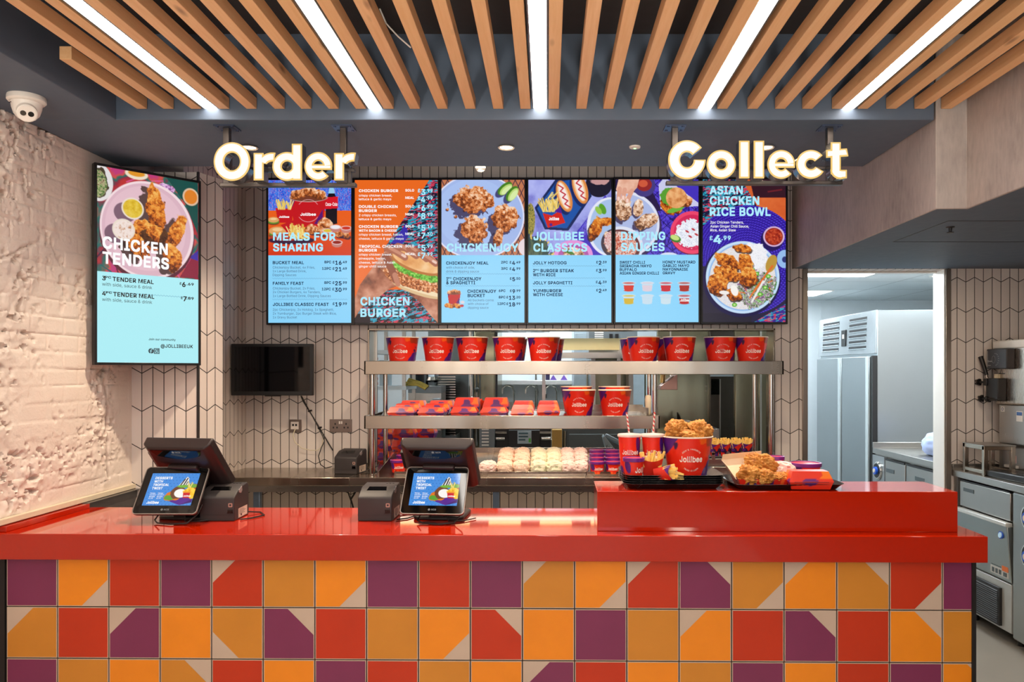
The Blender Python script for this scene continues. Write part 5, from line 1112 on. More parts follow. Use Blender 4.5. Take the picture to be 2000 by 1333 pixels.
# clamshell box, printed: a lower tray and a lid with sloping sides
def box_print(p, w_, h_, seed):
    x, z = p[0]/w_, p[2]/h_; f = vn(np.array([x*3+seed*1.7+p[1]*9]), np.array([z*2.5+seed]), 4)[0]
    if math.hypot(x+.02, (z-.42)*.8) < .17: return L(96, 32, 118)
    if x > .22+.05*math.sin(z*9) and z > .62: return L(240, 120, 26)
    return L(84, 28, 112) if f > .80 else L(222, 50, 26)
def make_box(label, loc, rot=0, w_=.15, d_=.12, h_=.06, seed=1, group=None, name='meal_box'):
    t = thing(name, label, 'meal box', loc, rot, group)
    def shell(nm, z0, z1, i0, i1):
        b = MB(); cols = []; nx, nz = 22, 8
        def ring(z, i): return [(-w_/2+i, -d_/2+i), (w_/2-i, -d_/2+i), (w_/2-i, d_/2-i), (-w_/2+i, d_/2-i)]
        for s_ in range(4):
            k = len(b.v)
            for j in range(nz+1):
                z = z0+(z1-z0)*j/nz; q = ring(z, i0+(i1-i0)*j/nz); a, c_ = q[s_], q[(s_+1) % 4]
                for i in range(nx+1):
                    u = i/nx; p = (a[0]+(c_[0]-a[0])*u, a[1]+(c_[1]-a[1])*u, z); b.v.append(p); cols.append(box_print(p if s_ % 2 == 0 else (p[1]+.04, 0, z), w_, h_, seed))
            b.f += [(k+j*(nx+1)+i, k+j*(nx+1)+i+1, k+(j+1)*(nx+1)+i+1, k+(j+1)*(nx+1)+i) for j in range(nz) for i in range(nx)]
        for z, i in ((z0, i0), (z1, i1)):
            k = len(b.v); q = ring(z, i); b.v += [(a, c_, z) for a, c_ in q]; cols += [L(224, 58, 34)]*4; b.f.append((k, k+1, k+2, k+3))
        b.m = [0]*len(b.f); b.c = np.array(cols); return b.build(nm, M_CARD, t)
    shell('lower_tray', 0, h_*.42, .012, .002); shell('lid', h_*.425, h_, .0, .017)
    b = MB(); b.box(-w_/2+.02, w_/2-.02, -d_/2-.0015, -d_/2+.004, h_*.40, h_*.45); b.build('closing_tab', pbr('dark_red_card', (160, 30, 20), .4), t)
    return t
# tray
M_TRAY = pbr('black_tray', (30, 30, 33), .26, var=.1)
def make_tray(label, loc, rot=0, w_=.415, d_=.315, group=None):
    """one fast-food tray: flat base and flared rim, a single continuous sheet with thickness"""
    def ring(z, i, r):
        out = []
        for cx, cy, a in ((w_/2-r, d_/2-r, 0), (-w_/2+r, d_/2-r, 90), (-w_/2+r, -d_/2+r, 180), (w_/2-r, -d_/2+r, 270)):
            for q in range(7):
                an = R(a+15*q); out.append((cx+(r-i)*math.cos(an), cy+(r-i)*math.sin(an), z))
        return out
    rings = [ring(0, .034, .05), ring(.0015, .030, .05), ring(.021, .006, .05), ring(.0235, 0, .05), ring(.0245, .0008, .05), ring(.0225, .0065, .05), ring(.0045, .032, .05), ring(.003, .036, .05)]
    n_ = len(rings[0]); b = MB(); b.v = [p for r in rings for p in r]
    b.f = [(k*n_+i, k*n_+(i+1) % n_, (k+1)*n_+(i+1) % n_, (k+1)*n_+i) for k in range(len(rings)-1) for i in range(n_)]+[tuple(range(n_-1, -1, -1)), tuple(range((len(rings)-1)*n_, len(rings)*n_))]
    b.m = [0]*len(b.f)
    o = b.build('food_tray', M_TRAY, None, smooth=True, angle=50); o.location = loc; o.rotation_euler = (0, 0, rot)
    tag(o, label, 'tray', group); return o
TX, TY = wx(1311, 3.2)+.002, 3.262
tray0 = make_tray('lowest black tray of the stack of five on the counter riser', (TX, TY, RZ+.0008), group='stacked trays')
PITCH = .0085
for i, nm in enumerate(('second tray up in the stack of five black trays', 'middle tray of the stack of five black trays', 'fourth tray up in the stack of five black trays', 'topmost tray of the black stack, carrying the bucket and drinks')):
    o = tray0.copy(); COL.objects.link(o); o.location.z += PITCH*(i+1); o['label'] = nm
TZ = RZ+.0008+PITCH*4+.0035
bk = make_bucket('large red bucket heaped with fried chicken on the stacked trays', (wx(1343, 3.25), 3.255, TZ))
bx, by = wx(1343, 3.25), 3.255
for i, (dx, dy, dz, dm, ro, lab) in enumerate(((-.050, -.016, .195, (.046, .042, .042), (0, 0, .3), 'fried chicken piece heaped at the left in the big bucket'), (.050, -.012, .193, (.046, .044, .040), (.3, .2, .9), 'fried chicken piece heaped at the right in the big bucket'), (.004, -.045, .168, (.056, .04, .026), (0, 0, .1), 'low fried chicken piece at the front of the big bucket'), (.0, .045, .172, (.055, .042, .030), (.2, 0, 2), 'fried chicken piece at the back of the big bucket'))):
    chicken('fried_chicken', lab, (bx+dx, by+dy, TZ+dz), dm, 3+i*5, ro, 'chicken in the bucket')
cp = make_cup('red drink cup with a straw, left one of the pair on the stacked trays', (wx(1229.5, 3.27), 3.27, TZ), (-.012, 0, .098))
make_cup('red drink cup with a straw, right one of the pair beside the bucket', (wx(1275, 3.27), 3.27, TZ), (.008, 0, .099))
make_tub('red tub with a purple lid in front of the left drink cup', (wx(1238, 3.16), 3.165, TZ), .084, .034, .042, .082, tx=.002)
fr = make_fries('upright red chip box behind the lidded tub, in front of the right drink cup', (wx(1273, 3.19), 3.192, TZ), 0, 4, pr=lambda x, z, s: L(54, 20, 70) if (.012 < x < .03 and z < .02) else L(206, 38, 24))
f2 = make_fries('red and purple chip box lying on its side in front of the bucket', (wx(1282, 3.14)-.01, 3.133, TZ+.022), 0, 2, W0=.022, W1=.031, sp=.1, fh=.048)
f2.rotation_euler = (R(8), R(80), R(-20))
b = MB(); r = random.Random(4)
for i in range(46):
    p = Vector((wx(1304, 3.13)+r.random()*.030, 3.112+r.random()*.034, TZ+.006+r.random()*.030)); d = Vector((1, (r.random()-.5)*.5, -.1-r.random()*.45)).normalized(); l = .018+.026*r.random()
    q = p+d*l; q.z = max(q.z, TZ+.005); p.z = max(p.z, TZ+.005); u = d.cross(Vector((0, .3, 1))).normalized()*.0042; v_ = d.cross(u).normalized()*.0042
    b.hexa([tuple(p-u-v_), tuple(p+u-v_), tuple(p+u+v_), tuple(p-u+v_), tuple(q-u-v_), tuple(q+u-v_), tuple(q+u+v_), tuple(q-u+v_)])
o = b.build('spilled_chips', M_FRY, None, smooth=False); tag(o, 'loose golden chips spilling from the lying chip box before the bucket', 'chips'); o['kind'] = 'stuff'

# right-hand tray with an open carton, wrapped burger, closed box and lidded bowls
T2X, T2Y = wx(1528, 3.2), 3.24
make_tray('single black tray on the right, carrying the open chicken carton', (T2X, T2Y, RZ+.0008), R(1), .455)
Z2 = RZ+.0045
t = thing('open_carton', 'open red carton with a raised cream lid, full of fried chicken', 'carton', (wx(1483, 3.2), 3.20, Z2))
b = MB(); cols = []
def pan(q, col):
    k = len(b.v); b.v.extend(q); b.f.append((k, k+1, k+2, k+3)); cols.extend([col]*4)
x0, x1, y0, y1 = -.105, .100, -.075, .06
pan([(x0+.012, y0+.01, 0), (x1-.012, y0+.01, 0), (x1-.012, y1-.01, 0), (x0+.012, y1-.01, 0)], L(200, 40, 24))
for a, c_ in (((x0, y0), (x1, y0)), ((x1, y0), (x1, y1)), ((x1, y1), (x0, y1)), ((x0, y1), (x0, y0))):
    i_ = lambda p: (p[0]*.88, p[1]*.86)
    n_ = 14
    for s_ in range(n_):
        e0 = tuple(a[q]+(c_[q]-a[q])*s_/n_ for q in (0, 1)); e1 = tuple(a[q]+(c_[q]-a[q])*(s_+1)/n_ for q in (0, 1)); xx = e0[0]
        col = L(84, 28, 112) if (-.085 < xx < -.045 or s_ in (9,)) else (L(226, 90, 30) if s_ in (6, 12) else L(216, 40, 24))
        pan([i_(e0)+(0,), i_(e1)+(0,), e1+(.036,), e0+(.036,)], col)
b.m = [0]*len(b.f); b.c = np.array(cols); b.build('tray', M_CARD, t, smooth=False)
b = MB(); b.hexa([(-.112, -.070, .034), (-.100, .06, .034), (-.100, .06, .036), (-.112, -.070, .036), (-.160, -.030, .150), (-.002, .100, .158), (-.002, .102, .158), (-.160, -.028, .150)])
b.v = []; b.f = []; b.m = []
A = [(-.106, -.072, .034), (-.090, .062, .034), (.07, .066, .036), (-.150, -.060, .125), (-.135, .09, .14), (-.015, .105, .152), (-.012, .072, .140)]
# lid stands up behind and at the left of the chicken
b.hexa([(-.112, -.02, .036), (.085, .058, .036), (.085, .0605, .036), (-.112, -.0175, .036), (-.150, .03, .104), (.035, .098, .112), (.035, .1005, .112), (-.150, .0325, .104)])
b.hexa([(-.150, .03, .104), (.035, .098, .112), (.035, .1005, .112), (-.150, .0325, .104), (-.148, .018, .128), (.033, .085, .136), (.033, .0875, .136), (-.148, .0205, .128)])
b.hexa([(-.112, -.072, .036), (-.112, -.02, .036), (-.114, -.02, .036), (-.114, -.072, .036), (-.140, -.03, .085), (-.150, .03, .104), (-.152, .03, .104), (-.142, -.03, .085)])
b.build('lid', pbr('cream_card', (236, 212, 180), .6, var=.03), t, smooth=False)
ox, oy = t.location.x, t.location.y
for i, (dx, dy, dz, dm, ro, lab) in enumerate(((-.045, -.035, .048, (.056, .040, .040), (0, 0, .4), 'fried chicken piece at the left front of the open carton'), (.010, .010, .092, (.060, .042, .038), (0, .2, .2), 'fried chicken piece on top of the heap in the open carton'), (.020, -.042, .042, (.048, .032, .030), (.2, 0, 1.2), 'fried chicken piece at the middle front of the open carton'), (.075, -.042, .036, (.042, .028, .022), (0, 0, .5), 'small fried chicken piece at the right front of the open carton'), (-.03, .015, .055, (.05, .04, .035), (0, 0, 2), 'fried chicken piece underneath the heap in the open carton'))):
    chicken('fried_chicken', lab, (ox+dx, oy+dy, Z2+dz), dm, 31+i*4, ro, 'chicken in the open carton')
# crumpled paper wrap
def wrapmat(nm, ink, base=(246, 226, 208)):
    n = newmat(nm); p = n.obj((1, 1, 1)); a = n.noise(p, 26, 3, .5); v_ = n.n('ShaderNodeTexVoronoi', {'Vector': n.n('ShaderNodeMapping', {'Vector': p, 'Scale': (26, 26, 40)}).outputs[0], 'Scale': 1.0}).outputs['Distance']
    m_ = n.math('MULTIPLY', n.math('LESS_THAN', v_, .30), n.math('GREATER_THAN', a, .46))
    n.link(n.mix(n.math('MULTIPLY', m_, .55), L(*base), L(*ink)), 'Base Color'); n.b.inputs['Roughness'].default_value = .5
    n.bump(n.noise(p, 30, 5, .6), .8, .012); return n.m
M_WRAPS = [wrapmat('wrap_pink_print', (216, 84, 76), (248, 222, 214)), wrapmat('wrap_orange_print', (226, 130, 84), (248, 220, 198)), wrapmat('wrap_green_print', (140, 156, 84), (240, 236, 208))]
def wrapmesh(nm, mat, dims, seed):
    bm = bmesh.new(); bmesh.ops.create_icosphere(bm, subdivisions=4, radius=1.0); o_ = Vector((seed*2.3, seed*4.1, seed))
    for v in bm.verts:
        p = v.co; q = Vector([math.copysign(abs(c)**.86, c) for c in p]); m_ = max(abs(c) for c in q); q = q*(.82+.18/m_)
        d = .11*(1-abs(mnoise.noise(Vector((p.x*1.4, p.y*2.8, p.z*2.6))+o_))*2.6)+.05*(1-abs(mnoise.noise(Vector((p.x*3, p.y*5, p.z*5))+o_))*2.4)
        q = q*(1+d); v.co = Vector((q.x*dims[0], q.y*dims[1], max(q.z, -.82)*dims[2]))
    me = bpy.data.meshes.new(nm); bm.to_mesh(me); bm.free(); me.materials.append(mat); me.polygons.foreach_set('use_smooth', [True]*len(me.polygons)); me.set_sharp_from_angle(angle=R(28)); return me
o = bpy.data.objects.new('wrapped_burger', wrapmesh('wrapped_burger', M_WRAPS[0], (.048, .044, .034), 3)); COL.objects.link(o); o.location = (wx(1530, 3.22), 3.235, Z2+.058); o.rotation_euler = (R(-20), R(10), 0); tag(o, 'paper-wrapped burger between the open carton and the closed red box', 'wrapped burger')
make_box('closed red and purple carton at the right end of the right-hand tray', (wx(1577, 3.14), 3.135, Z2), R(-2), .178, .105, .072, 2)
make_tub('wide bowl with a purple rim and red lid behind the closed red carton', (wx(1573, 3.29), 3.29, Z2), .082, .050, .064, .06)
make_tub('small purple-lidded tub behind the wrapped burger on the right-hand tray', (wx(1516, 3.33), 3.335, Z2+.0), .105, .030, .034, .05)
# ------------------------------------------------------------------ steel bench under the hatch
BT = .967; BY0 = 4.62
bench = thing('steel_bench', 'long stainless steel bench along the tiled wall and through the hatch', 'bench', (0, BY0, 0))
b = MB(); xe = wx(1500, 4.9)
b.box(-2.02, OX0, 0, .475, BT-.05, BT); b.box(OX0, xe, 0, 1.02, BT-.05, BT); b.build('bench_top', M_STEELW, bench, bevel=.003)
b = MB(); b.box(-2.0, xe-.02, .02, .46, BT-.09, BT-.05); b.build('under_frame', M_STEEL, bench)
for px in (497, 968, 1290):
    b = MB(); x = wx(px, BY0); b.box(x-.02, x+.02, .03, .07, .0, BT-.09); b.build('leg', pbr('blue_grey_steel', (110, 128, 150), .35, .8), bench, bevel=.003)
b = MB(); b.tube([(wx(700, 4.9), .25, .86), (wx(690, 4.9), .22, .80), (wx(697, 4.9), .2, .74), (wx(688, 4.9), .22, .68), (wx(696, 4.9), .2, .60), (wx(699, 4.9), .2, .3)], .006, 8); b.tube([(wx(678, 4.9), .25, .88), (wx(690, 4.9), .2, .81), (wx(700, 4.9), .22, .70), (wx(694, 4.9), .2, .5)], .004, 8)
tag(b.build('cable_bundle', M_BLACK), 'black cables hanging below the steel bench behind the second printer', 'cables').location = (0, BY0, 0)

# ------------------------------------------------------------------ heated two-tier pass
PY = 4.64
ps = thing('heated_pass', 'two-tier stainless steel heated pass shelf standing in the hatch', 'pass shelf', (0, PY, BT))
U0, U1, UM = wx(711, PY), wx(1531, PY), wx(1289, PY)
SZ1, SZ2 = 1.337, 1.668
def tier(nm, x0, x1, zt, hgt, dep):
    z = zt-BT; b = MB()
    b.box(x0, x1, 0, .012, z-hgt, z+.002); b.box(x0, x0+.012, 0, dep, z-hgt, z+.002); b.box(x1-.012, x1, 0, dep, z-hgt, z+.002); b.box(x0, x1, dep-.012, dep, z-hgt, z+.012)
    b.box(x0+.012, x1-.012, .012, dep-.012, z-.022, z-.014); b.box(x0+.012, x1-.012, .012, dep-.012, z-hgt+.012, z-hgt+.018)
    o = b.build(nm, M_STEELW, ps, bevel=.003)
    b = MB(); x = x0+.1
    while x < x1-.25: b.box(x, x+.2, .16, .20, z-hgt+.006, z-hgt+.011); x += .32
    b.build('heat_lamp', glow('heat_lamp_glow', (255, 190, 130), 5), o)
    lamp('pass_lamp', 'AREA', ((x0+x1)/2, PY+.2, zt-hgt-.012), K_HEAT*(x1-x0), (1, .78, .60), x1-x0-.1, sy=.12)
tier('upper_shelf', U0, U1, SZ2, .080, .56)
tier('lower_shelf', U0, UM, SZ1, .078, .56)
for px, y, z1 in ((727.5, .05, SZ2), (753, .48, SZ2), (1268, .48, SZ2), (1279, .08, SZ2), (1474, .48, SZ2), (1506, .06, SZ2)):
    x = wx(px, PY+y); b = MB(); b.cyl((x, y, 0), (x, y, z1-BT-.02), .0155, n=24); b.cyl((x, y, 0), (x, y, .012), .024, n=24)
    b.build('post', M_CHROME, ps)
for xq in (wx(729, 5.2), wx(1510, 5.2)): b = MB(); b.box(xq-.012, xq+.012, .62, .64, .0, .92); b.build('rear_upright', M_STEELV, ps)

# buckets on the top shelf and on the lower shelf
zb = SZ2-.0135
base = [(786, 4.80), (856, 4.80), (922, 4.80), (994, 4.79), (1062, 4.79)]
ordn = ['leftmost', 'second', 'third', 'fourth', 'fifth']
bk0 = None
for i, (px, y) in enumerate(base):
    lab = f'empty red bucket on the top pass shelf, {ordn[i]} in the left-hand front run of five'
    loc = (wx(px, y), y, zb)
    if bk0 is None: bk0 = make_bucket(lab, loc); bk0['group'] = 'empty buckets'; bk0.scale = (.97, .97, .97)
    else: dup(bk0, loc, R(3*(i % 3)-3), lab, 'empty buckets')
dup(bk0, (wx(1000, 5.02), 5.025, zb), R(12), 'empty red bucket behind the fourth of the left-hand run on the top shelf', 'empty buckets')
dup(bk0, (wx(1072, 5.02), 5.025, zb), R(-12), 'empty red bucket behind the fifth of the left-hand run on the top shelf', 'empty buckets')
for i, (px, y) in enumerate([(1257, 4.77), (1327, 4.76), (1407, 4.77), (1467, 4.76)]):
    dup(bk0, (wx(px, y), y, zb), R(4-3*i), f'empty red bucket on the top pass shelf, {ordn[i]} in the right-hand front run of four', 'empty buckets')
dup(bk0, (wx(1241, 5.0), 5.0, zb), R(-6), 'empty red bucket behind the leftmost of the right-hand run on the top shelf', 'empty buckets')
dup(bk0, (wx(1309, 5.0), 5.0, zb), R(9), 'empty red bucket behind the second of the right-hand run on the top shelf', 'empty buckets')
zl = SZ1-.0135
for px, y, lab in ((1131, 4.80, 'empty red bucket at the front left of the four on the lower pass shelf'), (1201, 4.80, 'empty red bucket at the front right of the four on the lower pass shelf'), (1126, 5.02, 'empty red bucket at the back left of the four on the lower pass shelf'), (1200, 5.02, 'empty red bucket at the back right of the four on the lower pass shelf')):
    dup(bk0, (wx(px, y), y, zl+(.0 if y < 4.9 else .018)), R(rnd.uniform(-5, 5)), lab, 'empty buckets', scale=(.97, .97, .99))
# sloping liner trays of the lower shelf
b = MB(); b.hexa([(wx(745, 4.7), 4.66, zl), (wx(1262, 4.7), 4.66, zl), (wx(1262, 5.1), 5.185, zl), (wx(745, 5.1), 5.185, zl), (wx(745, 4.7), 4.66, zl+.002), (wx(1262, 4.7), 4.66, zl+.002), (wx(1250, 5.1), 5.185, zl+.020), (wx(745, 5.1), 5.185, zl+.020)])
b.box(wx(1252, 5.18), wx(1256, 5.18), 4.9, 5.185, zl, zl+.05); b.box(wx(1160, 5.18), wx(1256, 5.18), 5.180, 5.187, zl, zl+.06)
tag(b.build('shelf_liner', M_STEELW), 'sloping steel liner under the red boxes on the lower pass shelf', 'shelf liner')
def zs(y): return zl+.0028+.0185*(y-4.66)/.525
# meal boxes on the lower shelf: columns from left, rows from the front
bx0 = None
for c, (px, n_, hh) in enumerate(((786, 3, 1.0), (845, 3, 1.0), (908, 2, 1.5), (966, 2, 1.5))):
    for r_ in range(n_):
        y = 4.745+r_*.135+(.03 if n_ == 2 else 0)*r_; loc = (wx(px, 4.74)+.0*(c-1.5)+(.012 if c < 2 else 0)*r_, y, zs(y)+(.003 if r_ else 0))
        lab = f'closed red meal box on the lower pass shelf, {["front", "second", "rear"][r_]} row of the {["leftmost", "second", "third", "fourth"][c]} column'
        if bx0 is None: bx0 = make_box(lab, loc, 0, .168, .125, .058, 5, 'closed meal boxes on the lower shelf')
        else: dup(bx0, loc, R(rnd.uniform(-4, 4)), lab, scale=(1, 1, (.95+.18*r_)*(1.0 if n_ == 3 else (1.05 if r_ == 0 else 1.55))))
b = MB(); b.box(-.002, .002, 0, .11, 0, .085); b.cyl((-.004, .02, .085), (.004, .02, .085), .012, n=12)
o = b.build('divider_card', pbr('striped_card', (206, 60, 40), .4)); o.location = (wx(938, 4.86), 4.87, zs(4.92)); o.rotation_euler = (0, 0, R(-12)); tag(o, 'narrow printed divider standing between the two tall meal box columns', 'divider')
pk0 = None
for c, px in enumerate((1020, 1071)):
    for r_ in range(5):
        y = 4.715+r_*.075; loc = (wx(px, 4.715), y, zs(y)); lab = f'slim red box on the lower pass shelf, {ORD[r_]} in the {"left" if c == 0 else "right"} file'
        if pk0 is None: pk0 = make_box(lab, loc, 0, .145, .070, .045, 9, 'slim boxes on the lower shelf', 'slim_box')
        else: dup(pk0, loc, R(rnd.uniform(-2, 2)), lab, scale=(1, 1, 1.45+.07*r_))

# ------------------------------------------------------------------ food on the bench
tr = thing('food_chute', 'long shallow steel chute on the bench that holds the wrapped burgers', 'food chute', (0, 4.70, BT))
c0, c1 = wx(772, 4.7), wx(1212, 4.75)
b = MB(); b.box(c0, c1, 0, .006, .0, .026); b.hexa([(c0, 0.0, .001), (c1, 0.0, .001), (c1, .55, .001), (c0, .55, .001), (c0, 0.0, .004), (c1, 0, .004), (c1, .55, .084), (c0, .55, .084)]); b.box(c0, c1, .546, .55, .07, .12); b.build('trough', M_STEELW, tr, bevel=.002)
for px in (741, 772, 1145):
    b = MB(); x = wx(px, 4.72); b.hexa([(x-.002, 0, 0), (x+.002, 0, 0), (x+.002, .55, 0), (x-.002, .55, 0), (x-.002, 0, .028), (x+.002, 0, .028), (x+.002, .55, .105), (x-.002, .55, .105)]); b.build('divider', M_STEELW, tr)
wm = [wrapmesh('wrapped_burger', m, (.050, .046, .036), 11+i) for i, m in enumerate(M_WRAPS)]
for c, (px, k, n_) in enumerate(((953, 0, 1), (987, 1, 4), (1018, 1, 4), (1052, 2, 4), (1082, 2, 4), (1110, 0, 4), (1136, 0, 4))):
    nmk = ['plain pale column at left', 'left orange-printed column', 'right orange-printed column', 'left green-printed column', 'right green-printed column', 'left pink-printed column', 'right pink-printed column'][c]
    for r_ in range(n_):
        y = 4.765+r_*.088; o = bpy.data.objects.new('wrapped_burger', wm[k]); COL.objects.link(o); o.location = (wx(px, 4.78)+rnd.uniform(-.003, .003)+.012*(r_ % 2 if False else 0), y, BT+.036+.150*(y-4.70)+.005*r_); o.rotation_euler = (R(rnd.uniform(4, 12)), R(rnd.uniform(-4, 4)), R(rnd.uniform(-14, 14)))
        o.scale = (.97 if c not in (5, 6) else .84, 1, 1.05)
        tag(o, f'paper-wrapped burger, {["front one", "second from the front", "third from the front", "rear one"][r_]} of the {nmk} in the chute', 'wrapped burger', 'wrapped burgers in the chute')
tb0 = None
for c, px in enumerate((1166, 1197)):
    for r_ in range(4):
        y = 4.735+r_*.098; loc = (wx(px, 4.74)+.006*r_, y, BT+.005+.14*(y-4.70))
        lab = f'small purple-lidded tub in the bench chute, {ORD[r_]} in the {"left" if c == 0 else "right"} file'
        if tb0 is None: tb0 = make_tub(lab, loc, .072, .038, .047, .06, 'lidded tubs on the bench')
        else: dup(tb0, loc, R(rnd.uniform(-25, 25)), lab)
for r_, (px, y) in enumerate(((778, 4.77), (782, 4.89), (786, 5.01))):
    dup(tb0, (wx(px, 4.77), y, BT+.005+.14*(y-4.70)), R(20*r_), f'purple-lidded tub at the left bench end behind the middle till, {ORD[r_]} from the front')
# stacked boxes at the left behind the posts
for c, (px, n_, y) in enumerate(((748, 3, 5.42), (786, 3, 5.36), (826, 3, 5.50))):
    for r_ in range(n_):
        dup(bx0, (wx(px, y)+.01*r_, y, BT+.001+.083*r_+(.05 if c < 2 else .0)*0), R(rnd.uniform(-6, 6)), f'red meal box behind the hatch at left, {["bottom", "middle", "top"][r_]} one of the {["left", "middle", "right"][c]} stack', 'stacked meal boxes behind the hatch', scale=(.92 if c else .8, .95, 1.38))
# rack of chip boxes at the right
fr_t = thing('chip_rack', 'black and steel rack holding filled chip boxes at the right of the hatch', 'chip rack', (wx(1440, 4.85), 4.85, BT))
b = MB(); b.box(-.26, .22, -.10, .16, 0, .035); b.box(-.26, .22, -.115, -.10, .0, .050, 1); b.box(-.26, .22, -.06, -.055, .035, .095, 1); b.box(-.26, .22, -.03, .12, .035, .104, 0)
b.build('base', [M_BLACK, M_STEEL], fr_t, bevel=.003)
for i in range(5):
    x = -.205+i*.092; b = MB(); b.box(x+.030, x+.052, -.062, -.058, .035, .130); b.cyl((x+.041, -.062, .130), (x+.041, -.058, .130), .011, n=16); b.build('prong', M_STEELV, fr_t)
b = MB(); b.prismx([(-.12, .0), (.1, .0), (.1, .11), (.06, .12), (-.12, .04)], .215, .222); b.build('end_plate', M_STEEL, fr_t)
fy0 = None
for i, px in enumerate((1393, 1414, 1436, 1458)):
    lab = f'red and purple box of golden chips in the rack, {["leftmost", "second", "third", "rightmost"][i]} of four'
    loc = (wx(px, 4.9), 4.86+.012*i, BT+.105)
    if fy0 is None: fy0 = make_fries(lab, loc, R(10), 7, 'chip boxes in the rack', .026, .038, .085, .02)
    else: dup(fy0, loc, R(16-6*i), lab)

# ------------------------------------------------------------------ sockets and leads on the tiled wall
M_PEWTER = pbr('pewter_plate', (132, 118, 110), .35, .7)
def socket(label, px, py, w_, double):
    t = thing('power_socket', label, 'socket', (wx(px, 5.1), 5.1, wz(py, 5.1)))
    b = MB(); b.box(-w_/2, w_/2, -.008, 0, -.043, .043); b.build('plate', M_PEWTER, t, bevel=.002)
    for sx in ((-.036, .036) if double else ()):
        b = MB()
        for dx, dz in ((0, .012), (-.012, -.012), (.012, -.012)): b.box(sx+dx-.0045, sx+dx+.0045, -.0088, -.007, dz-.006, dz+.006)
        b.build('pin_holes', M_BLACK, t)
    if double:
        b = MB(); b.box(-.012, -.002, -.011, -.007, .012, .030); b.box(.002, .012, -.011, -.007, .012, .030); b.build('switch', M_WHITE, t, bevel=.001)
    else:
        b = MB(); b.box(-.028, .024, -.011, -.007, -.022, .028); b.build('outlet_insert', pbr('white_insert', (214, 204, 196), .4), t, bevel=.001)
        b = MB(); b.box(-.018, -.006, -.0118, -.010, .0, .014); b.box(.002, .014, -.0118, -.010, .0, .014); b.build('ports', M_BLACK, t)
    return t
socket('single pewter data socket with a pale lead below the black wall monitor', 577, 832.5, .085, False)
socket('double pewter power socket right of the data socket', 666, 832, .147, True)
b = MB(); b.tube([W(577, 838, 5.085), W(572, 850, 5.06), W(576, 864, 5.05), W(590, 876, 5.06), W(606, 880, 5.07), W(620, 880, 5.07), W(628, 873, 5.075), W(631, 858, 5.08), W(629, 846, 5.085)], .0028, 8)
tag(b.build('pale_lead', pbr('pale_cable', (206, 196, 168), .5)), 'thin pale lead hanging in a loop from the data socket', 'cable')
b = MB(); b.tube([W(588, 774, 5.03), W(592, 784, 5.06), W(604, 803, 5.08), W(618, 826, 5.085), W(632, 850, 5.085), W(645, 872, 5.08), W(650, 880, 5.02)], .0042, 8)
b.tube([W(589, 774, 5.03), W(606, 806, 5.075), W(622, 836, 5.08), W(630, 852, 5.08), W(634, 862, 5.075), W(628, 874, 5.06), W(622, 892, 5.05), W(626, 908, 5.0), W(636, 915, 4.95), W(648, 912, 4.9)], .0032, 8)
for px, py in ((605, 803), (624, 836)): b.cyl(W(px-3, py+1, 5.078), W(px+4, py-1, 5.074), .006, n=8)
tag(b.build('black_leads', M_BLACK), 'two black leads running from the wall monitor down to the bench printer', 'cable')
b = MB(); b.tube([W(698, 905, 4.98), W(703, 896, 5.04), W(712, 892, 5.05), W(706, 908, 4.98), W(714, 914, 4.94), W(702, 916, 4.92), W(694, 911, 4.97), W(708, 902, 4.99), W(715, 900, 5.0)], .004, 8)
b.cyl(W(701, 888, 5.06), W(709, 891, 5.05), .02, n=14)
tag(b.build('plug_tangle', M_BLACK), 'tangle of black leads and a plug between the bench printer and the pass post', 'cable')
b = MB(); b.tube([W(726, 912, 5.0), W(734, 901, 5.02), W(741, 903, 5.03), W(738, 911, 5.0), W(728, 915, 4.97)], .003, 8); tag(b.build('loose_cable', M_BLACK), 'short loop of black cable on the bench just right of the left pass post', 'cable')
# ------------------------------------------------------------------ kitchen seen through the hatch
b = MB(); b.box(-3.2, 1.66, 8.9, 9.05, 0, 2.75); b.box(-3.2, -3.05, 5.25, 9.0, 0, 2.75); b.box(1.66, 1.71, 5.25, 9.0, 0, 2.75)
struct(b.build('wall_kitchen', M_HYG))
b = MB(); b.box(-3.2, 1.66, 5.25, 9.05, 2.7, 2.8); struct(b.build('ceiling_kitchen', M_CEILW))
M_PANEL = glow('panel_light', (240, 250, 255), K_KITCHEN)
def panel_light(label, x0, x1, y0, y1, z):
    t = thing('panel_light', label, 'light', ((x0+x1)/2, (y0+y1)/2, z), group='kitchen panel lights'); a, c = (x1-x0)/2, (y1-y0)/2
    b = MB(); b.box(-a, a, -c, c, -.001, .006); b.build('diffuser', M_PANEL, t)
    b = MB()
    for q in ((-a-.015, -a, -c, c), (a, a+.015, -c, c), (-a-.015, a+.015, -c-.015, -c), (-a-.015, a+.015, c, c+.015)): b.box(q[0], q[1], q[2], q[3], -.006, .004)
    b.build('frame', M_WHITE, t)
panel_light('square ceiling light panel over the left of the kitchen', -1.9, -1.3, 6.3, 6.9, 2.699); panel_light('square ceiling light panel over the middle of the kitchen', -.3, .3, 6.3, 6.9, 2.699); panel_light('square ceiling light panel at the back of the kitchen', -.3, .3, 7.9, 8.5, 2.699)
panel_light('square ceiling light panel over the right of the kitchen', .8, 1.3, 6.4, 7.0, 2.699)
M_GREY = pbr('grey_enamel', (116, 124, 128), .35, .5); M_DGREY = pbr('dark_grey_steel', (92, 98, 98), .4, .6); M_OLIVE = steel('olive_steel', (136, 132, 110), .22, (14, 14, .6), 1.5); M_LBLUE = pbr('pale_blue_grey_panel', (168, 182, 190), .4)
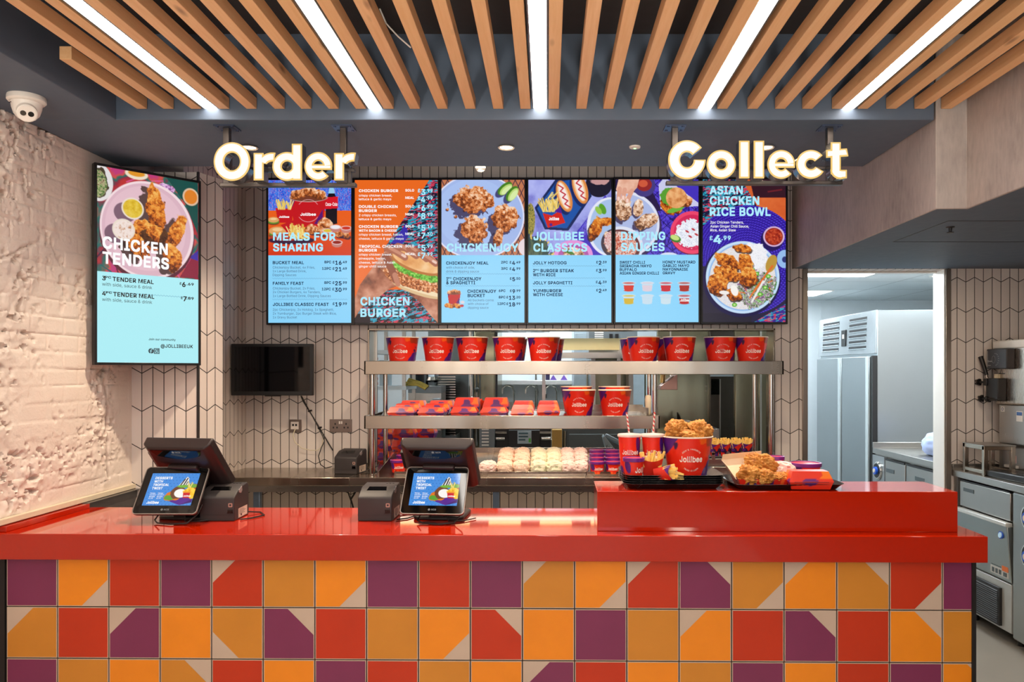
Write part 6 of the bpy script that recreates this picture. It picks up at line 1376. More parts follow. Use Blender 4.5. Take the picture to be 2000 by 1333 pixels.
def unit(name, label, cat, px0, px1, pyt, pyb, Y, dep, mat=None, floor=False, bev=.004):
    """a cabinet placed by its front face; returns the empty and its size"""
    x0, x1, z1 = wx(px0, Y), wx(px1, Y), wz(pyt, Y); z0 = 0 if floor else wz(pyb, Y)
    t = thing(name, label, cat, ((x0+x1)/2, Y, z0)); w_, h_ = x1-x0, z1-z0
    b = MB(); b.box(-w_/2, w_/2, 0, dep, 0, h_); b.build('body', mat or M_STEELV, t, bevel=bev)
    return t, w_, h_
# back wall: sink run
sk = thing('sink_unit', 'steel sink unit with tall taps along the back kitchen wall', 'sink', (0, 8.3, 0)); sx0, sx1 = wx(972, 8.3), wx(1112, 8.3)
b = MB(); b.box(sx0, sx1, 0, .55, .80, .88); b.box(sx0, sx1, .55, .58, .80, 1.26); b.box(sx0+.05, sx1-.05, .08, .5, .55, .80); b.build('basin', M_STEEL, sk, bevel=.005)
for x in (sx0+.04, sx1-.04): 
    b = MB(); b.box(x-.02, x+.02, .03, .07, 0, .8); b.build('leg', M_STEELV, sk)
for px in (1005, 1050, 1088):
    x = wx(px, 8.8); b = MB(); b.tube([(x, .53, 1.10), (x, .44, 1.10), (x, .40, 1.14), (x, .40, 1.38), (x-.02, .39, 1.44), (x-.08, .37, 1.46), (x-.13, .36, 1.42), (x-.13, .36, 1.36)], .014, 10)
    for s_ in (-.1, .1): b.cyl((x+s_, .54, 1.12), (x+s_, .46, 1.12), .02, n=12); b.cyl((x+s_-.05, .45, 1.15), (x+s_+.05, .45, 1.13), .010, n=8)
    b.build('tap', M_CHROME, sk)
b = MB(); x = wx(1047, 8.8); b.tube([(x, .45, 1.2), (x, .45, 1.95)], .012, 8); b.build('spray_pipe', M_CHROME, sk)
sh = thing('steel_shelf', 'steel shelf on the back kitchen wall above the sink', 'shelf', (0, 8.62, wz(752, 8.62))); 
b = MB(); b.box(wx(969, 8.62), wx(1121, 8.62), 0, .27, 0, .05); b.build('board', pbr('bright_steel', (214, 218, 218), .3, .6), sh, bevel=.004)
for px in (975, 1066, 1115): 
    b = MB(); b.prismx([(.02, 0), (.27, 0), (.27, -.16)], wx(px, 8.62)-.008, wx(px, 8.62)+.008); b.build('bracket', M_STEEL, sh)
b = MB(); b.box(-.03, .03, -.03, .03, 0, .14); o = b.build('dark_jar', pbr('dark_blue_jar', (40, 34, 70), .4)); o.location = (wx(1071, 8.7), 8.72, wz(752, 8.62)+.051); tag(o, 'dark purple carton standing on the shelf above the sink', 'carton')
b = MB(); b.box(-.1, .1, -.05, .05, 0, .1, 0); b.prism([(-.1, 0), (-.02, 0), (-.06, .06)], -.0505, -.05, 1); b.prism([(.02, 0), (.1, 0), (.06, .06)], -.0505, -.05, 1); o = b.build('paper_box', [M_WHITE, pbr('violet_print', (110, 80, 170), .5)]); o.location = (wx(1091, 8.7), 8.72, wz(752, 8.62)+.051); tag(o, 'low white box with violet triangles on the shelf above the sink', 'box')
# tall units
t, w_, h_ = unit('tall_fridge', 'tall olive-tinted steel fridge left of the sink', 'fridge', 926, 972, 640, 0, 7.4, .7, M_OLIVE, True)
b = MB(); b.box(-w_/2+.01, w_/2-.03, -.02, 0, .12, h_-.05); d_ = b.build('door', M_OLIVE, t, bevel=.004); b = MB(); b.cyl((-w_/2+.03, -.05, .9), (-w_/2+.03, -.05, 1.5), .012, n=10); b.build('handle', M_CHROME, d_)
b = MB(); b.box(w_/2-.022, w_/2, -.022, .0, .0, h_); b.build('side_edge', M_BLACK, t)
t, w_, h_ = unit('steel_partition', 'large dull grey steel panel at the left back of the kitchen', 'panel', 836, 926, 640, 0, 7.75, .06, M_DGREY, True)
b = MB(); b.box(w_/2-.05, w_/2-.01, -.04, 0, .0, h_); b.build('corner_post', pbr('pale_post', (206, 214, 218), .3), t)
for i in range(7):
    pass
t, w_, h_ = unit('tall_cabinet', 'tall pale grey cabinet right of the sink', 'cabinet', 1121, 1156, 640, 0, 8.0, .7, M_LBLUE, True)
b = MB(); b.box(-w_/2+.01, w_/2-.01, -.02, 0, .1, h_-.06); d_ = b.build('door', M_LBLUE, t, bevel=.004); b = MB(); b.cyl((w_/2-.05, -.045, 1.2), (w_/2-.05, -.045, 1.65), .012, n=8); b.build('handle', M_CHROME, d_)
t, w_, h_ = unit('steel_wall_panel', 'greenish steel wall panel behind the lower shelf buckets', 'panel', 1156, 1262, 690, 0, 7.7, .05, M_OLIVE, True)
b = MB(); b.box(-.004, .004, -.003, 0, 0, h_); b.build('joint', M_DGREY, t); b = MB(); b.box(w_/2-.16, w_/2-.02, -.02, 0, 0, h_); b.build('edge_cover', M_LBLUE, t)
# oven with louvres over the hatch line
t, w_, h_ = unit('combi_oven', 'grey oven cabinet with white louvres seen above the top shelf', 'oven', 1150, 1245, 645, 700, 7.15, .45, M_GREY)
b = MB(); b.box(-w_/2, w_/2, -.02, 0, 0, .12); b.box(-w_/2, w_/2, -.03, -.02, .115, .125); b.build('lower_door', M_STEEL, t)
o = None
for i in range(5):
    b = MB(); b.box(-.38*w_, -.20*w_, -.012, 0, h_*.62+i*.018, h_*.62+.009+i*.018); b.build('louvre', M_WHITE, t)
for x in (-.14, -.02):
    b = MB(); b.box(w_*(x+.06), w_*(x+.13), -.014, 0, h_*.66, h_*.86, 0); b.box(w_*(x+.06), w_*(x+.13), -.014, 0, h_*.44, h_*.60, 1); b.build('control_switch', [M_BLACK, M_WHITE], t)
b = MB()
for x in (wx(1160, 7.15), wx(1235, 7.15)): b.box(x-t.location.x-.02, x-t.location.x+.02, .1, .4, -t.location.z, 0)
b.build('stand', M_STEELV, t)
# extraction hood
hd = thing('extraction_hood', 'steel extraction hood under the kitchen ceiling', 'hood', (0, 6.4, 1.98)); 
b = MB(); x0, x1 = wx(945, 6.4), wx(1074, 6.4); b.prismx([(0, 0), (.9, 0), (.9, .3), (.25, .3), (0, .06)], x0, x1); b.build('canopy', M_STEEL, hd, bevel=.004); b = MB(); b.box(x0+.15, x1-.15, .3, .7, .3, .72); b.build('duct', M_STEEL, hd)
for i in range(3):
    b = MB(); a = x0+.04+i*(x1-x0-.05)/3; b.box(a, a+(x1-x0)/3-.06, .05, .8, -.004, .004); b.build('filter', M_DGREY, hd)
b = MB(); b.box(wx(1060, 6.6), wx(1210, 6.6), 0, .12, 0, .10); o = b.build('gantry_rail', pbr('brass_toned_steel', (196, 184, 140), .25, .9)); o.location = (0, 6.6, wz(684, 6.6)); tag(o, 'warm steel gantry rail behind the top shelf, between its two bucket runs', 'rail')  # steel with a brassy base colour
b = MB(); b.box(wx(1060, 6.7), wx(1210, 6.7), 0, .1, 0, .05); o = b.build('gantry_rail', M_STEEL); o.location = (0, 6.7, wz(700, 6.7)); tag(o, 'lower steel rail under the warm gantry rail behind the top shelf', 'rail')
for o_, px in ((0, 1062), (1, 1209)):
    b = MB(); b.box(wx(px, 6.72)-.015, wx(px, 6.72)+.015, .0, .03, 0, wz(664, 6.7)); q = b.build('gantry_post', M_STEELV); q.location = (0, 6.72, 0); tag(q, f'thin steel post at the {["left", "right"][o_]} end of the gantry rails', 'post')
# left: racks, toaster, heaters
t = thing('steel_rack', 'tall open steel rack at the far left of the hatch', 'rack', (wx(765, 6.2), 6.2, 0))
for x in (-.14, .1):
    for y in (0, .45):
        b = MB(); b.box(x-.014, x+.014, y-.014, y+.014, 0, 2.3); b.build('upright', M_STEELV, t)
for z in (.9, 1.22, 1.46, 1.75, 2.05):
    b = MB(); b.box(-.16, .12, -.02, .47, z, z+.03); b.build('shelf', pbr('pale_shelf', (190, 202, 206), .35, .4), t)
b = MB(); b.box(-.12, -.06, .1, .3, 1.49, 1.70); b.build('side_box', pbr('pale_blue_box', (160, 178, 186), .4), t)
b = MB()
for i in range(6): b.box(-.125, -.105, -.03, -.022, 1.50+i*.04, 1.52+i*.04)
b.build('red_label', pbr('red_sticker', (196, 70, 50), .5), t)
for z in (1.66, 1.50):
    b = MB()
    for i in range(4): b.tube([(.1, .05+i*.05, z+.015*i), (.2, .04+i*.05, z+.005*i), (.27, .03+i*.05, z-.035+.006*i)], .011, 8)
    b.build('brass_pipe', pbr('brass', (190, 168, 84), .25, .9), t)
t, w_, h_ = unit('conveyor_toaster', 'steel conveyor toaster behind the left meal boxes', 'toaster', 797, 862, 768, 842, 6.85, .3, M_STEEL)
b = MB(); b.box(-w_/2, w_/2-.06, -.10, 0, h_*.50, h_*.78); b.box(w_/2-.06, w_/2, -.12, 0, h_*.46, h_*.86, 1); b.build('feed_slot', [steel('ribbed_steel', (150, 142, 130), .3, (2, 40, 90)), M_LBLUE], t, bevel=.003)
for i in range(5):
    b = MB(); b.box(-w_/2+.01, w_/2-.07, -.104, -.1, h_*.52+i*.018, h_*.52+.006+i*.018); b.build('rib', M_CHROME, t)
b = MB(); b.box(-w_/2, w_/2, .0, .3, h_, h_+.06); b.build('top_cover', M_GREY, t)
b = MB(); b.box(-w_/2, w_/2, .02, .28, -t.location.z, 0); b.build('cabinet_below', M_DGREY, t)
t, w_, h_ = unit('bun_cabinet', 'dark glass-fronted holding cabinet above the toaster', 'cabinet', 800, 832, 725, 766, 7.2, .5, M_DGREY)
b = MB(); b.box(-w_/2+.02, w_/2-.02, -.01, 0, .03, h_-.03); b.build('glass_door', M_BLACKG, t); b = MB(); b.box(-w_/2, w_/2, .05, .45, -t.location.z, 0); b.build('stand', M_GREY, t)
t, w_, h_ = unit('dispenser', 'pale upright dispenser with a rounded chrome head left of the dull panel', 'dispenser', 836, 849, 728, 768, 7.25, .25, M_LBLUE)
b = MB(); b.lathe([(.0, .16), (.05, .15), (.06, .12), (.03, .1), (0, .1)], 20, (0.02, -.05, 0)); b.build('head', M_CHROME, t); b = MB(); b.box(-.05, .05, .05, .2, -t.location.z, 0); b.build('stand', M_GREY, t)
t = thing('tray_stack', 'tall stack of thin steel baking trays left of the dull panel', 'tray stack', (wx(872, 7.3), 7.3, 0))
b = MB(); b.box(-.09, .09, 0, .4, 0, 1.0); b.build('trolley', M_GREY, t)
for i in range(24):
    b = MB(); b.box(-.085, .085, 0, .4, 1.0+i*.024, 1.012+i*.024); b.build('tray', M_CHROME, t)
for nm, lab, px0, px1, mat in (('chrome_pole', 'bright chrome pole left of the tall fridge', 918, 922, pbr('pale_post', (206, 214, 218), .3)),):
    b = MB(); x = wx((px0+px1)/2, 7.0); b.cyl((0, 0, 0), (0, 0, 2.7), .018, n=14); o = b.build(nm, M_CHROME); o.location = (x, 7.0, 0); tag(o, lab, 'pole')
t = thing('hanging_utensils', 'dark kitchen utensils hanging beside the chrome pole', 'utensils', (wx(926, 6.9), 6.9, wz(800, 6.9)))
for i, (dx, l) in enumerate(((-.02, .30), (.02, .22), (.05, .34))):
    b = MB(); b.tube([(dx, 0, .4), (dx+.004, 0, .4-l)], .007, 8); b.lathe([(0, -.03), (.022, 0), (.02, .01), (0, .02)], 12, (dx+.004, 0, .4-l)); b.build('ladle', M_DGREY if i else M_CHROME, t)
b = MB(); b.box(-.06, .09, .0, .02, .4, .42); b.build('hook_rail', M_CHROME, t)
# lower band
t, w_, h_ = unit('louvred_column', 'narrow grey column with white louvres below the lower shelf', 'cabinet', 936, 966, 838, 0, 6.6, .4, M_GREY, True)
for i in range(17):
    b = MB(); b.box(-w_*.33, w_*.12, -.012, 0, .70+i*.027, .712+i*.027); b.build('louvre', M_WHITE, t)
t, w_, h_ = unit('grill', 'black double-sided grill with a printed notice below the lower shelf', 'grill', 968, 1076, 838, 882, 6.7, .6, M_BLACK)
b = MB(); b.box(-w_*.26, w_*.30, -.05, 0, -.03, h_*.95); b.build('front_panel', M_BLACK, t, bevel=.004)
b = MB()
for s_ in (-1, 1): b.cyl((s_*w_*.33, -.03, h_*.58), (s_*w_*.49, -.03, h_*.58), .018, n=12); b.box(s_*w_*.4-.05, s_*w_*.4+.05, -.045, -.01, h_*.8, h_*.9)
b.build('handle', M_CHROME, t)
b = MB(); b.box(-w_*.10, w_*.15, -.054, -.05, h_*.36, h_*.93); nt_ = b.build('notice', M_LBLUE, t)
b = MB()
for z, w2 in ((.78, .17), (.64, .17), (.5, .12)): b.box(-w_*.08, -w_*.08+w_*w2, -.056, -.054, h_*z, h_*(z+.07), 0)
b.box(w_*.10, w_*.14, -.056, -.054, h_*.42, h_*.6, 1); b.build('notice_print', [pbr('teal_print', (60, 90, 100), .5), pbr('green_print', (90, 170, 60), .5)], nt_)
b = MB(); b.box(-w_/2, w_/2, 0, .58, -t.location.z, 0); b.box(-w_/2, w_/2, -.02, 0, -t.location.z+.15, -.03); b.build('cabinet_below', M_LBLUE, t, bevel=.003)
t, w_, h_ = unit('cardboard_box', 'tall brown cardboard box with an open flap beside the grill', 'cardboard box', 1078, 1098, 840, 0, 6.5, .3, pbr('cardboard', (176, 138, 70), .8), True)
b = MB(); b.hexa([(-w_/2, -.001, h_*.80), (w_/2, -.001, h_*.86), (w_/2, -.09, h_*.80), (-w_/2, -.09, h_*.77), (-w_/2, -.001, h_*.805), (w_/2, -.001, h_*.865), (w_/2, -.09, h_*.805), (-w_/2, -.09, h_*.775)]); b.build('flap', pbr('pale_cardboard', (214, 180, 120), .8), t)
t, w_, h_ = unit('grey_counter_panel', 'wide dark grey steel cabinet behind the wrapped burgers', 'cabinet', 1100, 1225, 830, 0, 6.6, .5, M_DGREY, True)
b = MB(); b.cyl((-w_/2+.015, -.03, .72), (-w_/2+.015, -.03, 1.1), .014, n=10); b.build('handle', M_STEELV, t)
b = MB(); b.box(-w_/2+.05, w_/2-.02, -.015, 0, .1, h_-.08); b.build('door', M_DGREY, t, bevel=.004)
b = MB(); b.box(-w_/2, w_/2, .0, .5, h_, h_+.02); b.build('top', M_STEEL, t)
t = thing('chip_scoop', 'grey plastic chip scoop leaning beside the drink cups', 'scoop', (wx(1197, 5.45), 5.45, BT+.07))
b = MB(); b.hexa([(-.05, 0, .02), (.06, 0, -.04), (.06, .14, -.04), (-.05, .14, .02), (-.07, 0, .10), (-.06, 0, .115), (-.06, .14, .115), (-.07, .14, .10)]); b.tube([(-.05, .07, .11), (.05, .07, .06), (.10, .07, .02)], .018, 10); b.build('scoop_pan', pbr('blue_grey_plastic', (120, 138, 146), .35), t, bevel=.004)
b = MB(); b.box(-.04, .05, .0, .14, -.068, .0); b.build('rest', M_STEEL, t)
for i in range(6):
    b = MB(); b.cyl((-.04+i*.015, .005, .06-i*.008), (-.045+i*.015, -.003, .02-i*.01), .003, n=6); b.build('grating', M_BLACK, t)
# right: fry station behind the hatch
t, w_, h_ = unit('fry_splashback', 'tall olive steel splashback panel left of the fry station', 'splashback', 1284, 1387, 640, 0, 6.3, .05, M_OLIVE, True)
b = MB()
for pz in (735, 744): b.cyl((w_/2-.03, -.008, wz(755+(pz-735), 6.3)), (w_/2-.03, 0, wz(755+(pz-735), 6.3)), .008, n=10)
b.build('stud', M_CHROME, t)
t, w_, h_ = unit('tall_dark_unit', 'dark steel tall unit with a black door behind the fry station', 'cabinet', 1387, 1436, 640, 0, 6.25, .5, pbr('brown_dark_steel', (86, 80, 74), .3, .8), True)
b = MB(); b.box(-w_/2+.005, -w_*.14, -.012, 0, 1.42, h_-.42); b.build('black_glass', M_BLACKG, t); b = MB(); b.box(-w_/2, w_/2, -.014, 0, h_-.40, h_-.34); b.build('light_band', M_LBLUE, t); b = MB(); b.box(-w_*.14, -w_*.10, -.02, 0, 0, h_-.42); b.build('door_edge', M_STEELV, t)
t, w_, h_ = unit('steel_side_panel', 'bright greenish steel side panel at the right end of the hatch', 'panel', 1436, 1505, 640, 0, 5.665, .05, M_OLIVE, True)
b = MB(); b.box(w_*.18, w_*.23, -.02, 0, 0, h_); b.build('corner_strip', M_CHROME, t)
t = thing('fry_warmer_lamp', 'angled steel lamp bracket hanging under the top shelf at right', 'lamp bracket', (wx(1306, 5.6), 5.6, wz(762, 5.6)))
b = MB(); b.prism([(-.062, 0), (.065, 0), (.065, .11), (.055, .11), (-.055, .028)], 0, .16); b.build('shade', pbr('pinkish_steel', (156, 120, 108), .3, .7), t, bevel=.003)
b = MB(); b.lathe([(.05, .11), (.055, .13), (.02, .14), (0, .14)], 20, (-.01, .08, 0)); b.tube([(-.035, .08, .05), (-.03, .08, .11)], .02, 12); b.build('bulb_holder', pbr('lamp_brass', (206, 180, 120), .3, .8), t)
b = MB(); b.box(.02, .03, .07, .08, .1, .55); b.build('hanger', M_CHROME, t)
t, w_, h_ = unit('fryer_tank', 'open steel fryer tank behind the big bucket', 'fryer', 1342, 1405, 838, 900, 5.72, .44, M_STEELV)
b = MB(); b.box(-w_/2+.012, w_/2-.012, .012, .43, h_, h_+.002); b.build('dark_opening', M_BLACK, t)
b = MB(); b.prismx([(0, h_), (.45, h_), (.45, h_+.10), (.42, h_+.10)], -w_/2, -w_/2+.006); b.box(-w_/2-.05, -w_/2+.05, .1, .3, h_*.8, h_+.05); b.build('side_guard', M_STEEL, t)
b = MB(); b.box(-w_/2, w_/2, 0, .44, -t.location.z, 0); b.build('cabinet_below', M_STEEL, t)
t, w_, h_ = unit('low_steel_top', 'pale steel work surface behind the drink cups', 'work surface', 1228, 1338, 858, 880, 5.78, .5, pbr('pale_worktop', (196, 190, 168), .3, .5))
b = MB(); b.box(-w_/2, w_/2, .02, .48, -t.location.z, 0); b.build('cabinet_below', M_STEEL, t)
b = MB(); b.lathe([(0, 0), (.016, 0), (.022, .10), (.018, .125), (.0, .13)], 20); o = b.build('squeeze_bottle', pbr('pale_bottle', (226, 220, 196), .4)); o.location = (wx(1266, 4.98), 4.98, SZ1-.012); tag(o, 'pale plastic bottle at the right end of the lower pass shelf', 'bottle')
# ------------------------------------------------------------------ side kitchen seen through the doorway
b = MB(); b.box(1.62, 4.6, 8.3, 8.4, 0, 2.6); b.box(1.712, 1.72, 5.25, 8.35, 0, 2.6); b.box(4.5, 4.6, 5.25, 8.35, 0, 2.6)
for x in (2.05, 2.95): b.box(x, x+.012, 8.292, 8.3, 0, 2.4)
struct(b.build('wall_side_kitchen', M_HYG))
n = newmat('ceiling_grid'); p = n.obj((1, 1, 1)); br = n.n('ShaderNodeTexBrick', {'Vector': p, 'Scale': 1.0, 'Brick Width': .6, 'Row Height': .6, 'Mortar Size': .006, 'Color1': L(206, 214, 216), 'Color2': L(214, 220, 222), 'Mortar': L(160, 166, 168)}, offset=0.0)
n.link(br.outputs[0], 'Base Color'); n.b.inputs['Roughness'].default_value = .7
b = MB(); b.box(1.6, 4.6, 5.25, 8.4, 2.38, 2.5); struct(b.build('ceiling_side_kitchen', n.m))
panel_light('bright ceiling panel just inside the doorway', 1.80, 2.56, 5.60, 6.20, 2.379)
panel_light('second bright ceiling panel deeper inside the doorway', 2.12, 2.70, 7.30, 7.78, 2.379)
panel_light('ceiling panel over the under-counter fridge inside the doorway', 3.1, 3.7, 5.6, 6.2, 2.379)
# tall fridge, front facing left
t = thing('upright_fridge', 'tall stainless steel double-door fridge with louvres, inside the doorway', 'fridge', (2.745, 6.4, 0))
b = MB(); b.box(0, .85, 0, 1.34, .12, 2.125); b.build('body', steel('fridge_body_steel', (170, 177, 180), .38, (60, 60, 2)), t, bevel=.006)
for y0, y1 in ((.06, .66), (.68, 1.31)):
    b = MB(); b.box(-.045, -.002, y0, y1, .15, 1.735); d_ = b.build('door', steel('fridge_door_steel', (168, 174, 176), .36, (60, 60, 2)), t, bevel=.006)
    b = MB(); b.box(-.055, -.044, y0, y0+.05, .15, 1.735); b.build('handle_strip', pbr('pale_strip', (196, 204, 206), .3, .4), d_, bevel=.002)
b = MB(); b.hexa([(-.020, 0.0, 1.76), (-.0005, 0.0, 1.76), (-.0005, 1.34, 1.76), (-.020, 1.34, 1.76), (-.008, 0.0, 2.125), (-.0005, 0.0, 2.125), (-.0005, 1.34, 2.125), (-.008, 1.34, 2.125)])
hp = b.build('grille_panel', pbr('grille_panel_paint', (160, 166, 170), .35, .5), t, bevel=.004)
for k, (y0, y1) in enumerate(((.18, .56), (.80, 1.22))):
    for i in range(6):
        b = MB(); z = 1.80+i*.050; q = .0195-.0325*(z-1.76); b.prism([(-q-.0015, z), (-q+.004, z), (-q+.004, z+.030), (-q-.0005, z+.030)], y0, y1); b.prism([(-q-.001, z), (-q-.012, z+.004), (-q-.001, z+.009)], y0, y1, 1); b.build('louvre', [M_BLACK, M_LBLUE], hp)
b = MB(); b.box(-.026, -.004, .62, .72, 1.84, 1.99); b.build('controller', M_BLACK, hp, bevel=.003); 
b = MB(); b.box(-.028, -.025, .65, .69, 1.91, 1.95); b.build('controller_display', M_WHITE, hp)
b = MB(); b.box(-.04, .0, -.003, .02, .12, 1.74); b.build('door_shadow_gap', M_BLACK, t)
for y in (.1, 1.24):
    for x in (.08, .77):
        b = MB(); b.cyl((x, y, 0), (x, y, .12), .02, n=12); b.build('foot', M_BLACK, t)
# under-counter fridge inside the doorway
CX = 2.70
t = thing('counter_fridge', 'low stainless under-counter fridge with a steel worktop, inside the doorway', 'fridge', (CX, 5.27, 0))
b = MB(); b.box(.02, .72, 0, 1.11, .10, .93); b.build('body', M_STEELV, t, bevel=.003)
b = MB(); b.box(0, .74, -.005, 1.115, .93, .975); b.box(0, .74, 1.10, 1.118, .975, 1.02); b.build('worktop', M_STEEL, t, bevel=.003)
for y0, y1, z0, z1 in ((.04, .50, .50, .90), (.52, .86, .50, .90), (.04, .50, .12, .48), (.52, .86, .12, .48)):
    b = MB(); b.box(-.008, .02, y0, y1, z0, z1); d_ = b.build('drawer', M_STEEL, t, bevel=.003)
    b = MB(); b.box(-.010, -.007, y0+.18, y0+.32, z1-.09, z1-.06); b.build('name_plate', M_DGREY, d_); b = MB(); b.box(-.0095, .0, y0+.01, y1-.01, z1+.001, z1+.014); b.build('finger_recess', M_BLACK, d_)
b = MB(); b.box(-.006, .02, .88, 1.10, .12, .92); b.build('control_panel', pbr('grey_panel', (150, 154, 156), .35, .5), t)
M_BLUE = pbr('blue_plastic', (36, 90, 200), .3)
def porthole(t, y, z, r, nm='valve_port'):
    b = MB(); b.tube([(-.006, y, z), (-.016, y, z)], r, 28); b.tube([(-.014, y, z), (-.022, y, z)], r*.92, 28); o = b.build(nm, M_CHROME, t, bevel=.002)
    b = MB(); b.tube([(-.0215, y, z), (-.0235, y, z)], r*.78, 28); b.build('dark_well', M_BLACK, o)
    b = MB(); b.tube([(-.023, y, z), (-.040, y, z)], r*.42, 20); b.build('blue_valve', M_BLUE, o)
    b = MB(); b.tube([(-.039, y, z), (-.046, y, z)], r*.22, 14); b.build('valve_cap', pbr('cream_plastic', (220, 206, 180), .4), o)
porthole(t, .99, .80, .075); porthole(t, .99, .60, .075)
for y in (.08, 1.0):
    b = MB(); b.cyl((.1, y, 0), (.1, y, .10), .02, n=10); b.cyl((.62, y, 0), (.62, y, .10), .02, n=10); b.build('foot', M_BLACK, t)
b = MB(); bm = bmesh.new(); bmesh.ops.create_icosphere(bm, subdivisions=4, radius=1)
for v in bm.verts:
    p = v.co.copy(); d = 1+.16*mnoise.noise(p*2.4+Vector((3, 1, 2)))+.06*(1-abs(mnoise.noise(p*5))*2); v.co = Vector((p.x*.10*d, p.y*.09*d, max(p.z, -.85)*.095*d*(1+.2*(p.x > 0))))
me = bpy.data.meshes.new('cloth_bag'); bm.to_mesh(me); bm.free(); me.materials.append(pbr('pale_blue_cloth', (176, 192, 232), .7)); me.polygons.foreach_set('use_smooth', [True]*len(me.polygons))
o = bpy.data.objects.new('cloth_bag', me); COL.objects.link(o); o.location = (wx(1830, 5.75), 5.75, .975+.083); tag(o, 'pale blue bundled cloth on the worktop inside the doorway', 'cloth')

# ------------------------------------------------------------------ right-hand counter: ice maker, valve cabinet and steel worktop
WX0 = 2.69
t = thing('steel_worktop', 'stainless steel worktop carrying the soft-serve machine at the right edge', 'worktop', (WX0, 5.1, 0))
b = MB(); b.box(-.012, .75, -2.0, -.003, .915, .957); b.box(-.012, .75, -.02, -.003, .957, .995); b.build('top', M_STEEL, t, bevel=.003)
b = MB(); b.box(.0, .74, -.06, -.01, 0, .915); b.box(.0, .74, -2.0, -1.96, 0, .915); b.build('end_leg', M_STEELV, t)
t = thing('ice_maker', 'stainless ice maker with a sloping door and a black vent under the right worktop', 'ice maker', (WX0, 4.44, 0))
b = MB(); b.box(.02, .68, 0, .585, .08, .905); b.build('body', M_STEELV, t, bevel=.004)
b = MB(); b.box(-.004, .02, .02, .565, .735, .895); d_ = b.build('upper_panel', M_STEEL, t, bevel=.003); b = MB(); b.box(-.007, -.003, .40, .52, .835, .857); b.build('name_plate', M_DGREY, d_); b = MB(); b.box(-.002, .03, .03, .56, .897, .904); b.build('finger_recess', M_BLACK, d_)
b = MB(); b.hexa([(-.004, .008, .375), (.02, .008, .375), (.02, .575, .375), (-.004, .575, .375), (-.032, .008, .705), (.02, .008, .705), (.02, .575, .705), (-.032, .575, .705)]); d_ = b.build('door', steel('ice_door_steel', (170, 176, 174), .33), t, bevel=.004)
b = MB(); b.box(-.040, .0, .006, .577, .703, .725); b.build('handle_lip', pbr('bright_lip', (214, 214, 208), .3, .5), d_, bevel=.003)
b = MB(); b.tube([(-.026, .07, .645), (-.034, .07, .6455)], .022, 24); o = b.build('badge', M_BLUE, d_); b = MB(); b.tube([(-.0335, .07, .6455), (-.036, .07, .646)], .017, 20); b.tube([(-.0355, .07, .6455), (-.0375, .07, .646)], .008, 12); b.build('badge_ring', pbr('pale_badge', (180, 214, 236), .3), o)
b = MB(); b.box(-.0095, -.003, .03, .21, .395, .462, 0); b.box(-.0125, -.009, .03, .09, .432, .462, 1)
for i in range(3): b.box(-.0105, -.009, .10+i*.035, .125+i*.035, .402, .43, 2)
b.box(-.0105, -.009, .10, .20, .444, .45, 2); b.box(-.0135, -.009, .045, .075, .403, .425, 2); b.build('warning_labels', [pbr('silver_label', (190, 190, 184), .4), pbr('orange_label', (206, 106, 50), .5), M_DGREY], d_)
b = MB(); b.box(-.018, -.008, .53, .56, .60, .64, 0); b.box(-.019, -.008, .50, .525, .60, .635, 1); b.build('sticker', [M_DGREY, pbr('teal_sticker', (90, 150, 140), .5)], d_)
b = MB(); b.box(-.004, .02, .01, .575, .082, .366); lp = b.build('lower_panel', pbr('pale_grey_panel', (176, 178, 174), .35, .4), t, bevel=.003)
b = MB(); b.box(-.022, -.003, .10, .54, .10, .325); v_ = b.build('vent_frame', M_BLACK, lp, bevel=.003)
for i in range(16):
    b = MB(); z = .113+i*.0125; b.prism([(-.0225, z), (-.028, z+.002), (-.0225, z+.006)], .115, .53); b.build('vent_slat', M_CHAR, v_)
for y in (.05, .53):
    b = MB(); b.cyl((.08, y, 0), (.08, y, .08), .02, n=10); b.cyl((.6, y, 0), (.6, y, .08), .02, n=10); b.build('foot', M_BLACK, t)
t = thing('valve_cabinet', 'steel cabinet with two round blue-centred ports at the right edge', 'cabinet', (WX0, 3.9, 0))
b = MB(); b.box(.0, .68, 0, .535, .06, .910); b.build('body', M_STEELV, t, bevel=.004)
b = MB(); b.box(-.010, .0, .01, .525, .07, .905); b.build('front_panel', steel('cabinet_front', (176, 180, 178), .34, (60, 60, 2)), t, bevel=.003)
porthole(t, .36, .79, .082, 'port'); porthole(t, .36, .575, .082, 'port')
for y in (.05, .48):
    b = MB(); b.cyl((.06, y, 0), (.06, y, .06), .02, n=10); b.cyl((.6, y, 0), (.6, y, .06), .02, n=10); b.build('foot', M_BLACK, t)
# soft-serve machine
SY = 4.55
mx = wx(1946, SY)
t = thing('soft_serve_machine', 'stainless soft-serve ice cream machine with a black handle at the right edge', 'soft-serve machine', (2.93, 4.99, .958), R(-84)); t.scale = (1.08, 1.08, 1.08)
b = MB(); b.box(0, .42, 0, .40, .012, .405); b.build('cabinet', M_STEELV, t, bevel=.006)
b = MB(); b.box(-.012, .44, -.012, .41, .405, .78); b.build('upper_body', steel('machine_head', (190, 178, 166), .26, (60, 60, 2)), t, bevel=.010)
b = MB(); b.box(-.03, .45, -.02, .42, .735, .785); b.build('top_cover', pbr('pale_top_cover', (214, 208, 200), .4), t, bevel=.008)
b = MB(); b.box(.10, .38, .1, .34, .785, .815); b.build('hopper_lid', M_CHAR, t, bevel=.008)
b = MB(); b.box(-.02, .155, -.066, -.012, .615, .735); cp_ = b.build('control_box', M_CHAR, t, bevel=.006)
b = MB(); b.box(-.012, -.006, -.0665, -.060, .625, .725)
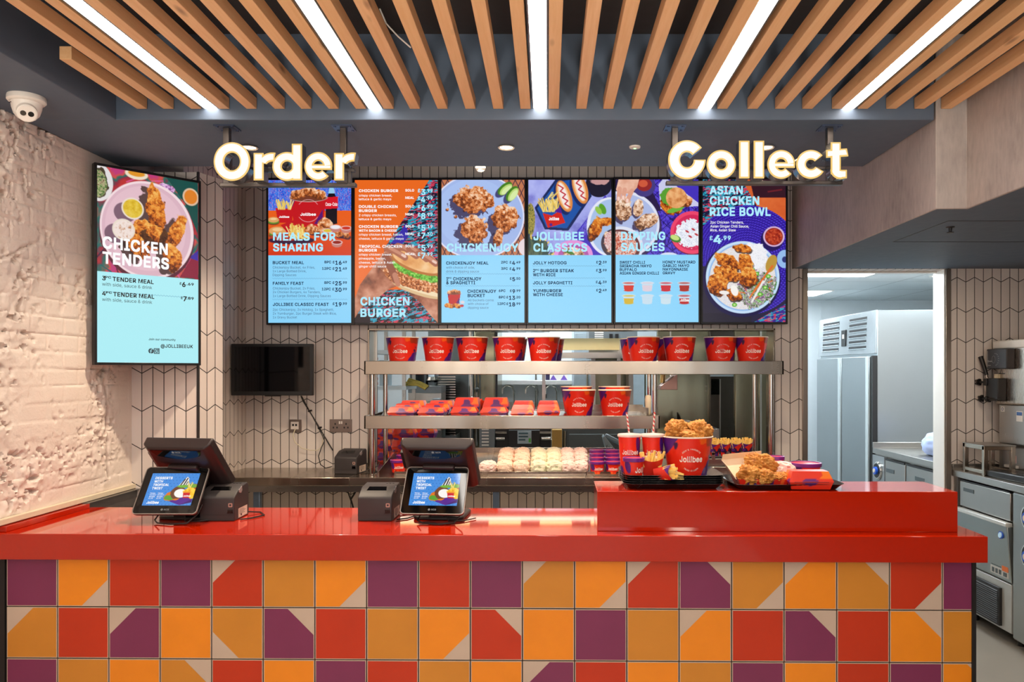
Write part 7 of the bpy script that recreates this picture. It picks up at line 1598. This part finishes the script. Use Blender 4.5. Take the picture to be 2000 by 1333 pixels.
for i in range(9):
    a = R(-80+i*22); b.box(.06+.028*math.cos(a)-.002, .06+.028*math.cos(a)+.002, -.0668, -.066, .672+.035*math.sin(a)-.002, .672+.035*math.sin(a)+.002)
b.box(-.012, .0, -.0668, -.066, .655, .668); b.box(.004, .03, -.0668, -.066, .658, .664); b.box(-.012, .02, -.0668, -.066, .635, .639); b.tube([(.045+.015*math.cos(R(q)), -.0666, .672+.022*math.sin(R(q))) for q in range(0, 361, 30)], .0007, 5)
b.build('dial_print', pbr('faint_print', (130, 128, 126), .5), cp_)
b = MB(); b.box(-.02, .085, -.070, -.012, .425, .560); hd_ = b.build('dispensing_head', M_BLACK, t, bevel=.006)
b = MB(); b.box(-.028, .0, -.078, -.02, .515, .558); b.box(.0, .09, -.074, -.05, .43, .445); b.build('draw_valve', pbr('smoked_black', (14, 14, 15), .2), hd_, bevel=.003)
b = MB(); b.tube([(-.038, -.045, .555), (-.050, -.05, .60)], .008, 12); b.build('lever_pin', M_CHROME, hd_)
b = MB(); b.tube([(-.044, -.047, .578), (-.058, -.052, .625), (-.074, -.058, .675), (-.080, -.060, .690)], .0105, 14, 0, .0155); b.build('handle', M_BLACK, hd_)
for x, z in ((-.098, .535), (-.073, .436), (-.008, .436)):
    b = MB(); b.cyl((x, -.06, z), (-.02, -.06, z), .0065, n=10)
    for q in range(5):
        a = 2*math.pi*q/5; b.cyl((x-.008, -.06+.014*math.cos(a), z+.014*math.sin(a)), (x+.008, -.06+.014*math.cos(a), z+.014*math.sin(a)), .008, n=8)
    b.cyl((x-.008, -.06, z), (x+.008, -.06, z), .015, n=14); b.build('star_knob', M_BLACK, hd_)
b = MB(); b.tube([(.04, -.014, .612), (.04, -.02, .59)], .002, 6); b.box(.02, .065, -.016, -.012, .585, .59); b.box(.0, .03, -.03, -.012, .560, .585, 1); b.build('spout_bracket', [M_BLACK, pbr('pale_spout', (226, 206, 170), .4)], t)
b = MB(); b.box(.02, .05, -.0015, .001, .36, .392); o = b.build('round_sticker', M_WHITE, t); b = MB(); b.tube([(.034+.007*math.cos(R(q)), -.0018, .376+.009*math.sin(R(q))) for q in range(0, 361, 30)], .0012, 6); b.build('sticker_print', pbr('navy_print', (40, 60, 110), .5), o)
b = MB(); b.box(.15, .20, -.0015, .001, .31, .37, 0); b.box(.153, .197, -.002, -.001, .345, .365, 1); b.build('blue_sticker', [M_WHITE, pbr('sticker_blue', (70, 110, 170), .5)], t)
b = MB(); b.box(.095, .15, -.0015, .001, .065, .108); o = b.build('pink_notice', pbr('pink_notice', (230, 190, 184), .5), t)
b = MB()
for i in range(5): b.box(.099, .145, -.002, -.001, .072+i*.007, .0745+i*.007)
b.build('notice_print', pbr('red_print', (200, 90, 84), .5), o)
b = MB(); b.box(.07, .17, -.02, .0, .035, .052); b.build('drip_bracket', M_WHITE, t, bevel=.003)
t2 = thing('drip_tray', 'black plastic drip tray in front of the soft-serve machine', 'drip tray', (2.80, 4.66, .9575), R(-82))
b = MB(); b.prismz([(-.11, -.07), (.26, -.09), (.28, .12), (-.08, .13), (-.12, .05)], 0, .04); b.build('tray', M_BLACK, t2, bevel=.008)
b = MB()
for i in range(7): b.box(-.06+i*.045, -.04+i*.045, -.05, .10, .0395, .0415)
b.build('grille', M_BLACKG, t2)
t3 = thing('steel_stand', 'small open square-tube steel stand on the worktop left of the soft-serve machine', 'stand', (2.785, 4.87, .9575))
for x in (-.07, .10):
    for y in (-.10, .12):
        b = MB(); b.box(x-.013, x+.013, y-.013, y+.013, .0, .185); b.build('leg', M_STEELW, t3, bevel=.002)
b = MB()
for y in (-.10, .12): b.box(-.083, .113, y-.012, y+.012, .16, .185); 
for x in (-.07, .10): b.box(x-.012, x+.012, -.11, .13, .16, .185); b.box(x-.012, x+.012, -.11, .13, .012, .034)
b.build('frame', M_STEELW, t3, bevel=.002)
b = MB(); b.box(-.085, .115, -.115, .135, .185, .189); b.build('top_plate', M_STEEL, t3)
